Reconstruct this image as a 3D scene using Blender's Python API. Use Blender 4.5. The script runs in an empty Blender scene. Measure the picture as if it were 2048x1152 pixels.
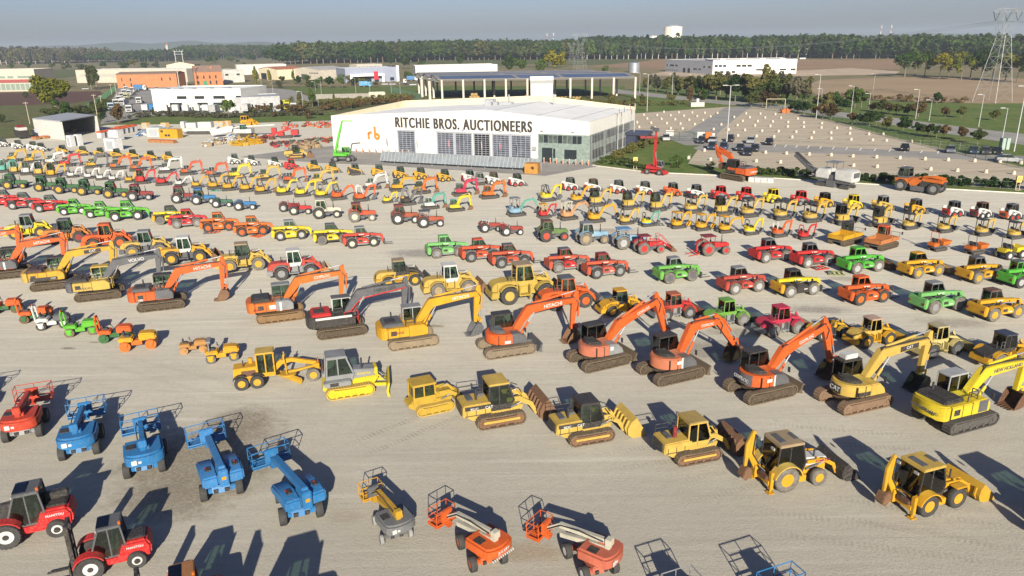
import bpy, bmesh, math, random
from mathutils import Vector, Matrix
R = math.radians
rnd = random.Random(11)
S = bpy.context.scene
COL = S.collection
# ------------------------------------------------------------------ camera
F, CX, CY, H, HORC, ROLL = 1490.0, 1024.0, 576.0, 25.0, 83.0, 0.0165
TH = math.atan((CY - HORC) / F)
CR, SR = math.cos(ROLL), math.sin(ROLL)
def ray(px, py):
    x, y = px - CX, CY - py
    u, v = x * CR + y * SR, -x * SR + y * CR
    return u / F, math.cos(TH) + v / F * math.sin(TH), -math.sin(TH) + v / F * math.cos(TH)
def at(px, py, z=0.0):
    dx, dy, dz = ray(px, py)
    t = (z - H) / dz
    return Vector((dx * t, dy * t, z))
def hgt(px, py, top):
    g = at(px, py); D = math.hypot(g.x, g.y)
    dx, dy, dz = ray(px, top)
    return H + dz * D / math.hypot(dx, dy)
cam = bpy.data.cameras.new('camera'); camo = bpy.data.objects.new('camera', cam); COL.objects.link(camo)
r0, u0, f0 = Vector((1, 0, 0)), Vector((0, math.sin(TH), math.cos(TH))), Vector((0, math.cos(TH), -math.sin(TH)))
rr, uu = CR * r0 - SR * u0, SR * r0 + CR * u0
m = Matrix((rr, uu, -f0)).transposed().to_4x4(); m.translation = (0, 0, H)
camo.matrix_world = m
cam.sensor_width = 36; cam.lens = F / 2048 * 36; cam.clip_start = .5; cam.clip_end = 40000
S.camera = camo
# ------------------------------------------------------------------ materials
MATS = {}
def nodes(name):
    m = bpy.data.materials.new(name); m.use_nodes = True
    nt = m.node_tree; b = nt.nodes['Principled BSDF']
    return m, nt, b
def N(nt, t, **k):
    n = nt.nodes.new(t)
    for a, v in k.items():
        if a in n.inputs: n.inputs[a].default_value = v
        else: setattr(n, a, v)
    return n
def mixc(nt, fac, a, b, mode='MIX'):
    n = nt.nodes.new('ShaderNodeMix'); n.data_type = 'RGBA'; n.blend_type = mode
    for sock, v in ((n.inputs['Factor'], fac), (n.inputs[6], a), (n.inputs[7], b)):
        if isinstance(v, (int, float)): sock.default_value = v
        elif isinstance(v, tuple): sock.default_value = (*v[:3], 1)
        else: nt.links.new(v, sock)
    return n.outputs[2]
def noise(nt, vec, scale, detail=4, rough=.6, dist=0):
    n = N(nt, 'ShaderNodeTexNoise', Scale=scale, Detail=detail, Roughness=rough, Distortion=dist)
    if vec is not None: nt.links.new(vec, n.inputs['Vector'])
    return n.outputs['Fac']
def ramp(nt, fac, a, b):
    n = nt.nodes.new('ShaderNodeMapRange'); n.inputs[1].default_value = a; n.inputs[2].default_value = b
    nt.links.new(fac, n.inputs[0]); return n.outputs[0]
def math_(nt, op, a, b=None):
    n = nt.nodes.new('ShaderNodeMath'); n.operation = op
    for i, v in enumerate((a, b)):
        if v is None: continue
        if isinstance(v, (int, float)): n.inputs[i].default_value = v
        else: nt.links.new(v, n.inputs[i])
    return n.outputs[0]
def vary(nt):
    """object coordinates shifted by a random amount per object"""
    tc = N(nt, 'ShaderNodeTexCoord'); oi = N(nt, 'ShaderNodeObjectInfo')
    va = N(nt, 'ShaderNodeVectorMath', operation='ADD'); mu = N(nt, 'ShaderNodeMath', operation='MULTIPLY'); mu.inputs[1].default_value = 37.
    nt.links.new(oi.outputs['Random'], mu.inputs[0]); nt.links.new(tc.outputs['Object'], va.inputs[0]); nt.links.new(mu.outputs[0], va.inputs[1])
    return va.outputs[0]
def paint(c, rough=.5, dirt=.42, dust=(.25, .20, .145), metal=0.0, sc=1.0):
    key = ('paint', c, rough, dirt, dust, metal, sc)
    if key in MATS: return MATS[key]
    m, nt, b = nodes('paint'); v = vary(nt)
    n1 = noise(nt, v, 1.3 * sc, 6, .65); n2 = noise(nt, v, 9 * sc, 4, .7); n3 = noise(nt, v, 26 * sc, 2, .6)
    k_ = 1 if max(c) < .1 else .70
    c = tuple(x * k_ for x in c); c2 = tuple(x * .70 for x in c); dust = tuple(x * .8 for x in dust)
    base = mixc(nt, ramp(nt, n1, .35, .75), c, c2)
    f = math_(nt, 'MULTIPLY', math_(nt, 'ADD', ramp(nt, n2, .46, .78), math_(nt, 'MULTIPLY', ramp(nt, n3, .56, .72), .5)), dirt)
    base = mixc(nt, f, base, dust)
    nt.links.new(base, b.inputs['Base Color'])
    b.inputs['Specular IOR Level'].default_value = .22
    b.inputs['Roughness'].default_value = rough; b.inputs['Metallic'].default_value = metal
    MATS[key] = m; return m
def plain(c, rough=.7, metal=0., bump=0, sc=3., var=.25):
    key = ('plain', c, rough, metal, bump, sc, var)
    if key in MATS: return MATS[key]
    m, nt, b = nodes('surface'); v = vary(nt); n = noise(nt, v, sc, 6, .65)
    c1, c2 = tuple(x * (1 - var) for x in c), tuple(min(1, x * (1 + var)) for x in c)
    nt.links.new(mixc(nt, ramp(nt, n, .3, .7), c1, c2), b.inputs['Base Color'])
    b.inputs['Roughness'].default_value = rough; b.inputs['Metallic'].default_value = metal
    MATS[key] = m; return m
def glassm(tint=(.60, .70, .64), dark=.75):
    key = ('glass', tint, dark)
    if key in MATS: return MATS[key]
    m, nt, b = nodes('tinted_glass'); nt.nodes.remove(b)
    tr = N(nt, 'ShaderNodeBsdfTransparent', Color=(*tint, 1)); gl = N(nt, 'ShaderNodeBsdfGlossy', Roughness=.04); fr = N(nt, 'ShaderNodeFresnel', IOR=1.7)
    mx = N(nt, 'ShaderNodeMixShader'); nt.links.new(fr.outputs[0], mx.inputs[0]); nt.links.new(tr.outputs[0], mx.inputs[1]); nt.links.new(gl.outputs[0], mx.inputs[2])
    nt.links.new(mx.outputs[0], nt.nodes['Material Output'].inputs['Surface'])
    MATS[key] = m; return m
YE, YC, YP, OR, ORH, RED, RDK, GRN, GRL, BLU = (.56, .32, .02), (.55, .37, .07), (.68, .52, .016), (.60, .14, .012), (.64, .10, .010), (.52, .014, .018), (.24, .018, .022), (.09, .42, .02), (.16, .46, .13), (.012, .17, .42)
YB, YO, WHT, CRM, GRY, DGR, BLK, TEAL, LBL, JDG, PNK, PORR = (.68, .53, .012), (.64, .33, .008), (.62, .62, .60), (.55, .52, .42), (.24, .25, .26), (.07, .075, .085), (.022, .022, .024), (.10, .36, .29), (.22, .40, .55), (.02, .12, .035), (.50, .02, .065), (.56, .075, .022)
NAVY, SLV, TAN, BRN = (.02, .03, .06), (.40, .41, .42), (.35, .26, .15), (.13, .06, .035)
TYRE = lambda: plain((.026, .025, .024), .85, sc=4, var=.35)
TYRED = lambda: plain((.095, .085, .073), .9, sc=3, var=.45)
TRK = lambda: paint((.13, .095, .062), .85, .6, (.30, .235, .165))
TRF = lambda: paint((.05, .038, .026), .85, .6, (.2, .15, .1))
TRKB = lambda: paint((.055, .052, .05), .8, .4, (.22, .18, .13))
STEEL = lambda: plain((.22, .225, .235), .5, .2)
RUST = lambda: paint((.17, .085, .045), .7, .5, (.26, .2, .14))
DARK = lambda: plain(BLK, .55)
def pm(c): return c() if callable(c) else c if isinstance(c, bpy.types.Material) else paint(c)
# ------------------------------------------------------------------ mesh gatherer
def clip(poly, z, keep_above):
    out = []; n = len(poly)
    for i in range(n):
        a, b = poly[i], poly[(i + 1) % n]
        ia, ib = (a[1] >= z) == keep_above, (b[1] >= z) == keep_above
        if ia: out.append(a)
        if ia != ib:
            t = (z - a[1]) / (b[1] - a[1]); out.append((a[0] + t * (b[0] - a[0]), z))
    return out
class G:
    def __init__(s, M=None): s.v = []; s.f = []; s.M = M
    def add(s, v, f):
        n = len(s.v); s.v += [tuple(p) for p in v]; s.f += [[i + n for i in q] for q in f]; return s
    def box(s, x0, x1, y0, y1, z0, z1):
        return s.add([(x, y, z) for z in (z0, z1) for y in (y0, y1) for x in (x0, x1)], [(0, 1, 3, 2), (4, 6, 7, 5), (0, 4, 5, 1), (2, 3, 7, 6), (0, 2, 6, 4), (1, 5, 7, 3)])
    def ext(s, poly, a0, a1, ax='y'):
        n = len(poly); mk = {'y': lambda p, a: (p[0], a, p[1]), 'z': lambda p, a: (p[0], p[1], a), 'x': lambda p, a: (a, p[0], p[1])}[ax]
        return s.add([mk(p, a0) for p in poly] + [mk(p, a1) for p in poly], [list(range(n)), list(range(2 * n - 1, n - 1, -1))] + [(i, (i + 1) % n, (i + 1) % n + n, i + n) for i in range(n)])
    def cyl(s, a, b, r, n=12, r2=None):
        a, b = Vector(a), Vector(b); d = (b - a).normalized(); r2 = r if r2 is None else r2
        u = d.orthogonal().normalized(); w = d.cross(u)
        vs = []
        for c, q in ((a, r), (b, r2)):
            for i in range(n):
                t = 2 * math.pi * i / n; vs.append(c + q * (math.cos(t) * u + math.sin(t) * w))
        return s.add(vs, [list(range(n)), list(range(2 * n - 1, n - 1, -1))] + [(i, (i + 1) % n, (i + 1) % n + n, i + n) for i in range(n)])
    def tube(s, pts, r, n=5):
        for a, b in zip(pts, pts[1:]): s.cyl(a, b, r, n)
        return s
    def beam(s, a, b, w, h):
        a, b = Vector(a), Vector(b); d = (b - a).normalized()
        u = Vector((0, 0, 1)).cross(d)
        u = Vector((0, 1, 0)) if u.length < .05 else u.normalized()
        q = d.cross(u)
        return s.add([c + i * u * w / 2 + j * q * h / 2 for c in (a, b) for i, j in ((-1, -1), (1, -1), (1, 1), (-1, 1))], [(0, 3, 2, 1), (4, 5, 6, 7), (0, 1, 5, 4), (1, 2, 6, 5), (2, 3, 7, 6), (3, 0, 4, 7)])
    def arm(s, pts, y0, y1):
        n = len(pts); up, dn = [], []
        for i in range(n):
            a, b = pts[max(0, i - 1)], pts[min(n - 1, i + 1)]
            dx, dz = b[0] - a[0], b[1] - a[1]; l = math.hypot(dx, dz) or 1
            nx, nz = -dz / l, dx / l; t = pts[i][2] / 2
            up.append((pts[i][0] + nx * t, pts[i][1] + nz * t)); dn.append((pts[i][0] - nx * t, pts[i][1] - nz * t))
        return s.ext(dn + up[::-1], y0, y1)
    def lathe(s, c, prof, n=20, ax='y', alt=None):
        cx, cy, cz = c; vs = []; k = len(prof)
        for i in range(n):
            t = 2 * math.pi * i / n
            for j, (r, o) in enumerate(prof):
                if alt and j in alt and i % 2: r -= alt[j]
                a, b = r * math.cos(t), r * math.sin(t)
                vs.append((cx + a, cy + o, cz + b) if ax == 'y' else (cx + a, cy + b, cz + o) if ax == 'z' else (cx + o, cy + a, cz + b))
        fs = []
        for i in range(n):
            i2 = (i + 1) % n
            for j in range(k - 1): fs.append((i * k + j, i * k + j + 1, i2 * k + j + 1, i2 * k + j))
        fs.append([i * k for i in range(n)]); fs.append([i * k + k - 1 for i in range(n)][::-1])
        return s.add(vs, fs)
    def build(s, name, mat, par=None, bev=0, sm=38):
        me = bpy.data.meshes.new(name)
        vs = [tuple(s.M @ Vector(p)) for p in s.v] if s.M else s.v
        me.from_pydata(vs, [], s.f)
        bm = bmesh.new(); bm.from_mesh(me)
        bmesh.ops.recalc_face_normals(bm, faces=bm.faces)
        if bev:
            es = [e for e in bm.edges if len(e.link_faces) == 2 and e.calc_face_angle(0) > R(30)]
            bmesh.ops.bevel(bm, geom=es, offset=bev, segments=2, affect='EDGES', clamp_overlap=True)
        bm.to_mesh(me); bm.free()
        if sm:
            me.shade_smooth(); me.set_sharp_from_angle(angle=R(sm))
        me.materials.append(pm(mat))
        return link(name, me, par)
def link(name, me, par=None):
    o = bpy.data.objects.new(name, me); COL.objects.link(o)
    if par is not None: o.parent = par
    return o
def tag(o, label=None, cat=None, group=None, kind=None):
    for k, v in (('label', label), ('category', cat), ('group', group), ('kind', kind)):
        if v: o[k] = v
    return o
def thing(name, label, cat, loc=(0, 0, 0), rz=0., group=None, s=1.):
    o = bpy.data.objects.new(name, None); COL.objects.link(o); o.empty_display_size = .3
    o.location = loc; o.rotation_euler = (0, 0, rz); o.scale = (s, s, s)
    return tag(o, label, cat, group)
def dup(o, par=None):
    c = o.copy(); COL.objects.link(c)
    if par is not None: c.parent = par
    for ch in o.children: dup(ch, c)
    return c
def lettering(par, text, pos, size, mat, rx=90, ry=0, rz=0, ex=.01, bold=.02, squeeze=1., name='lettering', center=True, fat=0):
    cu = bpy.data.curves.new('t', 'FONT'); cu.body = text; cu.size = size; cu.extrude = ex; cu.space_character = 1.2 if fat else 1.0; cu.offset = bold * size
    if center: cu.align_x = 'CENTER'; cu.align_y = 'CENTER'
    t = bpy.data.objects.new('t', cu); me = bpy.data.meshes.new_from_object(t)
    bpy.data.objects.remove(t); bpy.data.curves.remove(cu)
    M = Matrix.Translation(pos) @ Matrix.Rotation(R(rz), 4, 'Z') @ Matrix.Rotation(R(ry), 4, 'Y') @ Matrix.Rotation(R(rx), 4, 'X') @ Matrix.Diagonal((squeeze, 1, 1, 1))
    if fat:
        bm = bmesh.new()
        for d in (-1, -.5, 0, .5, 1, -.6, .6): n0 = len(bm.verts); bm.from_mesh(me); bm.verts.ensure_lookup_table(); [setattr(v.co, 'x', v.co.x + d * fat) or setattr(v.co, 'z', v.co.z + (d * .012 if abs(d) < .9 else 0)) for v in bm.verts[n0:]]
        bm.to_mesh(me); bm.free()
    me.transform(M); me.materials.clear(); me.materials.append(pm(mat))
    return link(name, me, par)
# ------------------------------------------------------------------ shared machine parts
WC = {}
def wheel(root, x, y, r, w, rim, tyre=None, n=22, name='wheel', lug=.05, zc=None):
    tyre = tyre or TYRE; zc = r if zc is None else zc
    key = (r, w, lug, n); sg = 1 if y > 0 else -1
    g = G(); hw = w / 2
    g.lathe((x, y, zc), [(r * .5, -hw * .8), (r * .66, -hw), (r * .93, -hw * .98), (r, -hw * .78), (r, hw * .78), (r * .93, hw * .98), (r * .66, hw), (r * .5, hw * .8)], n * 2, alt={2: r * lug * .5, 3: r * lug, 4: r * lug, 5: r * lug * .5})
    t = g.build(name, tyre, root, sm=50)
    g = G(); k = hw * .82 * sg
    g.lathe((x, y, zc), [(r * .02, k * .45), (r * .16, k * .5), (r * .2, k * .3), (r * .4, k * .25), (r * .46, k * .98), (r * .52, k)][::1], 20)
    g.lathe((x, y, zc), [(r * .52, -k * .9), (r * .52, -k * .92)], 20)
    g.build('rim', rim, t, sm=40)
    return t
def track(root, x0, x1, y, w, h, shoe=.2, mat=None, fmat=None, tri=0):
    fmat = fmat or (TRF if mat in (None, TRK) else mat); mat = mat or TRK; r = h / 2
    pts = []
    a, b = x0 + r, x1 - r; L = b - a; n1 = max(4, int(L / shoe) * 2); n2 = max(4, int(math.pi * r / shoe) * 2)
    for i in range(n1): pts.append((a + L * i / n1, 0, 0, -1))
    for i in range(n2): t = -math.pi / 2 + math.pi * i / n2; pts.append((b + r * math.cos(t), r + r * math.sin(t), math.cos(t), math.sin(t)))
    for i in range(n1):
        q = i / n1; pts.append((b - L * q, h - .035 * h * math.sin(math.pi * q), 0, 1))
    for i in range(n2): t = math.pi / 2 + math.pi * i / n2; pts.append((a + r * math.cos(t), r + r * math.sin(t), math.cos(t), math.sin(t)))
    n = len(pts); vs, fs = [], []; gr = min(.05, h * .05)
    for i, (px, pz, nx, nz) in enumerate(pts):
        o = 0 if (i // 1) % 2 else -gr; q = -h * .11
        for yy, d in ((y - w / 2, o), (y + w / 2, o), (y + w / 2, q), (y - w / 2, q)): vs.append((px + nx * d, yy, pz + nz * d))
    for i in range(n):
        j = (i + 1) % n
        for k in range(4): fs.append((i * 4 + k, i * 4 + (k + 1) % 4, j * 4 + (k + 1) % 4, j * 4 + k))
    t = G().add(vs, fs).build('track', mat, root, sm=0)
    g = G(); g.ext([(a, h * .22), (b, h * .22), (b + r * .2, h * .5), (b - r * .3, h * .74), (a + r * .3, h * .74), (a - r * .2, h * .5)], y - w * .36, y + w * .36)
    k = max(3, int(L / (h * .55)))
    for i in range(k): g.cyl((a + L * (i + .5) / k, y - w * .42, h * .24), (a + L * (i + .5) / k, y + w * .42, h * .24), h * .12, 8)
    g.build('track_frame', fmat, t)
    for xx in (a, b):
        g = G(); g.cyl((xx, y - w * .4, r), (xx, y + w * .4, r), r * .7, 14); g.cyl((xx, y - w * .47, r), (xx, y + w * .47, r), r * .32, 10)
        g.build('sprocket', fmat, t)
    return t
def ram(root, a, b, r, mat, y=None, k=.58):
    if y is not None: a, b = (a[0], y, a[1]), (b[0], y, b[1])
    a, b = Vector(a), Vector(b); c = a.lerp(b, k)
    o = G().cyl(a, c, r, 9).build('hydraulic_cylinder', mat, root)
    G().cyl(c, b, r * .55, 8).build('rod', STEEL, o)
    return o
def cab(root, prof, y0, y1, mat, roof=None, sill=None, t=.07, seat=True, ov=.06, rt=.09, name='cab'):
    """prof: rear-bottom, front-bottom, [front-mid..], front-top, rear-top"""
    n = len(prof); g = G()
    for i in range(n):
        a, b = prof[i], prof[(i + 1) % n]
        for y in (y0 + t / 2, y1 - t / 2): g.beam((a[0], y, a[1]), (b[0], y, b[1]), t, t)
        g.beam((a[0], y0, a[1]), (a[0], y1, a[1]), t, t)
    mx = (prof[0][0] + prof[1][0]) / 2; zt = prof[-1][1]
    for y in (y0 + t / 2, y1 - t / 2): g.beam((mx, y, prof[0][1]), (mx, y, zt), t * .8, t * .8)
    if sill: g.ext(clip(prof, sill, False), y0 + .01, y1 - .01)
    c = g.build(name, mat, root, bev=.012)
    a, b = prof[-1], prof[-2]
    G().ext([(a[0] - ov, a[1]), (b[0] + ov, b[1]), (b[0] + ov * .6, b[1] + rt), (a[0] - ov * .4, a[1] + rt * 1.15)], y0 - ov * .4, y1 + ov * .4).build('cab_roof', roof or mat, c, bev=.03)
    for y in (y0 + .12, y1 - .12): G().box(b[0] + .0, b[0] + .1, y - .07, y + .07, b[1] - .1, b[1] + .02).build('work_light', SLV, c, sm=0)
    up = clip(prof, sill, True) if sill else list(prof)
    gm = glassm()
    for y in (y0 + t * .4, y1 - t * .4): G().ext(up, y - .006, y + .006).build('side_window', gm, c, sm=0)
    k = len(up)
    for i in range(k):
        p, q = up[i], up[(i + 1) % k]
        if abs(p[1] - q[1]) < .12: continue
        nm = 'windscreen' if (p[0] + q[0]) / 2 > mx else 'rear_window'
        dx, dz = q[0] - p[0], q[1] - p[1]; l = math.hypot(dx, dz); ox, oz = dz / l * .01, -dx / l * .01
        G().ext([p, q, (q[0] + ox, q[1] + oz), (p[0] + ox, p[1] + oz)], y0 + t, y1 - t).build(nm, gm, c, sm=0)
    if seat:
        zb = prof[0][1] + .1; ym = (y0 + y1) / 2
        G().box(mx - .35, mx + .12, ym - .22, ym + .22, zb, zb + .35).box(mx - .4, mx - .25, ym - .22, ym + .22, zb + .3, zb + .85).build('seat', plain((.07, .065, .06), .8), c, bev=.04); G().tube([(mx + .5, ym, zb), (mx + .35, ym, zb + .6)], .035).box(mx + .2, mx + .45, ym - .2, ym + .2, zb + .58, zb + .62).build('steering_column', DARK, c)
    return c
def bucket(root, P, k, w, mat, teeth=5, ang=0, y=0):
    """digging bucket hanging from P, mouth towards the machine"""
    ca, sa = math.cos(R(ang)), math.sin(R(ang))
    T = lambda q: (P[0] + k * (q[0] * ca - q[1] * sa), P[1] + k * (q[0] * sa + q[1] * ca))
    cur = [(.02, -.02), (.42, -.06), (.58, -.38), (.5, -.74), (.2, -.98), (-.25, -1.06), (-.62, -1.06)]
    side = [T(q) for q in cur + [(-.3, -.45)]]
    inn = [(.04, -.1), (.36, -.14), (.5, -.4), (.43, -.7), (.17, -.91), (-.25, -1.0), (-.62, -1.02)]
    g = G()
    o, i2 = [T(q) for q in cur], [T(q) for q in inn]
    for j in range(len(o) - 1): g.ext([o[j], o[j + 1], i2[j + 1], i2[j]], y - w / 2, y + w / 2)
    for yy in (y - w / 2 - .03, y + w / 2): g.ext(side, yy, yy + .03)
    for j in range(teeth):
        yy = y - w / 2 + w * (j + .5) / teeth; t0, t1 = T((-.55, -1.08)), T((-.9, -1.03)); t2 = T((-.55, -.98))
        g.ext([t0, t1, t2], yy - w * .04, yy + w * .04)
    return g.build('bucket', mat, root)
def lbucket(root, x, z, k, w, mat, teeth=0, ang=0, ribs=0, name='bucket'):
    ca, sa = math.cos(R(ang)), math.sin(R(ang))
    T = lambda q: (x + k * (q[0] * ca - q[1] * sa), z + k * (q[0] * sa + q[1] * ca))
    cur = [(1.0, .02), (.2, .02), (-.08, .16), (-.18, .45), (-.1, .8), (.12, 1.06)]
    inn = [(1.0, .06), (.22, .07), (0, .2), (-.1, .46), (-.03, .78), (.16, 1.02)]
    g = G(); o, i2 = [T(q) for q in cur], [T(q) for q in inn]
    for j in range(len(o) - 1): g.ext([o[j], o[j + 1], i2[j + 1], i2[j]], -w / 2, w / 2)
    for yy in (-w / 2 - .04, w / 2): g.ext([T(q) for q in cur + [(.62, .55)]], yy, yy + .04)
    for j in range(teeth):
        yy = -w / 2 + w * (j + .5) / teeth; g.ext([T((.95, .0)), T((1.2, .03)), T((.95, .08))], yy - .06, yy + .06)
    for j in range(ribs):
        yy = -w / 2 + w * (j + .5) / ribs; g.ext([T((-.02, .06)), T((-.27, .42)), T((-.2, .85)), T((-.05, .8)), T((-.12, .45))], yy - .05, yy + .05)
    return g.build(name, mat, root)
def arc_fender(root, x, y0, y1, r, z, mat, a0=20, a1=170, t=.05, name='fender'):
    n = 9; P = [(x + r * math.cos(R(a0 + (a1 - a0) * i / n)), z + r * math.sin(R(a0 + (a1 - a0) * i / n)), t) for i in range(n + 1)]
    return G().arm(P, y0, y1).build(name, mat, root)
def rails(g, pts, z, r=.025, posts=True, mid=True):
    g.tube([(x, y, z[1]) for x, y in pts], r)
    if mid: g.tube([(x, y, (z[0] + z[1]) / 2) for x, y in pts], r * .8)
    if posts:
        for x, y in pts: g.cyl((x, y, z[0]), (x, y, z[1]), r, 5)
def mirror(root, x, y, z, dy):
    G().tube([(x, y, z), (x + .05, y + dy, z + .05)], .02).box(x, x + .06, y + dy - .1, y + dy + .1, z - .2, z + .18).build('mirror', DARK, root)
# ------------------------------------------------------------------ machines (local frame: +X forward, origin on the ground)
POSE = {'A': ((.5, 1.85), (1.75, 3.45), (5.9, 3.8), (5.6, 1.2), 0), 'B': ((.5, 1.85), (1.5, 3.0), (5.2, 4.35), (6.1, 1.35), 0), 'C': ((.5, 1.85), (1.5, 3.7), (4.0, 3.75), (5.6, 1.5), 8),
        'M': ((.5, 1.85), (1.45, 3.7), (4.1, 4.0), (4.35, 1.2), 0), 'N': ((.5, 1.85), (1.7, 3.4), (4.6, 3.3), (5.2, 1.2), 0), 'D': ((.5, 1.85), (1.6, 4.3), (4.9, 4.4), (4.6, 1.3), 0), 'E': ((.5, 1.85), (1.8, 3.15), (5.7, 3.25), (5.3, 1.2), 0), 'U': ((.5, 1.85), (1.6, 3.5), (4.0, 4.2), (2.9, 2.3), -40)}
def excavator(root, body=ORH, boom=None, cabc=DGR, roof=None, cw=None, zt=0, blade=0, pose='A', bk=RUST, trk=None, side=None, hood=BLK, texts=(), stripe=None, air=0, arm2=None, boomstripe=None, guard=None):
    boom = boom or body; cw = cw or body; arm2 = arm2 or boom
    fr = G().box(-1.0, 1.0, -.9, .9, .35, .8); fr.cyl((0, 0, .75), (0, 0, 1.1), .75, 18); fr.build('undercarriage', trk or TRK, root)
    for y in (-1.15, 1.15): track(root, -2.2, 2.2, y, .6, .95, .19, trk)
    if zt:
        a0, rr_ = 100, 1.72
        pl = [(rr_ * math.cos(R(t)), 1.32 * math.sin(R(t)) / math.sin(R(a0))) for t in range(a0, 361 - a0, 13)]
        G().ext([(.95, 1.32)] + pl + [(.95, -1.32)], 1.08, 1.95, 'z').build('upper_body', body, root, bev=.07)
        if cw != body:
            pl2 = [(x * 1.015, y * 1.015) for x, y in pl]
            G().ext(pl2[0:-3], 1.12, 1.93, 'z').build('counterweight', cw, root, bev=.05)
        G().ext([(x * .78 - .02, y * .8) for x, y in pl], 1.95, 2.22, 'z').build('engine_hood', hood, root, bev=.08)
        G().ext([(.1, 1.1), (1.5, 1.1), (1.35, 1.5), (.9, 1.95), (.1, 2.0)], -1.34, -.5).build('side_tank', side or body, root, bev=.06)
    else:
        pl = [(-2.15, 1.3), (-2.55, 1.25), (-2.85, .9), (-2.95, 0), (-2.85, -.9), (-2.55, -1.25), (-2.15, -1.3)]
        G().box(-2.15, .98, -1.3, 1.3, 1.1, 1.98).build('upper_body', body, root, bev=.05)
        G().ext(pl, 1.02, 2.05, 'z').build('counterweight', cw, root, bev=.09)
        G().ext([(-2.5, 1.98), (-.75, 1.98), (-.8, 2.28), (-2.35, 2.28)], -1.0, 1.15).build('engine_hood', hood, root, bev=.07)
        G().ext([(-.35, 1.12), (1.25, 1.12), (1.25, 1.75), (.9, 2.06), (-.35, 2.06)], -1.31, -.5).build('side_tank', side or body, root, bev=.05)
        g = G(); rails(g, [(-.6, -1.1), (.2, -1.1), (.2, -.7)], (2.0, 2.65), .035); g.build('handrail', BLK, root)
        g = G()
        for x in (-2.16, -1.2, -.38): g.box(x, x + .035, -1.318, -1.29, 1.12, 1.97)
        g.box(-2.1, -.4, -1.315, -1.29, 1.1, 1.16).box(-1.9, -1.4, -1.315, -1.29, 1.35, 1.75).build('panel_seam', BLK, root, sm=0)
        G().box(-2.2, -1.3, -.6, .5, 2.281, 2.33).build('hood_vent', BLK, root, bev=.02)
        G().cyl((-1.5, .75, 2.2), (-1.5, .75, 2.75), .07, 8).build('exhaust', DARK, root)
    if stripe: G().box(.02, .2, -1.33, -1.315, 1.12, 1.96).build('stripe', stripe, root, sm=0)
    cx = -.62 if zt else -.3
    cab(root, [(-.25 + cx, 1.15), (1.5 + cx, 1.15), (1.68 + cx, 1.9), (1.35 + cx, 3.06), (-.2 + cx, 3.06)], .36, 1.32, cabc, roof, sill=1.6)
    if guard: g = G(); rails(g, [(.3, -1.28), (1.5, -1.28), (1.5, -.5)], (1.2, 2.3), .03); g.build('guard_rail', guard, root)
    Fp, K, E, P, ba = POSE[pose]; sx = .3 if zt else .12; Fp, K, E, P = ((q[0] + sx, q[1]) for q in (Fp, K, E, P))
    up = Vector((E[0] - P[0], E[1] - P[1])).normalized() * .75; T = (E[0] + up.x, E[1] + up.y)
    kk = Vector((K[0] - Fp[0], K[1] - Fp[1])).normalized()
    G().arm([(Fp[0], Fp[1], .42), (Fp[0] + kk.x * .8, Fp[1] + kk.y * .8, .62), (K[0], K[1], .82), (K[0] + (E[0] - K[0]) * .25, K[1] + (E[1] - K[1]) * .25 + .05, .7), (E[0], E[1], .36)], -.24, .24).build('boom', boom, root, bev=.03)
    if boomstripe:
        G().arm([(Fp[0], Fp[1] - .22, .1), (K[0] + .1, K[1] - .42, .1), (E[0], E[1] - .2, .1)], -.26, -.245).build('boom_stripe', boomstripe, root, sm=0)
    st = G().arm([(T[0], T[1], .3), (E[0], E[1], .62), (P[0] * .5 + E[0] * .5, P[1] * .5 + E[1] * .5, .46), (P[0], P[1], .26)], -.17, .17).build('stick', arm2, root, bev=.02)
    if zt: g = G().box(-.35, -.31, -1.345, -1.3, 1.12, 1.9).box(-1.0, -.96, -1.3, -1.2, 1.12, 1.9).box(-1.7, .9, -1.335, -1.25, 1.05, 1.1); g.build('panel_seam', BLK, root, sm=0)
    for y in (-.36, .36): ram(root, (1.05, 1.25), (K[0] + .35, K[1] - .2), .105, boom, y, .62)
    ram(root, (K[0] + .25, K[1] + .48), (T[0], T[1]), .1, boom, 0, .66)
    ax = Vector((P[0] - E[0], P[1] - E[1])).normalized(); nx = Vector((-ax.y, ax.x))
    if nx.x < 0: nx = -nx
    q0 = (E[0] + nx.x * .42 + ax.x * .1, E[1] + nx.y * .42 + ax.y * .1); q1 = (P[0] + nx.x * .5 - ax.x * .35, P[1] + nx.y * .5 - ax.y * .35)
    ram(root, q0, q1, .085, arm2, 0, .66)
    g = G(); 
    for y in (-.2, .2): g.beam((q1[0], y, q1[1]), (P[0] - ax.x * .3, y, P[1] - ax.y * .3), .06, .14).beam((q1[0], y, q1[1]), (P[0] + .36, y, P[1] - .05), .06, .14)
    g.build('bucket_link', arm2, root)
    bucket(root, P, 1.08, 1.15, bk, 5, ba)
    G().tube([(Fp[0] + .1, -.15, Fp[1] + .3), (K[0] - .1, -.15, K[1] + .5), (K[0] + 1.2, -.15, K[1] + .52), ((K[0] + E[0]) / 2 + .6, -.15, (K[1] + E[1]) / 2 + .42), (E[0] - .2, -.2, E[1] + .3), (E[0] + .25, -.22, E[1] - .3), (E[0] + .1, -.2, E[1] - 1.0)], .045, 4).build('hose', DARK, root)
    if blade: G().ext([(2.35, .15), (2.75, .02), (2.7, .35), (2.8, .8), (2.66, .8), (2.5, .4)], -1.35, 1.35).beam((1.0, -.6, .55), (2.6, -.6, .35), .14, .2).beam((1.0, .6, .55), (2.6, .6, .35), .14, .2).build('dozer_blade', blade if blade is not True else DGR, root)
    if air: G().box(-.6, .5, .5, 1.15, 3.17, 3.52).build('roof_unit', WHT, root, bev=.04)
    mirror(root, 1.25, -1.2, 2.2, -.12)
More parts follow.
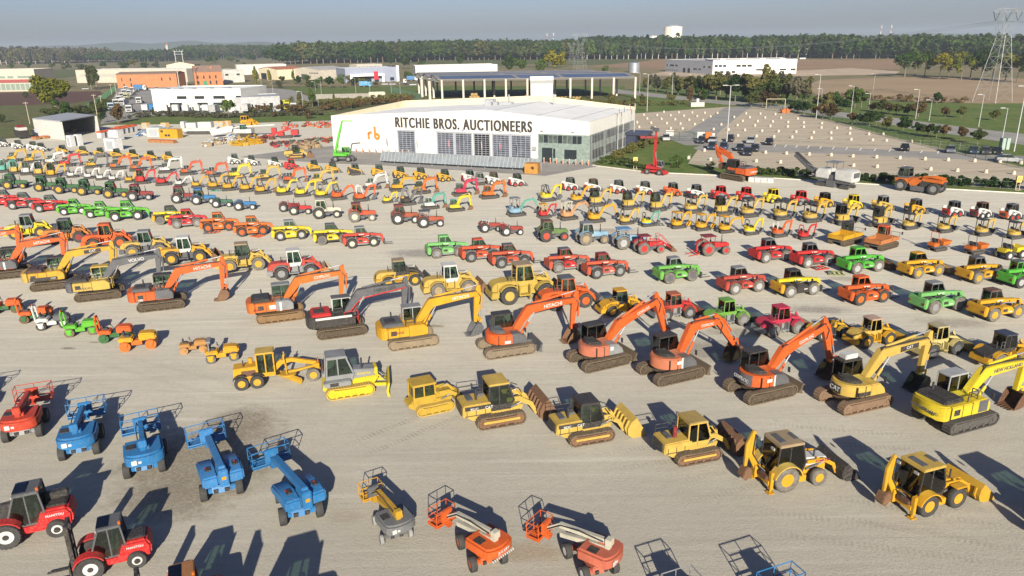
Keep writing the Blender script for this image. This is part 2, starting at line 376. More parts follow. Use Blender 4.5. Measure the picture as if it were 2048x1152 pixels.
    for t in texts:
        w = t[0]
        if w == 'boom':
            a = math.degrees(math.atan2(E[1] - K[1], E[0] - K[0])); f = t[4] if len(t) > 4 else .55
            lettering(root, t[1], (K[0] + (E[0] - K[0]) * f, -.25, K[1] + (E[1] - K[1]) * f), t[2], t[3], ry=-a)
        elif w == 'plate':
            G().arm([(K[0] + (E[0] - K[0]) * .35, K[1] + (E[1] - K[1]) * .35, .4), (K[0] + (E[0] - K[0]) * .75, K[1] + (E[1] - K[1]) * .75, .36)], -.249, -.243).build('decal', BLK, root, sm=0)
        elif w == 'side': lettering(root, t[1], (t[4], -1.325 - (.02 if zt else 0), t[5]), t[2], t[3])
        elif w == 'rear': lettering(root, t[1], (-1.78 if zt else -2.97, t[4], t[5]), t[2], t[3], rz=-90)
        elif w == 'sticker': G().box(t[1], t[1] + t[3], -1.328 - (.02 if zt else 0), -1.31, t[2], t[2] + t[4]).build('decal', t[5], root, sm=0)
        elif w == 'rearplate': G().box(-1.765, -1.7, t[1], t[1] + t[2], t[3], t[3] + t[4]).build('decal', t[5], root, sm=0)
MP = {'A': ((.72, .95), (1.45, 2.1), (2.35, 2.2), (2.15, .85), 0), 'B': ((.72, .95), (1.55, 1.75), (2.35, 2.0), (2.75, .95), 0), 'C': ((.72, .95), (1.5, 1.9), (2.7, 2.1), (3.3, 1.0), 0), 'H': ((.72, .95), (1.5, 1.85), (3.0, 1.95), (3.05, 1.1), 0), 'R': ((-.72, .95), (-1.1, 2.2), (-1.95, 2.1), (-2.1, .9), 0)}
def mini_excavator(root, body=YC, boom=None, top='canopy', topc=BLK, pose='A', bk=DGR, cabc=BLK, base=None, rear=None, trk=None, text=None, att='bucket', band=None, rnd_=1):
    boom = boom or body; trk = trk or TRKB
    for y in (-.6, .6): track(root, -1.05, 1.05, y, .3, .5, .13, trk)
    G().box(-.6, .6, -.45, .45, .2, .42).cyl((0, 0, .4), (0, 0, .6), .42, 16).build('undercarriage', trk, root)
    r_ = .86; pl = [(r_ * math.cos(R(t)), .76 * math.sin(R(t)) / math.sin(R(110))) for t in range(110, 251, 14)]
    pl = [(.55, .72), (.1, .78)] + pl + [(.1, -.78), (.55, -.72)]
    zb = 1.32 if top == 'cab' else 1.12
    G().ext(pl, .56, zb, 'z').build('upper_body', body, root, bev=.09)
    if base: G().ext([(x * 1.03, y * 1.03) for x, y in pl], .52, .72, 'z').build('counterweight', base, root, bev=.03)
    if rear or top != 'cab': G().ext([(-.8, 1.1), (-.35, 1.1), (-.4, 1.42), (-.7, 1.36)], -.55, .5).build('engine_hood', rear or body, root, bev=.06)
    if band: G().box(-.25, .35, -.795, -.78, .72, .92).build('decal', band, root, sm=0)
    if top == 'cab':
        cab(root, [(-.55, 1.2), (.42, 1.2), (.55, 1.6), (.36, 2.4), (-.5, 2.4)], -.2, .68, cabc, topc, sill=1.35, t=.06)
        G().box(-.86, -.84, -.3, .35, .8, 1.15).build('grille', BLK, root, sm=0); G().box(-.5, -.46, -.79, -.74, .6, 1.28).build('panel_seam', BLK, root, sm=0)
    else:
        G().box(-.35, .05, -.1, .4, 1.0, 1.3).box(-.4, -.28, -.1, .4, 1.25, 1.75).build('seat', DARK, root, bev=.04)
        G().box(.4, .55, -.35, .5, 1.0, 1.35).tube([(.45, .3, 1.3), (.35, .3, 1.6)], .025).tube([(.45, -.1, 1.3), (.35, -.1, 1.6)], .025).build('control_levers', DARK, root)
        if top == 'canopy':
            g = G(); 
            for x, y in ((-.5, -.5), (-.5, .6), (.5, -.5), (.5, .6)): g.cyl((x, y, .98), (x * .95, y, 2.42), .065, 6)
            g.tube([(-.475, -.5, 2.38), (.475, -.5, 2.38), (.475, .6, 2.38), (-.475, .6, 2.38), (-.475, -.5, 2.38)], .04)
            c = g.build('canopy_frame', cabc, root)
            G().ext([(-.62, 2.4), (.68, 2.4), (.6, 2.52), (-.55, 2.53)], -.62, .72).build('canopy_roof', topc, c, bev=.04)
        elif top == 'bar':
            x = -.45; G().tube([(x, -.45, 1.0), (x, -.45, 2.1), (x + .05, -.32, 2.3), (x + .05, .42, 2.3), (x, .55, 2.1), (x, .55, 1.0)], .085, 6).build('roll_bar', topc, root)
        elif top == 'frame':
            g = G()
            for y in (-.42, .55): g.tube([(-.5, y, 1.0), (-.45, y, 2.25), (.15, y, 2.35), (.5, y, 1.0)], .09, 6)
            g.tube([(-.45, -.42, 2.25), (-.45, .55, 2.25)], .04).tube([(.15, -.42, 2.35), (.15, .55, 2.35)], .085).build('roll_cage', topc, root)
    Fp, K, E, P, ba = MP[pose]; sg = 1 if pose != 'R' else -1
    G().box(.5, .8, -.14, .14, .6, 1.1).build('boom_bracket', boom, root) if sg > 0 else None
    G().arm([(Fp[0], Fp[1], .2), (K[0] - .1 * sg, K[1] - .1, .28), (K[0], K[1], .26), (K[0] + .12 * sg, K[1] + .03, .24), (E[0], E[1], .16)], -.09, .09).build('boom', boom, root, bev=.012)
    u = Vector((E[0] - P[0], E[1] - P[1])).normalized() * .28; T = (E[0] + u.x, E[1] + u.y)
    G().arm([(T[0], T[1], .12), (E[0], E[1], .24), (P[0], P[1], .13)], -.07, .07).build('stick', boom, root, bev=.01)
    ram(root, (Fp[0] + .18 * sg, Fp[1] - .15), (K[0] + .12 * sg, K[1] - .12), .05, boom, 0)
    ram(root, (K[0] + .02, K[1] + .16), T, .045, boom, 0)
    ax = Vector((P[0] - E[0], P[1] - E[1])).normalized()
    ram(root, (E[0] + .17 * sg, E[1]), (P[0] + .2 * sg, P[1] + .2), .04, boom, 0)
    if att == 'bucket':
        if sg > 0: bucket(root, P, .62, .5, bk, 4, ba)
        else: G().ext([(P[0] - .3, P[1]), (P[0], P[1]), (P[0] + .35, P[1] - .5), (P[0] - .1, P[1] - .65), (P[0] - .4, P[1] - .4)], -.25, .25).build('bucket', bk, root)
    elif att == 'wide': bucket(root, P, .62, 1.15, bk, 0, ba)
    elif att == 'hook': G().cyl((P[0], 0, P[1] + .1), (P[0], 0, P[1] - .5), .06, 8, .03).build('hydraulic_hammer', DARK, root)
    G().ext([(1.15, .1), (1.38, .02), (1.34, .2), (1.4, .42), (1.3, .42), (1.22, .2)], -.75, .75).beam((.5, -.3, .35), (1.3, -.3, .22), .07, .1).beam((.5, .3, .35), (1.3, .3, .22), .07, .1).build('dozer_blade', trk if trk is not TRKB else DGR, root)
    if text: G().box(-.885, -.84, -.3, .3, .68, .93).build('decal', BLK, root, sm=0); lettering(root, text, (-.89, 0, .8), .2, WHT, rz=-90)
def skid_steer(root, body=WHT, tail=None, cabc=DGR, rim=None, tracks=0, arm=None, att='bucket', low=None, tread=None, hi=0):
    tail = tail or body; rim = rim or body; arm = arm or body
    if tracks:
        for y in (-.68, .68): track(root, -.95, .85, y, .36, .58, .13, tread or TRKB)
    else:
        for x in (-.52, .5):
            for y in (-.66, .66): wheel(root, x, y, .4, .3, rim, n=14)
    G().ext([(-1.1, .3), (.75, .3), (.85, .75), (.5, 1.0), (-1.1, 1.05)], -.5, .5).build('body', low or body, root, bev=.05)
    G().ext([(-1.4, .45), (-1.1, .35), (-1.05, 1.15), (-1.3, 1.2)], -.62, .62).build('tailgate', tail, root, bev=.05)
    cab(root, [(-.6, .95), (.72, .85), (.66, 1.5), (.55, 2.0), (-.5, 2.0)], -.46, .46, cabc, cabc, sill=None, t=.07, rt=.07)
    for y in (-.62, .62):
        G().ext([(-1.25, .8), (-.85, .7), (-.7, 1.3), (-1.0, 1.5), (-1.3, 1.4)], y - .09, y + .09).build('tower', body, root, bev=.03)
        o = G().arm([(-1.15, 1.42, .2), (-.4, 1.28, .22), (.7, .95, .2), (1.05, .62, .18), (1.12, .22, .16)], y - .07, y + .07).build('lift_arm', arm, root, bev=.02)
        ram(o, (-.75, .8), (.1, 1.1), .05, DGR, y)
    if att == 'bucket': lbucket(root, 1.2, 0, .62, 1.62, DGR)
    elif att == 'rusty': lbucket(root, 1.2, 0, .62, 1.62, TAN)
    else: G().box(1.12, 1.2, -.6, .6, .1, .6).build('attachment_plate', DGR, root)
    G().box(-1.41, -1.37, -.35, .35, .6, .95).build('grille', BLK, root, sm=0)
    if hi: lettering(root, 'CAT', (-1.42, 0, .78), .2, WHT, rz=-90)
def tractor(root, body=JDG, rim=YE, cabin='cab', cabc=None, roofc=None, tyre=None, exhaust=1, loader=0, bonnet=None, small=0, fork=0):
    cabc = cabc or body; roofc = roofc or body; bonnet = bonnet or body; tyre = tyre or TYRE
    for y in (-.84, .84):
        wheel(root, -1.2, y, .86, .48, rim, tyre, 22, lug=.07); wheel(root, 1.3, y * .96, .58, .36, rim, tyre, 18, lug=.07)
        arc_fender(root, -1.2, y - .26, y + .26, .98, .86, body, 35, 150)
    G().box(-1.6, 1.7, -.2, .2, .55, .95).cyl((-1.2, -.7, .86), (-1.2, .7, .86), .16, 8).cyl((1.3, -.7, .58), (1.3, .7, .58), .1, 8).box(-.3, .3, -.55, -.2, .45, .85).box(-2.1, -1.5, -.1, .1, .45, .6).build('chassis', DGR, root)
    G().ext([(-.25, .95), (1.95, .85), (2.0, 1.25), (1.85, 1.42), (-.25, 1.62)], -.32, .32).build('bonnet', bonnet, root, bev=.06)
    G().box(1.985, 2.02, -.24, .24, .9, 1.25).build('grille', BLK, root, sm=0)
    for y in (-.18, .18): G().box(2.0, 2.04, y - .07, y + .07, 1.22, 1.32).build('headlight', CRM, root, sm=0)
    if exhaust: G().cyl((.9, -.28, 1.4), (.9, -.28, 2.5), .05, 7).cyl((.9, -.28, 1.5), (.9, -.28, 1.95), .075, 8).build('exhaust', DARK, root)
    if cabin == 'cab':
        cab(root, [(-1.6, 1.2), (-.15, 1.05), (-.05, 1.75), (-.3, 2.62), (-1.45, 2.62)], -.72, .72, cabc, roofc, sill=1.35, t=.08, rt=.16, ov=.12)
    else:
        G().box(-1.35, -.95, -.25, .25, 1.1, 1.3).box(-1.45, -1.3, -.25, .25, 1.25, 1.65).build('seat', DARK, root, bev=.04)
        G().tube([(-.25, 0, 1.5), (-.5, 0, 1.75)], .03).lathe((-.52, 0, 1.75), [(.2, -.02), (.22, 0), (.2, .02), (.18, 0)], 14, 'x').build('steering_wheel', DARK, root)
        G().box(-1.6, -.3, -.5, .5, .9, 1.1).build('platform', body, root)
        if cabin == 'open': G().tube([(-1.55, -.5, 1.0), (-1.55, -.5, 2.2), (-1.5, -.35, 2.35), (-1.5, .35, 2.35), (-1.55, .5, 2.2), (-1.55, .5, 1.0)], .045, 6).build('roll_bar', roofc, root)
        if cabin == 'mid': G().tube([(-.2, -.45, 1.0), (-.2, -.45, 2.2), (-.2, .45, 2.2), (-.2, .45, 1.0)], .04, 6).build('roll_bar', roofc, root)
        if cabin == 'roof':
            g = G()
            for x, y in ((-1.6, -.6), (-1.6, .6), (-.2, -.55), (-.2, .55)): g.tube([(x, y, 1.1), (x * .95, y, 2.45)], .04, 6)
            g.tube([(-1.52, -.6, 2.42), (-.19, -.55, 2.42), (-.19, .55, 2.42), (-1.52, .6, 2.42), (-1.52, -.6, 2.42)], .035)
            c = g.build('roof_frame', cabc, root); G().ext([(-1.75, 2.44), (-.0, 2.44), (-.05, 2.54), (-1.65, 2.56)], -.75, .75).build('roof', roofc, c, bev=.03)
        if cabin == 'slats':
            g = G()
            for x, y in ((-1.5, -.5), (-1.5, .5), (-.4, -.5), (-.4, .5)): g.tube([(x, y, 1.1), (x, y, 2.2)], .035, 6)
            c = g.build('roof_frame', roofc, root); G().box(-1.7, -.2, -.7, -.15, 2.2, 2.24).box(-1.7, -.2, .15, .7, 2.2, 2.24).build('roof', roofc, c)
    if loader:
        for y in (-.55, .55): G().arm([(.2, 1.75, .14), (1.6, 1.65, .16), (3.0, .5, .12)], y - .05, y + .05).build('lift_arm', loader, root); ram(root, (.3, 1.1), (1.7, 1.5), .05, DGR, y)
        G().tube([(1.0, -.55, 1.6), (1.1, -.55, 2.5), (1.5, -.55, 2.5), (3.0, -.5, .9)], .04).tube([(1.0, .55, 1.6), (1.1, .55, 2.5), (1.5, .55, 2.5), (3.0, .5, .9)], .04).build('guard_rail', loader, root)
        lbucket(root, 3.0, 0, .8, 1.7, RUST)
    if fork:
        G().box(-2.5, -2.3, -.7, .7, .3, .5).box(-2.5, -2.35, -.1, .1, .3, 1.5).beam((-2.4, -.5, .35), (-3.6, -.5, .15), .1, .08).beam((-2.4, .5, .35), (-3.6, .5, .15), .1, .08).beam((-2.4, -.5, .5), (-3.6, -.5, 1.0), .05, .05).build('rear_fork', RED, root)
def telehandler(root, body=RED, cabc=None, roofc=DGR, rim=GRY, att='forks', lower=None, pod=None, tyre=None, boom=None, cw=None, bkc=DGR, text=None, style=0):
    cabc = cabc or body; lower = lower or body; pod = pod or body; boom = boom or body; cw = cw or body
    for x in (-1.38, 1.38):
        for y in (-.92, .92): wheel(root, x, y, .66, .46, rim, tyre, 20, lug=.07); arc_fender(root, x, y - .2, y + .2, .78, .66, lower if style == 0 else body, 40, 140, .04)
    G().ext([(-2.35, .5), (2.1, .5), (2.2, .9), (1.2, 1.0), (-2.3, 1.0)], -.5, .5).build('chassis', lower if style == 0 else DGR, root, bev=.05)
    if style == 0: G().box(-.72, .72, -1.12, -.4, .42, .62).build('side_skirt', lower, root, bev=.04)
    G().ext([(-.72, .62), (.74, .62), (.78, .95), (.45, 1.28), (-.6, 1.34), (-.72, 1.2)], -1.14, -.36).build('engine_cover', pod, root, bev=.07); G().box(-.55, -.05, -1.155, -1.13, .85, 1.12).build('vent', BLK, root, sm=0); G().box(.1, .5, -1.153, -1.13, .78, .88).build('decal', WHT, root, sm=0)
    G().ext([(-2.5, .6), (-2.15, .5), (-2.0, 1.25), (-2.15, 1.5), (-2.48, 1.45)], -1.0, 1.0).build('counterweight', cw, root, bev=.07)
    G().arm([(-2.3, 1.66, .3), (-.2, 1.6, .34), (1.9, 1.42, .32)], -.24, .14).build('boom', boom, root, bev=.02); G().box(-.4, .3, -.255, -.235, 1.55, 1.65).build('decal', WHT if boom != WHT else BLK, root, sm=0); G().box(-2.2, -1.2, -.5, -.25, 1.0, 1.45).build('engine_block', BLK, root)
    G().arm([(1.6, 1.43, .26), (2.45, 1.32, .34), (2.55, 1.2, .4), (2.72, .4, .24)], -.2, .1).build('boom_head', boom, root, bev=.03)
    ram(root, (-.9, 1.1), (.9, 1.4), .07, DGR, -.32); ram(root, (1.9, 1.0), (2.6, .85), .06, DGR, -.05)
    cab(root, [(-.8, .75), (.78, .75), (.95, 1.45), (.42, 2.36), (-.72, 2.36)], .16, 1.08, cabc, roofc, sill=1.15, t=.08, rt=.12)
    G().tube([(.75, -1.0, 1.25), (.95, -1.15, 1.55)], .02).box(.9, .98, -1.28, -1.05, 1.5, 1.85).build('mirror', DARK, root)
    G().box(-2.53, -2.49, -.9, -.7, .9, 1.1).build('tail_light', RDK, root, sm=0); G().box(-2.53, -2.49, .7, .9, .9, 1.1).build('tail_light', RDK, root, sm=0)
    G().cyl((-.55, -.7, 1.38), (-.55, -.7, 1.75), .06, 8).build('exhaust', DARK, root)
    if att in ('forks', 'cage'):
        g = G().box(2.72, 2.82, -.62, .62, .12, .75)
        for y in (-.4, .4): g.box(2.82, 3.95, y - .06, y + .06, .1, .15).box(2.78, 2.86, y - .07, y + .07, .1, .7)
        g.build('forks', bkc if att == 'forks' else DGR, root)
        if att == 'cage': g = G(); rails(g, [(2.85, -.6), (2.85, .6)], (.7, 1.3), .03); g.build('load_guard', RUST, root)
    elif att == 'bucket': lbucket(root, 2.85, 0, .95, 2.35, bkc, ribs=4)
    else: G().box(2.7, 2.85, -.6, .6, .15, .8).build('attachment_plate', bkc, root)
    if text: lettering(root, text, (.9, -.25, 1.5), .2, WHT)
def wheel_loader(root, body=YE, cabc=BLK, roofc=None, rim=None, tyre=None, hood=None, fend=None, bk=RUST, r=.8, nob=0, exh=1, text=None, style=0, teeth=0, cabin=1, arms=None, dark=None):
    rim = rim or body; hood = hood or body; fend = fend or body; roofc = roofc or cabc; arms = arms or body
    for x in (-1.62, 1.62):
        for y in (-1.02, 1.02): wheel(root, x, y, r, .56, rim, tyre, 24, lug=.06)
    if style == 0: G().ext([(-3.05, .85), (-.55, .85), (-.55, 1.95), (-2.6, 1.9), (-3.0, 1.6)], -.72, .72).build('engine_hood', hood, root, bev=.07)
    else: G().ext([(-2.95, .75), (-.55, .75), (-.55, 1.95), (-1.6, 1.85), (-2.6, 1.5), (-2.98, 1.1)], -.92, .92).build('engine_hood', hood, root, bev=.16)
    G().ext([(-3.2, .6), (-2.55, .6), (-2.5, 1.15), (-3.1, 1.2)], -1.1, 1.1).build('counterweight', dark or body, root, bev=.06)
    G().box(-2.6, -.4, -.5, .5, .5, .9).box(-.4, 2.0, -.42, .42, .55, 1.35).build('chassis', dark or body, root, bev=.03)
    G().box(-3.07, -3.03, -.5, .5, 1.0, 1.55).build('grille', BLK, root, sm=0)
    for y in (-1.02, 1.02):
        arc_fender(root, -1.62, y - .3, y + .3, r + .14, r, fend, 40, 150, .06); arc_fender(root, 1.62, y - .28, y + .28, r + .12, r, fend, 60, 160, .05)
    G().box(-.75, .35, -1.25, -.7, .7, .8).box(-.75, -.69, -1.25, -.75, .8, 1.6).box(.2, .26, -1.25, -.75, .4, 1.6).build('ladder', dark or body, root)
    if cabin: cab(root, [(-.85, 1.45), (.5, 1.45), (.75, 2.0), (.5, 3.15), (-.8, 3.15)], -.7, .7, cabc, roofc, sill=1.85, t=.09, rt=.14, ov=.12)
    else: G().box(-.5, -.1, -.25, .25, 1.4, 1.7).box(-.6, -.45, -.25, .25, 1.6, 2.1).build('seat', DARK, root); G().tube([(.1, 0, 1.4), (-.05, 0, 2.0)], .04).build('steering_column', DARK, root)
    G().ext([(.6, 1.2), (1.2, 1.2), (1.05, 2.1), (.8, 2.15)], -.4, .4).build('front_frame', arms, root, bev=.03)
    for y in (-.52, .52): 
        o = G().arm([(.95, 1.95, .24), (1.9, 1.75, .3), (2.6, 1.2, .3), (3.1, .4, .2)], y - .07, y + .07).build('lift_arm', arms, root, bev=.02); ram(o, (.8, 1.0), (2.2, 1.4), .075, DGR, y)
    G().arm([(1.9, 2.3, .16), (2.2, 1.8, .24), (2.35, 1.1, .14)], -.08, .08).beam((2.35, 0, 1.15), (3.1, 0, .9), .1, .12).build('bucket_lever', arms, root); ram(root, (.9, 1.9), (1.9, 2.3), .08, arms, 0)
    if not nob: lbucket(root, 3.15, 0, 1.15, 2.75, bk, teeth, ribs=5 if teeth else 0)
    if exh: G().cyl((-1.5, -.35, 1.9), (-1.5, -.35, 2.6), .06, 8).build('exhaust', DARK, root)
    hw_ = .725 if style == 0 else .925; g = G()
    for x in (-2.55, -1.7, -.75): g.box(x, x + .03, -hw_, -hw_ + .03, 1.0, 1.75)
    g.box(-1.6, -.85, -hw_, -hw_ + .03, 1.35, 1.6).build('panel_seam', BLK, root, sm=0)
    G().tube([(.5, -.3, 1.5), (.9, -.35, 2.1), (1.5, -.35, 2.2), (2.0, -.3, 1.8)], .04).tube([(.5, .3, 1.5), (1.0, .3, 2.3), (1.7, .2, 2.3)], .04).build('hose', DARK, root)
    g = G(); rails(g, [(-1.3, -.68), (-.9, -.68)], (1.9, 2.6), .03); g.build('handrail', DGR, root)
    if text: lettering(root, text, (-1.9, -.735 if style == 0 else -.935, 1.6), .24, BLK if style == 0 else WHT)
def roller(root, body=OR, drum=None, frame=None, hood=None, rops=1, ropc=None, r=.42, drumc=None, beacon=1, split=0, stickc=None):
    frame = frame or body; hood = hood or body; drumc = drumc or DGR; ropc = ropc or body
    for x in (-.95, .95):
        o = G().lathe((x, 0, r), [(r * .8, -.6), (r, -.6), (r, .6), (r * .8, .6)], 22).build('drum', drumc, root); G().cyl((x, -.63, r), (x, .63, r), r * .55, 12).build('drum_hub', frame, o)
        g = G()
        for y in (-.66, .66): g.ext([(x - .3, .75), (x + .3, .75), (x + .1, r - .1), (x - .1, r - .1)], y - .04, y + .04)
        g.build('yoke', frame, root)
    G().ext([(-1.4, .8), (-.3, .75), (-.3, 1.1), (-1.35, 1.15)], -.55, .55).build('rear_body', body, root, bev=.08)
    G().ext([(.1, .75), (1.45, .8), (1.4, 1.2), (1.1, 1.35), (.15, 1.4)], -.5, .5).build('engine_hood', hood, root, bev=.1)
    G().box(-.5, .3, -.3, .3, .4, .8).build('chassis', frame, root)
    G().box(-.95, -.55, -.22, .22, 1.12, 1.3).box(-1.05, -.9, -.22, .22, 1.25, 1.6).build('seat', DARK, root, bev=.04)
    G().tube([(-.1, 0, 1.1), (-.3, 0, 1.6)], .03).lathe((-.32, 0, 1.62), [(.16, -.02), (.18, 0), (.16, .02), (.14, 0)], 12, 'x').build('steering_wheel', DARK, root)
    if rops == 1: G().tube([(-1.3, -.5, 1.0), (-1.4, -.5, 2.2), (-1.38, -.35, 2.38), (-1.38, .35, 2.38), (-1.4, .5, 2.2), (-1.3, .5, 1.0)], .085, 6).build('roll_bar', ropc, root); G().cyl((-1.38, -.3, 2.4), (-1.38, -.3, 2.6), .06, 8).build('beacon', OR, root)
    if rops == 2: 
        G().tube([(-1.0, -.5, 1.0), (-1.0, -.5, 2.0), (-1.0, .5, 2.0), (-1.0, .5, 1.0)], .055, 6).build('roll_bar', ropc, root)
        G().box(-1.15, -.8, -.6, .6, 2.0, 2.1).build('roof_plate', ropc, root)
def grader(root):
    b = YO
    for x in (-2.35, -1.05):
        for y in (-1.0, 1.0): wheel(root, x, y, .62, .4, YE, None, 22, lug=.07)
    for y in (-1.0, 1.0): wheel(root, 3.75, y, .62, .4, YE, TYRED, 22, lug=.07)
    G().box(-2.8, -.6, -.75, .75, .6, .95).build('chassis', b, root)
    for y in (-.82, .82): G().arm([(-2.4, .62, .3), (-1.7, .72, .36), (-1.0, .62, .3)], y - .08, y + .08).build('tandem_case', b, root)
    arc_fender(root, -2.35, -1.25, -.75, .78, .62, BLK, 60, 150); arc_fender(root, -1.05, -1.25, -.75, .78, .62, BLK, 40, 120)
    G().ext([(-3.0, .9), (-.95, .9), (-.95, 1.95), (-2.95, 1.9)], -.68, .68).build('engine_hood', b, root, bev=.05)
    G().box(-2.3, -1.1, -.7, -.685, 1.1, 1.65).build('engine_opening', BRN, root, sm=0)
    G().cyl((-2.1, -.3, 1.9), (-2.1, -.3, 2.5), .05, 8).build('exhaust', DARK, root); G().cyl((-1.5, .4, 1.9), (-1.5, .4, 2.4), .2, 10).build('air_filter', b, root)
    cab(root, [(-.95, .95), (.5, .95), (.5, 2.0), (.5, 3.05), (-.95, 3.05)], -.72, .72, b, YC, sill=1.25, t=.12, rt=.1)
    G().arm([(.4, 1.25, .5), (1.1, 1.85, .45), (2.0, 1.95, .36), (4.1, 1.35, .34)], -.18, .18).build('main_frame', b, root, bev=.03)
    G().beam((3.75, -.85, .75), (3.75, .85, .75), .2, .25).box(3.9, 4.35, -.4, .4, .9, 1.4).build('front_axle', b, root)
    G().arm([(3.9, 1.1, .16), (2.4, .85, .2), (1.4, .8, .2)], -.12, .12).lathe((1.6, 0, .62), [(.45, -.06), (.72, -.06), (.72, .08), (.45, .08)], 18, 'z').build('draw_bar', YE, root)
    G(Matrix.Translation((1.6, 0, 0)) @ Matrix.Rotation(R(38), 4, 'Z')).ext([(-.1, .05), (-.02, .03), (.12, .3), (.05, .6), (-.05, .6), (.02, .3)], -1.75, 1.75).build('grader_blade', YE, root)
    for y in (-.45, .45): G().cyl((1.35, y, 2.6), (1.5, y, .75), .06, 8).build('hydraulic_cylinder', YE, root)
    G().box(1.2, 1.45, -.6, .6, 2.0, 2.2).beam((1.35, -.5, 2.1), (1.35, -.5, 2.7), .12, .12).build('blade_lift_bracket', YE, root)
    G().ext([(4.5, .2), (4.62, .15), (4.55, .7), (4.65, 1.1), (4.55, 1.1), (4.42, .6)], -1.1, 1.1).beam((4.2, 0, .9), (4.55, 0, .7), .4, .2).build('front_blade', RUST, root)
    for y in (-.25, .25): G().box(4.2, 4.3, y - .12, y + .12, 1.5, 1.7).build('headlight', OR, root)
def dozer(root):
    b = YB
    for y in (-.95, .95): track(root, -1.75, 1.75, y, .55, .92, .19, lambda: paint(YC, .7, .5), b)
    G().ext([(-1.9, .55), (1.6, .5), (2.0, .9), (2.0, 1.25), (-1.8, 1.15)], -.62, .62).build('chassis', b, root, bev=.05)
    G().ext([(.1, 1.15), (1.9, 1.15), (1.9, 1.75), (.1, 1.9)], -.5, .5).build('engine_hood', GRY, root, bev=.05)
    G().box(1.88, 2.1, -.52, .52, .9, 1.85).build('radiator_guard', b, root, bev=.05)
    for y in (-.95, .95): G().box(-1.8, .1, y - .32, y + .32, 1.05, 1.4).build('fender', GRY, root, bev=.05)
    cab(root, [(-1.6, 1.1), (.15, 1.1), (.35, 1.7), (-.1, 3.0), (-1.45, 3.0)], -.72, .72, GRY, GRY, sill=1.7, t=.11, rt=.14)
    G().box(-1.4, -.8, -1.285, -1.27, 1.12, 1.38).build('decal', BLK, root, sm=0)
    G().cyl((1.0, -.2, 1.8), (1.0, -.2, 2.6), .07, 8).build('exhaust', DARK, root)
    for y in (-.45, .45): ram(root, (1.8, 1.5), (2.6, .7), .07, b, y)
    G().beam((1.2, -.5, .6), (2.75, -.5, .4), .18, .22).beam((1.2, .5, .6), (2.75, .5, .4), .18, .22).build('blade_arms', b, root)
    G(Matrix.Rotation(R(-8), 4, 'Z')).ext([(2.75, .02), (2.95, .0), (2.85, .45), (2.98, 1.05), (2.85, 1.08), (2.7, .5)], -1.55, 1.55).build('dozer_blade', b, root, bev=.02)
    lettering(root, 'KOMATSU', (1.1, -.515, 1.5), .2, YB)
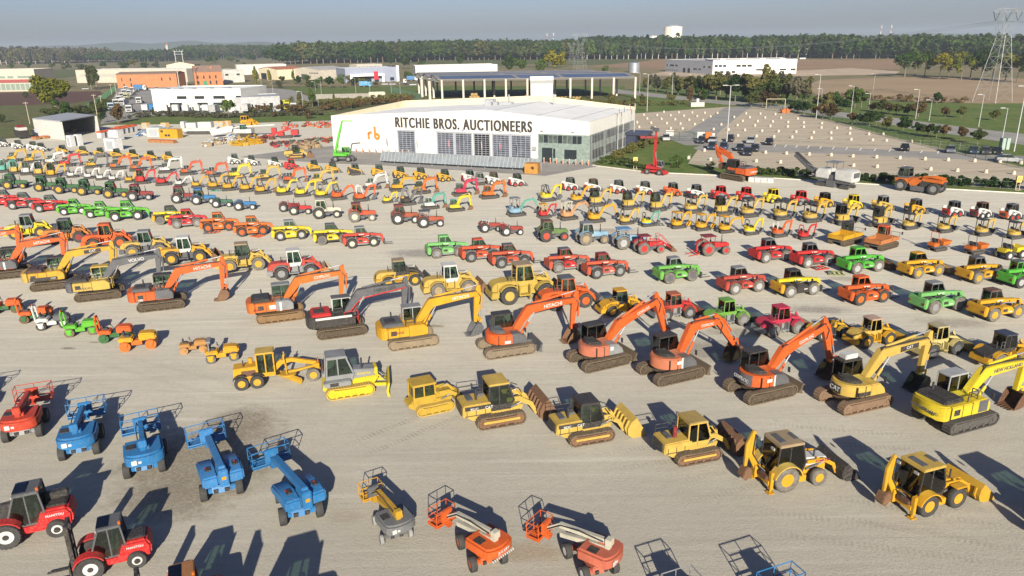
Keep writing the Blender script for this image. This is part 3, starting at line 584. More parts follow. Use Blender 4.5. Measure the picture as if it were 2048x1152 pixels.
def track_loader(root, b=YC, cabc=BLK, roofc=None, bk=RUST, hoodc=None, small=0, texts=(), exh=0, ribs=5, open_=0):
    roofc = roofc or cabc
    for y in (-.95, .95): track(root, -1.65, 1.65, y, .5, .92, .19, (lambda: paint(YC, .7, .5)) if small else None, b if small else RUST)
    G().ext([(-2.2, .85), (-1.7, .5), (1.4, .55), (1.6, 1.15), (-2.1, 1.15)], -.68, .68).build('chassis', b, root, bev=.05)
    if not small:
        G().ext([(-2.45, .9), (-.6, 1.0), (-.6, 1.75), (-2.4, 1.7)], -.85, .85).build('engine_hood', b, root, bev=.06)
        G().box(-2.5, -2.44, -.6, .6, 1.0, 1.6).build('grille', BLK, root, sm=0)
        for y in (-1, 1): G().box(-2.3, -.5, min(y * .86, y * .88), max(y * .86, y * .88), 1.38, 1.64).build('decal', BLK if texts else b, root, sm=0)
        cab(root, [(-.7, 1.1), (.65, 1.1), (.95, 1.6), (.6, 2.75), (-.65, 2.75)], -.78, .78, cabc, roofc, sill=1.45, t=.1, rt=.13)
        G().cyl((-1.4, -.2, 1.75), (-1.4, -.2, 2.5), .14 if exh else .07, 10).build('exhaust', RDK if exh else DARK, root)
    else:
        G().ext([(.2, 1.1), (1.7, 1.0), (1.7, 1.5), (.2, 1.65)], -.45, .45).build('engine_hood', b, root, bev=.06)
        cab(root, [(-1.7, 1.05), (.1, 1.05), (.15, 1.6), (.1, 2.6), (-1.65, 2.6)], -.78, .78, b, b, sill=1.6, t=.13, rt=.14, ov=.18)
        G().box(-1.85, -1.5, -.6, .6, .7, 1.3).build('rear_box', b, root, bev=.04)
    for y in (-.62, .62):
        o = G().arm([(.5, 1.6, .3), (1.3, 1.6, .34), (2.1, 1.1, .3), (2.5, .35, .2)], y - .07, y + .07).build('lift_arm', b, root, bev=.02); ram(o, (.6, 1.0), (1.6, 1.35), .075, DGR, y)
    G().arm([(1.4, 2.0, .14), (1.75, 1.6, .22), (1.9, 1.1, .12)], -.08, .08).build('bucket_lever', b, root); ram(root, (.75, 1.75), (1.45, 2.0), .07, b, 0)
    if small: lbucket(root, 2.2, .1, 1.0, 2.0, b)
    else: lbucket(root, 2.6, .02, 1.45, 2.4, bk, 6, ribs=ribs, ang=-14)
    if not small:
        g = G()
        for x in (-2.2, -1.6, -1.0): g.box(x, x + .03, -.89, -.84, .95, 1.36)
        g.box(-2.3, -.6, -.885, -.85, .98, 1.02).build('panel_seam', BLK, root, sm=0)
        G().box(-2.0, -1.6, -.3, .5, 1.75, 1.85).box(-1.2, -.8, .1, .6, 1.75, 1.95).build('engine_vent', DGR, root, bev=.03)
        G().tube([(.7, -.3, 1.9), (1.0, -.3, 2.2), (1.4, -.3, 2.15), (1.6, -.35, 1.8)], .035).tube([(.7, .3, 1.9), (1.1, .3, 2.3), (1.5, .3, 2.1)], .035).build('hose', DARK, root)
        g = G(); rails(g, [(-2.3, .75), (-.8, .75)], (1.7, 2.3), .025); g.build('handrail', BLK, root)
        G().box(-1.2, 1.2, -1.215, -1.19, .42, .6).build('track_guard', b, root, bev=.02)
    for t in texts: lettering(root, t[0], (t[1], t[2], t[3]), t[4], t[5], ry=t[6] if len(t) > 6 else 0)
def backhoe(root, roofc=CRM, bk=BLK, text=None, equal=0, bonnet=WHT, arm_out=0, fend=YC):
    b = YO
    r1, r2 = (.66, .62) if equal else (.78, .52)
    for y in (-.92, .92):
        wheel(root, -1.05, y, r1, .46, YO, TYRED if not equal else None, 22, lug=.06); wheel(root, 1.1, y, r2, .38, YO, TYRED if not equal else None, 20, lug=.06)
        arc_fender(root, -1.05, y - .3, y + .3, r1 + .13, r1, fend, 10, 165, .07)
        if equal: G().box(.75, 1.55, y - .25, y + .25, 1.3, 1.4).build('fender', b, root, bev=.03)
    G().box(-1.7, 1.9, -.45, .45, .5, 1.0).box(-.6, .25, -1.0, -.45, .45, .85).box(-.6, .25, .45, 1.0, .45, .85).build('chassis', b, root, bev=.03)
    G().ext([(.2, .95), (2.0, .95), (2.05, 1.35), (.2, 1.55)], -.42, .42).build('bonnet', bonnet, root, bev=.08)
    cab(root, [(-1.6, 1.05), (.1, .9), (.3, 1.5), (.0, 2.68), (-1.45, 2.68)], -.78, .78, BLK, roofc, sill=1.1, t=.08, rt=.16, ov=.08)
    G().box(-1.3, -.9, -.5, .5, 2.84, 2.9).box(-.3, .0, -.35, .35, 2.83, 2.88).build('roof_hatch', DGR, root, bev=.02)
    for y in (-.55, .55):
        o = G().arm([(.55, 1.35, .22), (1.7, 1.3, .24), (2.35, .9, .22), (2.6, .3, .16)], y - .06, y + .06).build('lift_arm', b, root, bev=.02); ram(o, (.5, .9), (1.9, 1.2), .06, DGR, y)
        ram(root, (1.2, 1.5), (2.45, .75), .05, b, y * .9)
    lbucket(root, 2.7, 0, 1.12, 2.35, bk, ribs=5 if equal else 0)
    for y in (-.85, .85):
        G().box(-2.05, -1.85, y - .12, y + .12, .25, 1.35).cyl((-1.95, y, .05), (-1.95, y, .5), .07, 8).box(-2.15, -1.75, y - .2, y + .2, .02, .08).build('stabilizer_leg', b, root, bev=.02)
    G().box(-2.1, -1.75, -.8, .8, .5, .75).box(-2.3, -1.95, .2, .55, .45, 1.2).build('slew_post', b, root)
    G().arm([(-2.15, 1.0, .3), (-2.55, 1.9, .42), (-2.45, 3.3, .25)], .3, .5).build('boom', b, root, bev=.03)
    G().arm([(-2.4, 3.35, .25), (-2.75, 2.6, .34), (-2.85, 1.2, .18)], .32, .48).build('stick', YE, root, bev=.02)
    ram(root, (-2.2, 1.15), (-2.35, 3.2), .07, b, .56, .5)
    G().ext([(-2.85, 1.25), (-2.55, 1.1), (-2.5, .6), (-2.9, .35), (-3.15, .6), (-3.0, 1.0)], .1, .7).build('backhoe_bucket', RUST, root, bev=.04)
    G().tube([(-2.0, .3, 1.2), (-2.5, .25, 2.0), (-2.4, .28, 3.2)], .04).tube([(-2.0, .1, .9), (-2.2, 0, 1.3), (-1.9, -.3, 1.0)], .04).tube([(-1.9, -.5, .8), (-2.15, -.2, 1.1), (-2.1, .2, .9)], .035).build('hose', DARK, root)
    G().box(-2.2, -1.8, -.7, .1, .75, 1.0).build('valve_block', BRN, root, bev=.03)
    for y in (-.6, .6): G().box(-1.9, -1.82, y - .14, y + .14, 2.6, 2.74).build('work_light', SLV, root, sm=0)
    G().cyl((1.2, -.25, 1.4), (1.2, -.25, 2.0), .05, 8).build('exhaust', DARK, root)
    if text: lettering(root, text, (1.55, -.62, 1.32), .2, (.25, .02, .1))
def boom_lift(root, c=BLU, kind='straight', rim=DGR, boomc=None, yaw=0, cwc=None, chassis=None, basketc=None, text=None, bw=2.3, tyre=None):
    boomc = boomc or c; cwc = cwc or c; chassis = chassis or c; basketc = basketc or c
    r = .5 if kind != 'small' else .36
    for x in (-1.15, 1.15):
        for y in (-.98, .98): wheel(root, x, y, r, .4 if kind != 'small' else .26, rim, tyre, 20, lug=.08 if kind != 'small' else .02)
    G().ext([(-1.5, .45), (1.5, .45), (1.3, .85), (-1.3, .85)], -.5, .5).beam((-1.15, -.85, .55), (-1.15, .85, .55), .3, .3).beam((1.15, -.85, .55), (1.15, .85, .55), .3, .3).cyl((0, 0, .8), (0, 0, 1.05), .5, 16).build('chassis', chassis, root, bev=.05)
    M = Matrix.Rotation(R(yaw), 4, 'Z')
    if kind == 'straight':
        for y in (-1, 1): G(M).ext([(-1.55, .95), (1.0, .95), (1.25, 1.2), (.9, 1.55), (-.6, 1.75), (-1.5, 1.6)], min(y * .25, y * 1.15), max(y * .25, y * 1.15)).build('engine_cover', cwc, root, bev=.1)
        G(M).box(-1.75, -.6, -.26, .26, .95, 2.0).build('turret', c, root, bev=.05)
        G(M).beam((-1.5, 0, 1.95), (3.5, 0, 1.55), .36, .42).build('boom', boomc, root, bev=.03)
        G(M).beam((2.6, 0, 1.6), (4.3, 0, 1.15), .26, .3).build('boom', boomc, root, bev=.02)
        G(M).tube([(-.8, -.26, 1.9), (3.0, -.26, 1.5)], .05).build('hose', DARK, root); ram(root, M @ Vector((-.3, 0, 1.2)), M @ Vector((1.6, 0, 1.55)), .08, DGR)
        bx, bz = 4.4, .65
        for y in (-.8, .8): G(M).cyl((-.6, y, 1.72), (-.6, y, 1.82), .06, 8).build('beacon', RED, root)
    else:
        pl = [(-1.05 + .55 * math.cos(R(t)) * 1.1, 1.12 * math.sin(R(t)) / math.sin(R(100))) for t in range(100, 261, 16)]
        G(M).ext([(.35, 1.1)] + [(x - .35, y) for x, y in pl] + [(.35, -1.1)], .95, 1.75, 'z').build('counterweight', cwc, root, bev=.14)
        G(M).box(-1.3, -.6, -.35, .1, 1.5, 2.05).build('turret', c, root, bev=.04)
        G(M).beam((-1.15, .0, 1.75), (2.1, .0, 1.35), .3, .3).build('lower_boom', boomc, root, bev=.02)
        G(M).beam((-1.25, -.05, 2.15), (2.2, -.05, 1.95), .28, .34).build('boom', boomc, root, bev=.02)
        G(M).beam((-1.2, .0, 1.7), (-1.3, 0, 2.3), .34, .36).box(-1.5, -1.1, -.24, .24, 2.0, 2.45).build('knuckle', boomc, root, bev=.03)
        G(M).beam((2.15, -.05, 2.0), (3.1, -.05, 1.35), .18, .22).build('jib', boomc, root)
        ram(root, M @ Vector((-.2, -.25, 1.7)), M @ Vector((1.4, -.2, 1.95)), .06, DGR)
        G(M).tube([(-1.0, .22, 2.2), (.6, .25, 2.3), (2.0, .18, 2.1), (3.0, .15, 1.4)], .035).build('hose', DARK, root)
        bx, bz = 3.25, .7
    if kind == 'straight':
        for y in (-.95, .55): G(M).box(-.9, -.5, y, y + .3, 1.7, 1.8).build('vent', BLK, root, sm=0)
        G(M).box(-1.77, -1.74, -.12, .12, 1.4, 1.6).build('decal', YO, root, sm=0)
    else:
        G(M).box(-2.0, -1.96, .45, .75, 1.2, 1.5).box(-2.0, -1.96, .2, .38, 1.25, 1.4).build('decal', WHT, root, sm=0) if not text else None
        G(M).box(-.9, -.3, .4, .95, 1.75, 1.79).build('vent', BLK, root, sm=0)
    for y in (-.3, .3): G().box(-1.52, -1.44, y - .12, y + .12, .5, .72).build('chassis_pocket', BLK, root, sm=0)
    w = bw / 2; ct = boomc if kind == 'none' else basketc
    G(M).box(bx, bx + .9, -w, w, bz, bz + .06).build('basket_floor', ct, root)
    g = G(M); P = [(bx, -w), (bx, -w * .33), (bx, w * .33), (bx, w), (bx + .9, w), (bx + .9, 0), (bx + .9, -w), (bx, -w)]; rails(g, P, (bz, bz + 1.12), .028); g.tube([(x, y, bz + .18) for x, y in P], .05)
    b = g.build('basket', ct, root)
    G(M).box(bx - .16, bx + .08, -.42, .42, bz + .3, bz + 1.15).build('control_panel', ct if kind != 'small' else DGR, b, bev=.04)
    G(M).beam((bx - .4, 0, bz + .1), (bx + .05, 0, bz + .25), .35, .3).build('basket_mount', ct, root)
    if text:
        lettering(root, text, M @ Vector((-2.02, 0, 1.42)), .26, WHT, rz=-90 + yaw)
        g = G(M)
        for i in range(-5, 6): g.ext([(i * .17, 1.0), (i * .17 + .08, 1.0), (i * .17 + .16, 1.18), (i * .17 + .08, 1.18)], -2.03, -1.98, 'x')
        g.build('warning_stripe', WHT, root, sm=0)
def rough_forklift(root, body=RED, mast=1, roofc=DGR, cabc=DGR):
    for y in (-.78, .78): wheel(root, 1.0, y, .66, .5, WHT, None, 22, lug=.08); wheel(root, -1.05, y * .95, .46, .36, WHT, None, 20, lug=.04)
    for y in (-.8, .8): arc_fender(root, 1.0, y - .26, y + .26, .76, .66, body, 20, 150)
    G().ext([(-1.75, .55), (-1.5, .4), (1.3, .4), (1.3, .85), (-.2, .9), (-.4, 1.45), (-1.6, 1.45), (-1.8, 1.1)], -.68, .68).build('body', body, root, bev=.1)
    G().ext([(-1.6, 1.44), (-.6, 1.46), (-.6, 1.56), (-1.5, 1.54)], -.45, .45).build('engine_hood', BLK, root, bev=.04)
    cab(root, [(-.7, .85), (.75, .85), (.85, 1.35), (.45, 2.45), (-.55, 2.45)], -.62, .62, cabc, roofc, sill=None, t=.08, rt=.1)
    for x, y in ((1.0, -.78), (1.0, .78), (-1.05, -.74), (-1.05, .74)): G().cyl((x, y - .22, .66 if x > 0 else .46), (x, y + .22, .66 if x > 0 else .46), .14, 10).build('hub', BLK, root)
    G().box(-.9, -.2, -.69, -.68, 1.2, 1.24).box(-1.6, -1.0, -.69, -.68, .75, .78).build('panel_seam', BLK, root, sm=0)
    G().box(-.05, .5, -.5, .5, 2.565, 2.585).build('roof_window', glassm((.2, .35, .38)), root)
    G().cyl((-.55, .5, 2.5), (-.55, .5, 2.7), .07, 8).build('beacon', OR, root)
    if mast:
        g = G()
        for y in (-.4, .4): g.box(1.65, 1.85, y - .08, y + .08, .15, 3.0)
        for z in (.4, 1.5, 2.3, 2.95): g.box(1.68, 1.82, -.4, .4, z - .06, z + .06)
        g.build('mast', BLK, root); G().cyl((1.72, 0, .3), (1.72, 0, 2.6), .06, 8).build('hydraulic_cylinder', DARK, root)
        G().box(1.9, 1.97, -.6, .6, .25, .85).box(1.97, 3.1, -.45, -.32, .12, .17).box(1.97, 3.1, .32, .45, .12, .17).build('forks', BLK, root)
    else:
        G().arm([(-1.6, 1.75, .34), (1.5, 1.55, .32), (2.2, 1.0, .3), (2.3, .4, .22)], -.5, -.15).build('boom', BLK, root, bev=.03); G().box(2.3, 2.45, -.6, .6, .2, .8).box(2.45, 3.4, -.45, -.33, .15, .2).box(2.45, 3.4, .33, .45, .15, .2).build('forks', BLK, root)
    for y in (-1, 1): lettering(root, 'MANITOU', (-1.05, y * .695, 1.15), .17, WHT, rz=0 if y < 0 else 180)
def tracked_dumper(root, body=YE, cabc=BLK, small=0):
    for y in (-.95, .95): track(root, -2.1, 2.1, y, .6, .85, .2, None)
    G().box(-2.0, 2.1, -.7, .7, .5, .9).build('chassis', DGR, root)
    g = G().box(-2.4, .4, -1.15, 1.15, .95, 1.05).box(-2.4, -2.3, -1.15, 1.15, 1.05, 1.5).box(.3, .4, -1.15, 1.15, 1.05, 1.75).box(-2.4, .4, -1.15, -1.05, 1.05, 1.5).box(-2.4, .4, 1.05, 1.15, 1.05, 1.5); g.build('dump_bed', body, root)
    G().ext([(.5, .9), (2.4, .9), (2.45, 1.35), (.5, 1.55)], -1.1, 1.1).build('engine_hood', body, root, bev=.07)
    cab(root, [(.4, 1.3), (1.5, 1.3), (1.6, 1.8), (1.5, 2.75), (.45, 2.75)], -.1, 1.05, cabc, cabc, sill=1.6, t=.08)
    G().tube([(2.4, -1.0, 1.35), (2.4, -1.0, 1.9), (2.4, .2, 1.9), (2.4, .2, 1.35)], .03).build('handrail', DGR, root); mirror(root, 2.3, -1.15, 1.9, -.2)
def mini_dumper(root, c=OR, wheels=0, bar=None):
    if wheels:
        for x in (-.85, .75):
            for y in (-.6, .6): wheel(root, x, y, .42, .34, WHT, None, 16)
    else:
        for y in (-.45, .45): track(root, -.95, .85, y, .28, .45, .13, TRKB)
    G().box(-.9, .8, -.35, .35, .35, .6).build('chassis', DGR, root)
    G().ext([(-1.2, .6), (-.35, .6), (-.35, 1.0), (-1.15, 1.0)], -.5, .5).build('engine_hood', c, root, bev=.08)
    G().box(-.8, -.4, -.22, .22, 1.0, 1.2).box(-.9, -.75, -.22, .22, 1.15, 1.5).box(-.25, -.05, -.3, .3, .6, 1.3).build('seat', DARK, root, bev=.04)
    G().tube([(-.6, -.48, .95), (-.7, -.48, 2.0), (-.65, -.35, 2.15), (-.65, .35, 2.15), (-.7, .48, 2.0), (-.6, .48, .95)], .04, 6).build('roll_bar', bar or DGR, root)
    G().ext([(.05, .65), (.95, .65), (1.35, 1.05), (1.3, 1.1), (.92, .72), (.12, .72), (.12, 1.1), (.05, 1.1)], -.6, .6).box(.08, 1.1, -.6, -.55, .68, 1.08).box(.08, 1.1, .55, .6, .68, 1.08).build('skip', c, root)
def roto_tele(root, c=RED, up=((-.9, 2.0), (.2, 5.6)), jib=None, cabc=None, lean=0, att=DGR, bw=.3, rimc=GRY):
    cabc = cabc or c
    for x in (-1.5, 1.5):
        for y in (-.98, .98): wheel(root, x, y, .64, .46, rimc, None, 18)
    G().ext([(-2.6, .5), (2.6, .5), (2.5, 1.05), (-2.5, 1.05)], -.6, .6).box(-2.7, -2.45, -1.2, 1.2, .25, .7).box(2.45, 2.7, -1.2, 1.2, .25, .7).cyl((0, 0, 1.0), (0, 0, 1.3), .6, 16).build('chassis', c if not lean else DGR, root, bev=.04)
    G().ext([(-2.0, 1.3), (1.2, 1.3), (1.2, 1.65), (-1.2, 1.9), (-1.9, 2.1)], -1.1, 1.1).build('turntable', c, root, bev=.08)
    cab(root, [(-.3, 1.5), (1.3, 1.5), (1.6, 2.1), (1.1, 3.0), (-.3, 3.0)], .15, 1.1, cabc, cabc, sill=1.9, t=.09)
    a, b = up; G().arm([(a[0], a[1], .5), (b[0], b[1], .42)], -.55, -.1).build('boom', c, root, bev=.03)
    d = Vector((b[0] - a[0], b[1] - a[1])).normalized(); e = (b[0] + d.x * 1.4, b[1] + d.y * 1.4)
    G().arm([(b[0], b[1], .34), (e[0], e[1], .3)], -.5, -.15).build('boom', c, root, bev=.02)
    if jib: G().arm([(e[0], e[1], .26), (jib[0], jib[1], .2)], -.45, -.2).tube([(jib[0] - .1, -.3, jib[1] - .3), (jib[0] - .1, -.3, jib[1] + .7), (jib[0] - .2, -.3, jib[1] + .8)], .05).tube([(jib[0], -.3, jib[1] - .2), (jib[0] + 1.3, -.3, jib[1] - .25)], .05).build('jib', c, root)
    else: G().box(e[0] - .5, e[0] + .5, -.8, .2, e[1], e[1] + .7).beam((e[0] - .4, -.3, e[1] + .5), (e[0] - 1.3, -.3, e[1] + .8), .7, .6).build('winch_head', att, root, bev=.04)
    ram(root, (a[0] + .6, 1.7), (a[0] * .5 + b[0] * .5 + .2, a[1] * .5 + b[1] * .5), .1, c, -.3)
def milling_machine(root):
    for x in (-2.2, 1.7):
        for y in (-.9, .9): track(root, x - .75, x + .75, y, .35, .6, .15, TRKB, TRKB)
    G().ext([(-2.8, .75), (2.3, .75), (2.3, 1.25), (-2.8, 1.25)], -.85, .85).box(-.6, .8, -1.05, 1.05, .1, 1.1).build('chassis', DGR, root)
    G().ext([(-3.4, 1.1), (-.6, 1.25), (-.5, 2.75), (-2.9, 2.85), (-3.4, 2.6)], -1.15, 1.15).build('engine_housing', WHT, root, bev=.12)
    G().box(-3.43, -3.38, -.8, .8, 1.75, 2.5).build('grille', DGR, root, sm=0); G().box(-3.0, -.8, -1.165, -1.155, 1.5, 1.58).build('stripe', RED, root, sm=0)
    G().ext([(.5, 1.25), (2.7, 1.25), (2.7, 2.2), (2.3, 2.7), (.5, 2.7)], -1.1, 1.1).build('front_housing', WHT, root, bev=.12)
    G().box(-.5, .5, -.9, .9, 1.25, 1.9).build('operator_platform', DGR, root)
    g = G(); [g.cyl((x, y, 1.9), (x, y, 3.7), .04, 6) for x in (-.6, 1.0) for y in (-.9, .9)]; k = g.build('roof_frame', DGR, root); G().box(-.9, 1.3, -1.1, 1.1, 3.7, 3.82).build('roof', GRY, k, bev=.03)
    G().beam((2.4, 0, 1.5), (4.0, 0, 2.2), .9, .5).beam((4.0, 0, 2.2), (7.0, 0, 4.2), 1.0, .5).build('conveyor', DGR, root, bev=.03)
    G().beam((3.9, 0, 2.5), (7.0, 0, 4.55), .8, .1).build('conveyor_belt', BLK, root); ram(root, (2.6, 2.5), (4.6, 3.0), .07, GRY, .45)
def recycler(root):
    for x in (-2.3, 2.3):
        for y in (-1.1, 1.1): wheel(root, x, y, .85, .5, GRY, None, 22, lug=.09)
    G().box(-3.0, 3.2, -.6, .6, .6, 1.1).ext([(-.9, .25), (.9, .25), (1.0, 1.0), (-.9, 1.0)], -1.15, 1.15).build('chassis', DGR, root, bev=.03)
    G().box(-1.5, -.2, -1.0, 1.0, 1.0, 1.75).box(-2.9, -1.5, -.7, .7, 1.0, 1.6).build('engine', BLK, root, bev=.05)
    G().ext([(-3.3, 1.6), (-.6, 1.7), (-.3, 2.15), (-2.9, 2.1), (-3.3, 1.95)], -.95, .95).build('engine_housing', OR, root, bev=.08)
    for y in (-1.0, 1.0):
        G().ext([(-.6, 1.9), (.2, 1.0), (.9, .75), (1.4, 1.5), (.6, 2.1)], y - .12, y + .12).build('side_frame', OR, root, bev=.04)
        arc_fender(root, 2.3, y - .2, y + .2, 1.0, .85, OR, 30, 160, .12)
    G().ext([(.4, 1.2), (3.4, 1.35), (3.5, 1.8), (1.4, 2.0), (.4, 2.0)], -.85, .85).build('body', OR, root, bev=.08)
    for y in (-.65, 0, .6): G().tube([(-3.1, y, 2.2), (-1.6, y * .8, 2.4), (-.4, y * .7, 2.25)], .15, 8).build('hose', OR, root)
    G().box(-1.5, -.7, -1.1, -.35, 2.1, 2.6).build('tank', CRM, root, bev=.05); G().tube([(-2.6, -.7, 1.5), (-1.8, -1.05, 1.3), (-1.0, -1.05, 1.6)], .06).build('pipe', SLV, root)
    G().box(-3.34, -3.28, -.6, .6, 1.2, 1.85).build('grille', BLK, root, sm=0)
    cab(root, [(1.5, 1.95), (3.0, 1.95), (3.1, 2.5), (2.9, 3.3), (1.6, 3.3)], -.8, .8, DGR, DGR, sill=2.15, t=.09)
def car(root, c=BLK, kind='hatch'):
    L = 2.15; h = 1.48 if kind != 'suv' else 1.62
    for x in (-1.3, 1.3):
        for y in (-.74, .74): wheel(root, x, y, .32, .2, SLV, None, 14, lug=0)
    G().ext([(-L, .35), (-1.7, .22), (1.7, .22), (L, .35), (L, .62), (1.9, .8), (.95, .92), (-1.9, .95), (-L, .8)], -.86, .86).build('body', lambda: paint(c, .22, .1), root, bev=.09)
    pr = [(-1.95, .93), (.98, .9), (.3, h - .07), (-1.2, h - .07)] if kind != 'sedan' else [(-1.5, .93), (.95, .9), (.2, h - .1), (-.9, h - .1)]
    G().ext([(-1.9, .92), (.92, .9), (.28, h - .06), (-1.2, h - .06)] if kind != 'sedan' else pr, -.72, .72).build('window', lambda: plain((.012, .014, .016), .08, var=.1), root, bev=.04)
    a, b = pr[-1], pr[-2]; G().ext([(a[0] - .1, a[1] - .03), (b[0] + .08, b[1] - .03), (b[0], b[1] + .05), (a[0], a[1] + .05)], -.68, .68).build('roof', lambda: paint(c, .22, .1), root, bev=.04)
    for y in (-.62, .62): G().box(L - .06, L + .01, y - .17, y + .17, .58, .72).build('headlight', SLV, root, bev=.02); G().box(-L - .01, -L + .05, y - .15, y + .15, .66, .82).build('tail_light', RDK, root, bev=.02)
    G().box(-L - .015, -L, -.26, .26, .45, .57).build('number_plate', WHT, root, sm=0)
def truck(root, c=WHT, box=None, tall=0):
    x1 = 1.7
    for x in (-1.9, 1.6):
        for y in (-.98, .98): wheel(root, x, y, .5, .34, SLV, None, 14, lug=0)
    G().box(-3.0, 2.0, -.45, .45, .55, .9).build('chassis', DGR, root)
    G().ext([(.5, .75), (2.55, .45), (2.6, 1.7), (2.45, 3.0 + tall), (1.6, 3.25 + tall), (.5, 3.05 + tall)], -1.2, 1.2).build('driver_cab', c, root, bev=.1)
    G().ext([(2.62, 1.75), (2.5, 2.65), (2.46, 2.65), (2.55, 1.75)], -1.08, 1.08).build('windscreen', lambda: plain((.015, .02, .025), .1), root); G().box(2.6, 2.63, -.8, .8, .75, 1.45).build('grille', DGR, root, sm=0)
    for y in (-1, 1): G().box(1.6, 2.3, min(y * 1.19, y * 1.21), max(y * 1.19, y * 1.21), 1.8, 2.55).build('side_window', lambda: plain((.015, .02, .025), .1), root, sm=0)
    if box: G().box(-4.8, .35, -1.25, 1.25, .95, 3.5).build('cargo_box', box, root, bev=.04)
    else: G().box(-2.6, -1.2, -.6, .6, .95, 1.1).build('coupling', DGR, root)
PC = {}
def put(fn, px, py, label, name, cat, group=None, s=1., h=18., hw=1.0, **o):
    """the pixel is where the side towards the camera meets the ground, half-way along"""
    p = at(px, py); n = Vector((-math.sin(R(h)), math.cos(R(h)), 0))
    if n.dot(-p) < 0: n = -n
    c = p - n * hw * s
    key = (fn.__name__, repr(sorted(o.items(), key=lambda kv: kv[0])))
    if key in PC:
        r = dup(PC[key]); tag(r, label, cat, group); r.name = name
        if not group and 'group' in r: del r['group']
    else:
        r = thing(name, label, cat, group=group); fn(r, **o); PC[key] = r
    r.location = c; r.rotation_euler = (0, 0, R(h)); r.scale = (s, s, s)
    return r
# ------------------------------------------------------------------ setting
def proj(v):
    d = Vector(v) - Vector((0, 0, H)); x, y, z = d.dot(rr), d.dot(uu), d.dot(f0)
    return CX + F * x / z, CY - F * y / z
def ground_mat(name, cols, scales, rough=.95, bump=.0, extra=None, coord='Position'):
    m, nt, b = nodes(name); geo = N(nt, 'ShaderNodeNewGeometry'); P = geo.outputs['Position']
    c = cols[0]
    for (col, sc, lo, hi, st) in scales:
        v = P
        if st:
            mp = N(nt, 'ShaderNodeMapping'); mp.inputs['Rotation'].default_value = (0, 0, R(st[0])); mp.inputs['Scale'].default_value = (st[1], st[2], 1); nt.links.new(P, mp.inputs['Vector']); v = mp.outputs[0]
        c = mixc(nt, ramp(nt, noise(nt, v, sc, 8, .68, .3 if st else 0), lo, hi), c, col)
    if extra: c = extra(nt, P, c)
    nt.links.new(c, b.inputs['Base Color']) if not isinstance(c, tuple) else None
    b.inputs['Roughness'].default_value = rough; b.inputs['Specular IOR Level'].default_value = .15
    if bump:
        bp = N(nt, 'ShaderNodeBump', Strength=.6, Distance=bump); nt.links.new(noise(nt, P, 6, 8, .75), bp.inputs['Height']); nt.links.new(bp.outputs[0], b.inputs['Normal'])
    return m
STAINS = [(400, 925, 5.6, 5.0, .8, (.12, .085, .045)), (478, 850, 3.0, 2.6, .7, (.13, .09, .05)), (345, 1000, 3.6, 2.4, .65, (.13, .095, .055)), (1050, 1105, 2.3, .9, .55, (.30, .17, .05)), (1420, 700, 4.2, 2.6, .6, (.15, .13, .11)), (1640, 620, 3.6, 1.2, .55, (.14, .12, .11)), (1470, 665, 3.0, 1.2, .5, (.18, .15, .11)), (838, 507, 4.4, 2.2, .6, (.14, .13, .125)),
          (1690, 740, 3.2, 2.2, .45, (.17, .14, .11)), (1910, 645, 3.5, 1.4, .5, (.16, .13, .11)), (1690, 558, 2.4, 1.0, .45, (.16, .14, .11)), (1230, 462, 3.4, 1.6, .4, (.17, .15, .14)), (2000, 540, 4.0, 1.8, .4, (.17, .14, .11)), (1860, 685, 4, 1.2, .4, (.17, .15, .12)), (690, 1035, 1.1, .8, .4, (.30, .22, .12)), (250, 500, 3, 1.2, .3, (.2, .17, .15)), (870, 652, .9, .35, .8, (.2, .15, .07)), (136, 697, .7, .3, .9, (.10, .08, .06)), (188, 685, .6, .2, .7, (.12, .1, .08))]
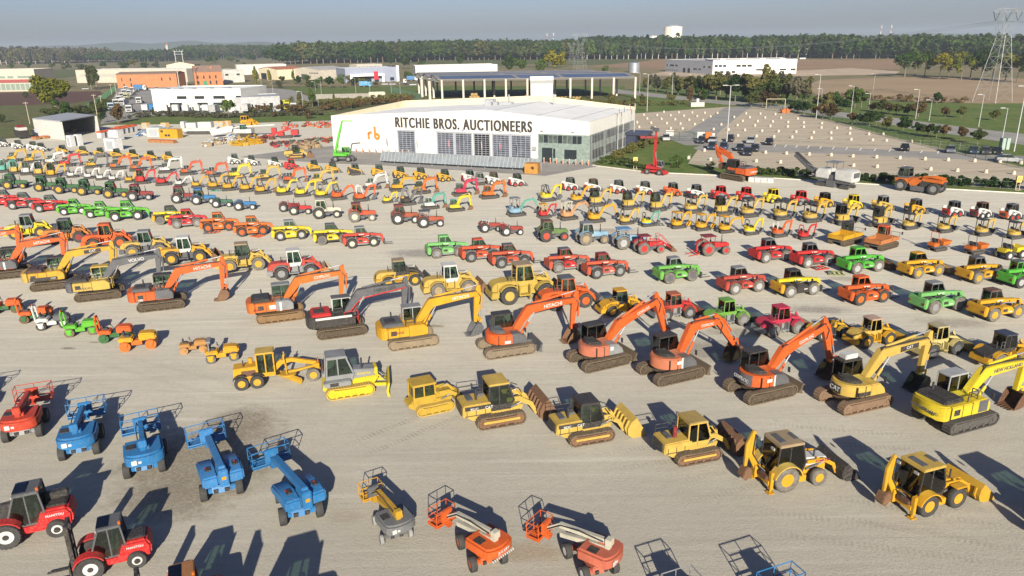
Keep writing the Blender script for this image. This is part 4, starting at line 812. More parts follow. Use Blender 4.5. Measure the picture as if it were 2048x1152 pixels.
def stains_and_falloff(nt, P, c):
    nz = noise(nt, P, .8, 6, .7); n2 = noise(nt, P, 5, 4, .7)
    for px, py, rx, ry, a, colr in STAINS:
        g = at(px, py); sb = N(nt, 'ShaderNodeVectorMath', operation='SUBTRACT'); sb.inputs[1].default_value = (g.x, g.y, 0); nt.links.new(P, sb.inputs[0])
        mp = N(nt, 'ShaderNodeMapping', vector_type='TEXTURE'); mp.inputs['Scale'].default_value = (rx, ry, 1); mp.inputs['Rotation'].default_value = (0, 0, R(-8)); nt.links.new(sb.outputs[0], mp.inputs['Vector'])
        ln = N(nt, 'ShaderNodeVectorMath', operation='LENGTH'); nt.links.new(mp.outputs[0], ln.inputs[0])
        d = math_(nt, 'ADD', ln.outputs['Value'], math_(nt, 'MULTIPLY', math_(nt, 'SUBTRACT', nz, .5), 1.5))
        f = math_(nt, 'MULTIPLY', ramp(nt, d, 1.15, .5), min(.95, a * 1.3)); f = math_(nt, 'MULTIPLY', f, ramp(nt, n2, .15, .6))
        c = mixc(nt, f, c, colr)
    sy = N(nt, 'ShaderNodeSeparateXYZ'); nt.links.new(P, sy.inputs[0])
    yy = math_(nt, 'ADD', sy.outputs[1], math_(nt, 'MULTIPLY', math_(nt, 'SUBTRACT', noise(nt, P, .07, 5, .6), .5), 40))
    c = mixc(nt, math_(nt, 'MULTIPLY', ramp(nt, yy, 78, 34), .62), c, (.235, .215, .178))  # greyer near gravel, with light falloff towards the camera put into its colour
    c = mixc(nt, math_(nt, 'MULTIPLY', ramp(nt, noise(nt, P, 11, 6, .8), .55, .8), .35), c, (.16, .15, .13))
    # churned tread prints along a few vehicle paths
    for (px, py, qx, qy, w) in ((700, 905, 960, 800, .45), (560, 770, 720, 765, .3), (1180, 930, 1560, 870, .3), (1650, 1010, 2040, 1080, .35), (1500, 1040, 2040, 1110, .3), (1300, 1000, 1800, 880, .25), (560, 640, 460, 655, .2), (1500, 860, 1880, 890, .3), (150, 700, 640, 830, .25)):
        a, b_ = at(px, py), at(qx, qy); an = math.atan2(b_.y - a.y, b_.x - a.x); L = (b_ - a).length / 2; mid = (a + b_) / 2
        sb = N(nt, 'ShaderNodeVectorMath', operation='SUBTRACT'); sb.inputs[1].default_value = (mid.x, mid.y, 0); nt.links.new(P, sb.inputs[0])
        mp = N(nt, 'ShaderNodeMapping', vector_type='TEXTURE'); mp.inputs['Rotation'].default_value = (0, 0, an); nt.links.new(sb.outputs[0], mp.inputs['Vector'])
        sp = N(nt, 'ShaderNodeSeparateXYZ'); nt.links.new(mp.outputs[0], sp.inputs[0])
        ys = math_(nt, 'ABSOLUTE', math_(nt, 'SUBTRACT', math_(nt, 'ABSOLUTE', sp.outputs[1]), .95))
        inb = math_(nt, 'MULTIPLY', math_(nt, 'LESS_THAN', ys, .26), ramp(nt, math_(nt, 'ABSOLUTE', sp.outputs[0]), L, L * .6))
        wv = math_(nt, 'GREATER_THAN', math_(nt, 'FRACT', math_(nt, 'MULTIPLY', math_(nt, 'ADD', sp.outputs[0], math_(nt, 'MULTIPLY', nz, .5)), 3.4)), .55)
        f = math_(nt, 'MULTIPLY', math_(nt, 'MULTIPLY', inb, wv), math_(nt, 'MULTIPLY', ramp(nt, nz, .3, .6), w))
        c = mixc(nt, f, c, (.17, .145, .11))
    return c
GRAVEL = ground_mat('gravel', [(.53, .49, .395)], [((.45, .42, .345), .06, .35, .7, (23, 1, 3.2)), ((.57, .535, .44), .35, .48, .75, (15, .4, 2.5)), ((.36, .34, .29), 2.2, .5, .8, None), ((.6, .57, .48), 7, .52, .78, None), ((.24, .22, .19), 14, .55, .8, None), ((.36, .335, .30), .9, .55, .75, (-40, .3, 3)), ((.43, .405, .335), .5, .53, .68, (-14, .05, 2.0)), ((.62, .585, .50), .6, .55, .7, (36, .06, 2.4)), ((.40, .37, .31), .8, .57, .68, (17, .03, 2.6))], bump=.06, extra=stains_and_falloff)
LOT = ground_mat('lot_gravel', [(.36, .305, .225)], [((.45, .39, .30), .35, .42, .7, (24, .12, 1.6)), ((.27, .225, .165), .25, .5, .75, (24, .15, 2)), ((.16, .13, .1), 3, .55, .8, None)])
ASPH = ground_mat('asphalt', [(.215, .205, .19)], [((.29, .275, .25), .12, .4, .7, None), ((.165, .16, .15), 1.5, .5, .8, None)])
GRASS = ground_mat('grass', [(.075, .12, .022)], [((.14, .15, .045), .09, .4, .7, None), ((.03, .055, .015), .6, .48, .75, None), ((.13, .11, .05), .25, .6, .8, None)])
ROUGH = ground_mat('rough_grass', [(.10, .115, .035)], [((.13, .10, .048), .05, .4, .65, None), ((.05, .07, .02), .16, .45, .7, None), ((.035, .045, .018), 1.0, .5, .75, None)])
HEATH = ground_mat('heath', [(.10, .045, .04)], [((.07, .05, .03), .3, .4, .7, None), ((.05, .05, .025), 1.1, .5, .8, None)])
FIELD = ground_mat('ploughed_field', [(.28, .205, .125)], [((.23, .16, .095), .03, .4, .7, None), ((.32, .24, .15), .3, .45, .7, (35, .06, 2)), ((.12, .10, .05), .01, .55, .75, None)])
SAND = ground_mat('sand', [(.42, .33, .24)], [((.30, .23, .16), .1, .4, .7, None)])
def fieldpatch(nt, P, c):
    vo = N(nt, 'ShaderNodeTexVoronoi', Scale=.0035); mp = N(nt, 'ShaderNodeMapping'); mp.inputs['Scale'].default_value = (1, .55, 1); mp.inputs['Rotation'].default_value = (0, 0, R(20)); nt.links.new(P, mp.inputs[0]); nt.links.new(mp.outputs[0], vo.inputs['Vector'])
    sp = N(nt, 'ShaderNodeSeparateColor'); nt.links.new(vo.outputs['Color'], sp.inputs[0])
    c = mixc(nt, math_(nt, 'GREATER_THAN', sp.outputs[0], .62), c, (.085, .095, .035))
    return mixc(nt, math_(nt, 'GREATER_THAN', sp.outputs[1], .75), c, (.24, .155, .095))
TERR = ground_mat('terrain', [(.19, .15, .08)], [((.12, .12, .05), .012, .42, .66, None), ((.09, .09, .035), .15, .5, .75, None)], extra=fieldpatch)
def flat(name, pts, z, mat, world=False, kind='structure'):
    P = [Vector((p[0], p[1], z)) if world else (lambda q: Vector((q.x, q.y, z)))(at(*p)) for p in pts]
    me = bpy.data.meshes.new(name); me.from_pydata([tuple(p) for p in P], [], [list(range(len(P)))]); me.materials.append(mat)
    if me.polygons[0].normal.z < 0: me.flip_normals()
    return tag(link(name, me), kind=kind)
flat('terrain', [(-6500, -60), (6500, -60), (6500, 8500), (-6500, 8500)], 0, TERR, True)
w = lambda x, y: tuple(at(x, y)[:2])
flat('rough_ground', [w(-500, 292), w(0, 186), w(200, 186), w(560, 172), w(840, 176), w(1300, 178), w(1420, 206), w(1240, 300), w(700, 330), w(-500, 340)], .004, ROUGH, True)
flat('heath', [w(-60, 186), w(88, 184), w(200, 182), w(210, 196), w(150, 206), w(70, 210), w(-60, 212)], .008, HEATH, True)
flat('grass', [(230, 252), (300, 232), (560, 226), (670, 224), (670, 242), (450, 247), (300, 250)], .008, GRASS)
flat('lawn', [(575, 177), (640, 174), (832, 172), (1250, 172), (1250, 186), (840, 190), (640, 192)], .008, GRASS)
flat('road', [(480, 180), (540, 176), (585, 180), (615, 192), (640, 200), (560, 212), (470, 200)], .008, ASPH)
flat('truck_yard', [(200, 249), (236, 176), (300, 170), (520, 176), (575, 222), (300, 232)], .012, ASPH)
flat('grass', [(1250, 186), (1290, 162), (1600, 186), (1650, 196), (1840, 204), (1960, 207), (2300, 205), (2300, 420), (2048, 392), (1885, 382), (1701, 370), (1504, 358), (1300, 348), (1190, 336), (1260, 224)], .008, GRASS)
flat('ploughed_field', [(1600, 176), (1640, 160), (1800, 154), (2300, 160), (2300, 205), (1960, 207), (1840, 204), (1650, 196)], .012, FIELD)
flat('construction_site', [(1290, 150), (1330, 143), (1500, 146), (1700, 136), (1800, 143), (1790, 149), (1600, 152), (1400, 154)], .012, SAND)
flat('far_field', [(1180, 133), (1330, 118), (1640, 119), (1800, 119), (1800, 138), (1600, 142), (1330, 138)], .008, ground_mat('tan_field', [(.26, .165, .10)], [((.20, .135, .08), .02, .4, .7, None)]))
flat('road', [(1230, 178), (1440, 201), (1580, 211), (1650, 222), (1740, 229), (1826, 241), (1940, 256), (2048, 268), (2300, 297), (2300, 326), (2048, 290), (1940, 274), (1826, 258), (1740, 241), (1650, 232), (1580, 220), (1440, 208), (1230, 186)], .012, ASPH)
flat('parking_lot', [(1256, 228), (1450, 214), (1520, 213), (1580, 222), (1650, 238), (1800, 278), (2048, 335), (2300, 396), (2300, 402), (2048, 379), (1885, 369), (1701, 357), (1504, 345), (1420, 333), (1376, 327), (1404, 288), (1330, 272), (1262, 280)], .012, LOT)
flat('lot_road', [(1330, 275), (1376, 262), (1450, 215), (1506, 213), (1490, 222), (1440, 262), (1420, 285), (1480, 286), (2048, 312), (2300, 322), (2300, 338), (2048, 325), (1700, 309), (1440, 302), (1395, 300)], .016, ASPH)
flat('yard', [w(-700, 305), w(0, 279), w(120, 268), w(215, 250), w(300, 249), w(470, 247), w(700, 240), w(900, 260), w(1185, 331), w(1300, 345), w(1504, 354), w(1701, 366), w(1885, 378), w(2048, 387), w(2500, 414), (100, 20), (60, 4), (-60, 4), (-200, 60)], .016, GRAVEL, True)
flat('asphalt_apron', [(478, 314), (560, 303), (640, 294), (700, 290), (1190, 328), (1195, 333), (1090, 352), (1060, 350), (763, 331), (640, 326)], .02, ASPH)
LINE = plain((.75, .75, .73), .7, var=.08)
for i in range(13):
    x = 1548 + i * 20.6 + i * i * .55; y = 288.5 + i * .9 + i * i * .02
    a, b = at(x, y + 5), at(x + 4, y); d = (b - a).normalized(); n = Vector((-d.y, d.x, 0)) * .09
    me = bpy.data.meshes.new('parking_line'); me.from_pydata([tuple(q + Vector((0, 0, .02))) for q in (a - n, a + n, b + n, b - n)], [], [(0, 1, 2, 3)]); me.materials.append(LINE); tag(link('parking_line', me), kind='structure')
k = G(); prev = None
for p in ((1185, 331), (1300, 345), (1504, 354), (1701, 366), (1885, 378), (2048, 387), (2500, 414)):
    q = at(*p)
    if prev is not None: k.beam((prev.x, prev.y, .06), (q.x, q.y, .06), .3, .14)
    prev = q
tag(k.build('kerb', plain((.5, .46, .4), .85), None), kind='structure')
# hills behind
def ridge(px0, px1, top, D, seed):
    r_ = random.Random(seed); n = 60; vs, fs = [], []
    for i in range(n + 1):
        px = px0 + (px1 - px0) * i / n; dx, dy, dz = ray(px, HORC); k = D / dy; e = math.sin(math.pi * i / n) ** .5
        h = top * e * (.86 + .14 * math.sin(i * .5 + seed) + .05 * r_.random())
        vs += [(dx * k, D, 0), (dx * k, D + 120, h * .8), (dx * k, D + 500, h), (dx * k, D + 900, 0)]
    for i in range(n):
        for j in range(3): fs.append((i * 4 + j, i * 4 + j + 1, i * 4 + j + 5, i * 4 + j + 4))
    me = bpy.data.meshes.new('hills'); me.from_pydata(vs, [], fs); me.materials.append(ground_mat('wooded_hill', [(.03, .045, .02)], [((.055, .07, .03), .02, .4, .7, None)])); me.shade_smooth()
    tag(link('hills', me), kind='structure')
ridge(-100, 620, 66, 5200, 3); ridge(500, 1200, 44, 5600, 5); ridge(1000, 2200, 40, 5600, 9)
# ------------------------------------------------------------------ vegetation
def leafmat(c1, c2, key):
    k = ('leaf', key)
    if k in MATS: return MATS[k]
    m, nt, b = nodes('foliage_' + key); nt.nodes.remove(b)
    oi = N(nt, 'ShaderNodeObjectInfo'); geo = N(nt, 'ShaderNodeNewGeometry')
    n = noise(nt, geo.outputs['Position'], .35, 3, .6); f = math_(nt, 'ADD', math_(nt, 'MULTIPLY', n, .9), math_(nt, 'MULTIPLY', math_(nt, 'SUBTRACT', oi.outputs['Random'], .5), .7))
    c = mixc(nt, ramp(nt, f, .2, .75), c1, c2)
    d = N(nt, 'ShaderNodeBsdfDiffuse'); t = N(nt, 'ShaderNodeBsdfTranslucent'); mx = N(nt, 'ShaderNodeMixShader'); mx.inputs[0].default_value = .25
    nt.links.new(c, d.inputs[0]); nt.links.new(c, t.inputs[0]); nt.links.new(d.outputs[0], mx.inputs[1]); nt.links.new(t.outputs[0], mx.inputs[2]); nt.links.new(mx.outputs[0], nt.nodes['Material Output'].inputs['Surface'])
    MATS[k] = m; return m
LEAF = {'green': leafmat((.028, .06, .012), (.075, .11, .022), 'green'), 'dark': leafmat((.02, .04, .012), (.05, .07, .02), 'dark'), 'olive': leafmat((.05, .06, .018), (.12, .11, .035), 'olive'), 'yellow': leafmat((.075, .10, .014), (.20, .17, .02), 'yellow'), 'brown': leafmat((.055, .04, .018), (.12, .08, .035), 'brown'), 'grey': leafmat((.05, .055, .035), (.10, .09, .055), 'grey'), 'poplar': leafmat((.03, .05, .018), (.075, .095, .03), 'poplar')}
BARK = plain((.13, .10, .075), .9); BARKP = plain((.33, .30, .25), .9)
def leaves(vs, fs, c, rad, n, leaf, r_, shape=(1, 1, 1), clumps=12, core=.25):
    cl = []
    for i in range(clumps):
        while True:
            p = Vector((r_.uniform(-1, 1), r_.uniform(-1, 1), r_.uniform(-1, 1)))
            if core < p.length < 1: break
        cl.append((p * .78, r_.uniform(.22, .42)))
    for i in range(n):
        p, q = cl[r_.randrange(clumps)]
        d = Vector((r_.gauss(0, 1), r_.gauss(0, 1), r_.gauss(0, 1))).normalized() * q * r_.uniform(.55, 1.05)
        p = p + d; P = Vector((c[0] + p.x * rad * shape[0], c[1] + p.y * rad * shape[1], c[2] + p.z * rad * shape[2]))
        a = (d.normalized() + Vector((r_.gauss(0, .6), r_.gauss(0, .6), r_.gauss(0, .6) + .3))).normalized()
        u = a.orthogonal().normalized(); v = a.cross(u); t = r_.random() * 6.3; s = leaf * r_.uniform(.6, 1.3)
        u, v = (u * math.cos(t) + v * math.sin(t)) * s, (v * math.cos(t) - u * math.sin(t)) * s * .7
        k = len(vs); vs += [tuple(P - u), tuple(P + v), tuple(P + u), tuple(P - v)]; fs.append((k, k + 1, k + 2, k + 3))
def crown_mesh(kind, seed, n, leaf):
    r_ = random.Random(seed); vs, fs = [], []
    if kind == 'round': leaves(vs, fs, (0, 0, .6), .40, n, leaf, r_, (1.05, 1.05, .95), 15)
    elif kind == 'tall': leaves(vs, fs, (0, 0, .58), .42, n, leaf, r_, (.55, .55, 1), 18)
    elif kind == 'column': leaves(vs, fs, (0, 0, .54), .46, n, leaf, r_, (.26, .26, 1), 16)
    elif kind == 'plantation':
        leaves(vs, fs, (0, 0, .70), .30, n * 2 // 3, leaf, r_, (.62, .62, 1), 14); leaves(vs, fs, (0, 0, .42), .18, n // 3, leaf, r_, (.75, .75, 1), 6)
    elif kind == 'cone':
        for z, q in ((.2, .17), (.4, .15), (.6, .11), (.8, .07)): leaves(vs, fs, (0, 0, z), q, n // 4, leaf, r_, (1, 1, 1.2), 7)
    elif kind == 'bush': leaves(vs, fs, (0, 0, .42), .5, n, leaf, r_, (1.1, 1.1, .85), 12, 0)
    me = bpy.data.meshes.new('crown'); me.from_pydata(vs, [], fs); return me
CR_ = {}
def crown(kind, lf, var, n, leaf):
    k = (kind, lf, var, n)
    if k not in CR_: me = crown_mesh(kind, hash((len(kind), var, n)) % 9999 + var, n, leaf); me.materials.append(LEAF[lf]); CR_[k] = me
    return CR_[k]
TR = {}
def trunk_mesh(kind):
    if kind in TR: return TR[kind]
    g = G(); top = .75 if kind in ('tall', 'column', 'plantation') else .55
    g.cyl((0, 0, -.01), (0, 0, top * .6), .022, 8, .014).cyl((0, 0, top * .6), (.01, 0, top), .014, 7, .005)
    for i, (a, z) in enumerate(((0, .3), (2.1, .36), (4.2, .42), (1, .5), (3.3, .33))): g.cyl((0, 0, z), (.16 * math.cos(a), .16 * math.sin(a), z + .18), .009, 5, .003)
    o = g.build('trunk', BARKP if kind == 'plantation' else BARK); me = o.data; bpy.data.objects.remove(o); TR[kind] = me; return me
def tree(px, py, top, kind='round', lf='green', label='', group=None, n=700, leaf=.045, wide=1., name='tree', world=None, hh=None):
    p = at(px, py) if world is None else Vector(world); h = hgt(px, py, top) if hh is None else hh
    t = thing(name, label, 'tree' if name not in ('bush', 'shrub') else name, p, rnd.random() * 6.3, group)
    t.scale = (h * wide, h * wide, h)
    link('crown', crown(kind, lf, rnd.randrange(4), n, leaf), t)
    link('trunk', trunk_mesh(kind), t)
    return t
g_ = 'olive belt trees beyond the parking lot'
for px, py, tp, kd, lf in [(1292, 182, 152, 'tall', 'olive'), (1312, 184, 149, 'tall', 'grey'), (1333, 186, 150, 'tall', 'olive'), (1356, 190, 152, 'tall', 'grey'), (1372, 192, 146, 'round', 'olive'), (1396, 195, 150, 'tall', 'dark'), (1416, 197, 142, 'tall', 'olive'), (1432, 200, 143, 'round', 'olive'), (1452, 199, 143, 'tall', 'grey'), (1470, 203, 147, 'round', 'dark'), (1488, 203, 146, 'tall', 'olive'), (1508, 205, 141, 'round', 'olive'), (1533, 203, 130, 'tall', 'olive'), (1552, 207, 148, 'round', 'dark'), (1570, 208, 146, 'tall', 'olive'), (1592, 210, 148, 'round', 'grey'), (1612, 206, 152, 'tall', 'olive'), (1300, 176, 150, 'tall', 'grey'), (1345, 180, 146, 'tall', 'olive'), (1440, 190, 143, 'tall', 'grey'), (1560, 196, 144, 'tall', 'grey'), (1520, 206, 158, 'bush', 'dark'), (1400, 200, 170, 'bush', 'green')]:
    tree(px, py, tp, kd, lf, 'loose olive tree in the belt between the canopy hall and the field', g_, 900, .055, 1.15)
g_ = 'small dark trees along the lot fence'
for px, py, tp in [(1502, 214, 183), (1524, 213, 181), (1541, 214, 184), (1560, 213, 186), (1580, 224, 204), (1594, 226, 200), (1608, 229, 202), (1630, 236, 209), (1645, 238, 206), (1662, 239, 207), (1704, 249, 224), (1725, 251, 222), (1738, 253, 222), (1752, 252, 223), (1773, 258, 233), (1806, 265, 232), (1833, 271, 244), (1855, 274, 243), (1872, 277, 250), (1887, 277, 249), (1921, 282, 253), (1954, 290, 257)]:
    tree(px, py, tp, 'round', rnd.choice(('dark', 'olive', 'dark', 'brown')), 'small dark bushy tree beside the fence along the parking lot', g_, 900, .07, 1.2)
g_ = 'trees on the verge beyond the public road'
for px, py, tp, lf in [(1632, 213, 190, 'olive'), (1655, 217, 183, 'olive'), (1672, 217, 184, 'green'), (1690, 221, 196, 'dark'), (1709, 216, 171, 'green'), (1722, 216, 180, 'dark'), (1745, 224, 204, 'brown'), (1762, 226, 198, 'olive'), (1778, 227, 205, 'brown'), (1792, 230, 205, 'olive'), (1814, 232, 207, 'olive'), (1836, 235, 201, 'brown'), (1890, 234, 213, 'brown'), (1922, 236, 210, 'olive'), (1988, 241, 219, 'olive'), (1873, 207, 182, 'dark'), (1798, 199, 187, 'brown'), (1820, 201, 188, 'green'), (1604, 206, 170, 'dark')]:
    tree(px, py, tp, 'round', lf, 'small tree on the grass verge across the public road', g_, 800, .07, 1.15)
g_ = 'tall broad trees at the edge of the ploughed field'
for px, py, tp, lf in [(1809, 154, 97, 'green'), (1830, 152, 92, 'green'), (1849, 152, 100, 'dark'), (1879, 156, 99, 'yellow'), (1896, 155, 101, 'olive'), (1922, 160, 101, 'yellow'), (1940, 157, 98, 'green'), (1962, 158, 94, 'dark'), (1984, 159, 97, 'dark'), (2010, 163, 97, 'yellow'), (2034, 163, 96, 'olive'), (2060, 166, 95, 'dark')]:
    tree(px, py, tp, 'round', lf, 'broad tall tree casting shade at the far edge of the ploughed field', g_, 1100, .035)
tree(113, 226, 139, 'round', 'yellow', 'big spreading yellow green tree behind the grey storage shed', n=4200, leaf=.028, wide=1.3)
tree(122, 236, 190, 'bush', 'green', 'green bush under the big spreading yellow green tree', n=900, name='bush')
tree(183, 178, 126, 'column', 'olive', 'slim poplar of a pair in front of the long beige warehouse, darker one', wide=1.2)
tree(194, 179, 127, 'column', 'poplar', 'slim poplar of a pair in front of the long beige warehouse, paler one', wide=1.2)
tree(237, 247, 207, 'round', 'brown', 'rusty brown round tree beside the grey storage shed', n=900)
tree(206, 246, 222, 'round', 'dark', 'small dark green tree touching the corner of the grey storage shed')
tree(458, 236, 194, 'round', 'green', 'round green tree in front of the white truck workshop', n=1200)
for px, py, tp, l in [(308, 233, 212, 'thin dark conifer at the corner of the white truck workshop'), (388, 233, 211, 'thin dark conifer in front of the middle of the white workshop'), (507, 232, 205, 'dark conifer in front of the grey annex'), (543, 226, 203, 'slim conifer beside the small dark window of the grey annex')]: tree(px, py, tp, 'cone', 'dark', l, wide=1.2, name='conifer_tree')
for px, py, tp, kd, lf, l in [(340, 234, 214, 'cone', 'brown', 'small rusty conifer between the parked white truck cabs'), (513, 172, 129, 'column', 'yellow', 'yellowing poplar beside the yellow gabled shed'), (541, 170, 136, 'column', 'yellow', 'yellowing poplar in front of the wide door of the yellow shed'), (588, 168, 137, 'column', 'olive', 'olive poplar in front of the white gabled workshop'), (560, 176, 156, 'bush', 'grey', 'grey green bushy tree behind the road bend'), (597, 169, 151, 'round', 'dark', 'dark round tree below the white gabled workshop'), (628, 176, 155, 'bush', 'green', 'wide green tree left of the dealership hedge'), (643, 175, 152, 'round', 'green', 'green tree at the hedge before the dealership lot'), (660, 176, 150, 'round', 'dark', 'dark tree in the middle of the dealership hedge'), (685, 176, 147, 'round', 'green', 'green tree touching the dealership portal'), (710, 173, 154, 'round', 'dark', 'dark small tree in front of the dealership showroom'), (625, 214, 178, 'tall', 'green', 'pale green tree on the rough slope above the yard'), (668, 207, 184, 'column', 'olive', 'thin olive tree beside the low stone wall'), (600, 210, 184, 'tall', 'olive', 'olive tree next to the yellow trucks'), (582, 206, 190, 'bush', 'olive', 'low olive bush behind the yellow trucks'), (676, 222, 200, 'round', 'olive', 'olive bush on the slope behind the hall roof edge'), (703, 218, 198, 'round', 'olive', 'second olive bush on the slope, nearer the small white hut'), (618, 238, 212, 'bush', 'brown', 'brown dry shrub above the tool pallets'), (640, 216, 203, 'bush', 'dark', 'dark shrub next to the brown dry shrub'), (783, 133, 100, 'round', 'poplar', 'tall bright green tree behind the dealership'), (812, 138, 112, 'round', 'dark', 'dark tree behind the white trailer lot'), (490, 142, 124, 'round', 'green', 'round green tree behind the grey warehouse'), (508, 146, 128, 'round', 'dark', 'dark tree behind the grey warehouse'), (845, 148, 120, 'round', 'green', 'green tree at the corner of the long white store'), (920, 132, 104, 'round', 'dark', 'dark tree standing alone in the brown field'), (1017, 146, 108, 'round', 'dark', 'dark tree behind the solar canopy'), (1040, 148, 112, 'round', 'green', 'green tree behind the solar canopy'), (1110, 150, 92, 'round', 'yellow', 'large yellow green tree beside the twin pylons'), (1082, 150, 116, 'round', 'green', 'green tree left of the large yellow green tree'), (1212, 152, 130, 'round', 'green', 'round green tree over the end of the solar roof'), (1380, 210, 168, 'tall', 'brown', 'dark brown tree beside the white block at the lot corner'), (1340, 208, 184, 'round', 'olive', 'small tree below the tall lamp by the lot'), (1222, 216, 186, 'round', 'olive', 'small olive tree beside the outer canopy column'), (1285, 208, 188, 'round', 'olive', 'small olive tree next to the lot corner'), (1266, 209, 193, 'round', 'brown', 'brown shrub at the end of the canopy hall'), (893, 212, 195, 'bush', 'green', 'green bush at the first canopy column'), (920, 208, 196, 'bush', 'olive', 'olive bush left of the straw stack'), (1116, 207, 192, 'bush', 'dark', 'dark bush right of the white canopy block'), (1135, 206, 191, 'bush', 'olive', 'olive shrub by the round straw bales'), (1163, 206, 190, 'bush', 'green', 'green bush by the dark water tank'), (1354, 336, 304, 'bush', 'green', 'big round green bush beside the red telescopic crane'), (1420, 340, 318, 'bush', 'dark', 'dark bush behind the big orange excavator'), (52, 196, 180, 'bush', 'dark', 'dark bush on the red heath'), (4, 245, 224, 'bush', 'dark', 'dark bush at the edge of the green field'), (590, 232, 216, 'bush', 'brown', 'brown dry shrub by the lamp near the yellow trucks'), (548, 234, 220, 'bush', 'brown', 'rusty low shrub below the grey annex'), (160, 228, 205, 'bush', 'olive', 'olive shrub behind the shed roof'), (1240, 214, 196, 'bush', 'olive', 'low olive scrub beside the end of the canopy')]:
    tree(px, py, tp, kd, lf, l, n=900 if kd != 'bush' else 700, name='bush' if kd == 'bush' else 'tree')
g_ = 'bushes and small trees between the workshops'
for i in range(44):
    px = rnd.uniform(560, 840) if i < 16 else rnd.uniform(-10, 330) if i < 34 else rnd.uniform(330, 560); py = rnd.uniform(152, 176) if i < 16 else rnd.uniform(132, 141) if i < 34 else rnd.uniform(122, 128)
    tree(px, py, py - rnd.uniform(8, 20), rnd.choice(('round', 'bush', 'round')), rnd.choice(('green', 'dark', 'olive', 'grey')), 'green bushy tree among the workshops and warehouses', g_, 500, .07, 1.2)
# far woods: the front rank tree by tree, the rest of each wood as one mass
def wood(px0, px1, y0, y1, t0, t1, lf, depth, label, group, step=9., kind='plantation'):
    a, b = at(px0, y0), at(px1, y1); L = (b - a).length; n = int(L / step); back = Vector((0, 1, 0)); h0, h1 = hgt(px0, y0, t0), hgt(px1, y1, t1)
    fs, vs = [], []; r_ = random.Random(int(px0) + 7)
    k = min(n, 62)
    for i in range(k):
        f = (i + .5) / k; p = a.lerp(b, f) + Vector((r_.uniform(-2, 2), r_.uniform(-5, 8), 0)); h = (h0 + (h1 - h0) * f) * r_.uniform(.72, 1.0)
        tree(0, 0, 0, kind if r_.random() < .75 else 'round', lf if isinstance(lf, str) else r_.choice(lf), label, group, 520, .075, 1.0 if kind == 'plantation' else 1.2, world=p, hh=h)
    m_ = max(60, min(1200, int(L * depth / 75)))
    for i in range(m_):
        f = r_.random(); p = a.lerp(b, f) + Vector((0, 8 + depth * r_.random() ** 1.3, 0)); h = (h0 + (h1 - h0) * f) * r_.uniform(.82, 1.08)
        leaves(vs, fs, (p.x, p.y, h * .56), h * .3, 95, h * .09, r_, (.95, .95, 1.42), 7, 0)
    me = bpy.data.meshes.new('woods'); me.from_pydata(vs, [], fs); me.materials.append(LEAF[lf if isinstance(lf, str) else lf[0]]); tag(link('woods', me), kind='stuff')
wood(-60, 142, 130, 127, 93, 96, ('grey', 'grey', 'olive'), 160, 'pale trunked tree in the front of the brown grey wood', 'front trees of the brown grey wood')
wood(150, 345, 126, 122, 104, 97, ('dark', 'green', 'grey'), 200, 'dark tree in the hedgerow beyond the long warehouses', 'hedgerow trees beyond the warehouses', kind='round')
wood(345, 570, 117, 115, 90, 91, ('dark', 'grey', 'green'), 300, 'blue green tree in the far wood behind the brick houses', 'front trees of the far wood behind the houses', kind='round')
wood(545, 840, 129, 124, 84, 82, ('dark', 'olive', 'poplar', 'green'), 260, 'tall tree in the wood behind the dealership', 'front trees of the wood behind the dealership', kind='round')
wood(830, 1170, 121, 119, 80, 79, ('dark', 'green', 'olive', 'poplar'), 260, 'tall tree in the wood behind the solar canopy', 'front trees of the wood behind the solar canopy', kind='round')
wood(1160, 1660, 119, 116, 73, 69, ('poplar', 'green'), 260, 'straight poplar in the front rank of the plantation', 'front rank poplars of the plantation', step=8)
wood(1640, 2120, 117, 118, 69, 67, ('dark', 'green', 'poplar'), 260, 'dark tree in the wood beyond the tan field', 'front trees of the wood beyond the tan field', kind='round')
def hedge(name, label, pts, w_, h, lf, n, leaf, cat='hedge'):
    vs, fs = [], []; r_ = random.Random(n)
    for a, b in zip(pts, pts[1:]):
        a, b = at(*a), at(*b); L = (b - a).length; k = max(2, int(L / (w_ * .5)))
        for i in range(k):
            p = a.lerp(b, (i + r_.random()) / k); leaves(vs, fs, (p.x + r_.uniform(-.2, .2) * w_, p.y + r_.uniform(-.2, .2) * w_, h * .5), w_ * .62, n, leaf, r_, (1, 1, h / w_ * .85), 6, 0)
    me = bpy.data.meshes.new(name); me.from_pydata(vs, [], fs); me.materials.append(LEAF[lf]); tag(link(name, me), label, cat)
hedge('hedge', 'dark clipped hedge between the kerb and the parking lot, behind the milling machine', [(1510, 348), (1600, 352), (1660, 356)], 2.2, 1.7, 'dark', 520, .24)
hedge('hedge', 'dark clipped hedge between the kerb and the parking lot, next to the orange recycler', [(1700, 360), (1800, 366), (1900, 371), (2048, 379), (2300, 396)], 2.4, 1.8, 'dark', 520, .24)
hedge('hedge', 'yellowish clipped hedge along the glass side of the hall', [(1226, 322), (1262, 302), (1290, 292), (1316, 284)], 3.2, 1.7, 'olive', 320, .17)
hedge('hedge', 'dark green clipped hedge at the hall corner by the yard kerb', [(1212, 328), (1250, 333), (1290, 338)], 3.4, 2.0, 'dark', 420, .17)
hedge('undergrowth', 'brown dry scrub on the slope between the grass strip and the lawn', [(480, 226), (560, 224), (650, 220), (740, 210), (830, 204)], 7, 3, 'brown', 260, .4, 'scrub')
hedge('undergrowth', 'mixed olive scrub on the upper slope below the low wall', [(500, 218), (600, 214), (700, 206), (800, 198), (840, 196)], 6, 2.6, 'olive', 220, .4, 'scrub')
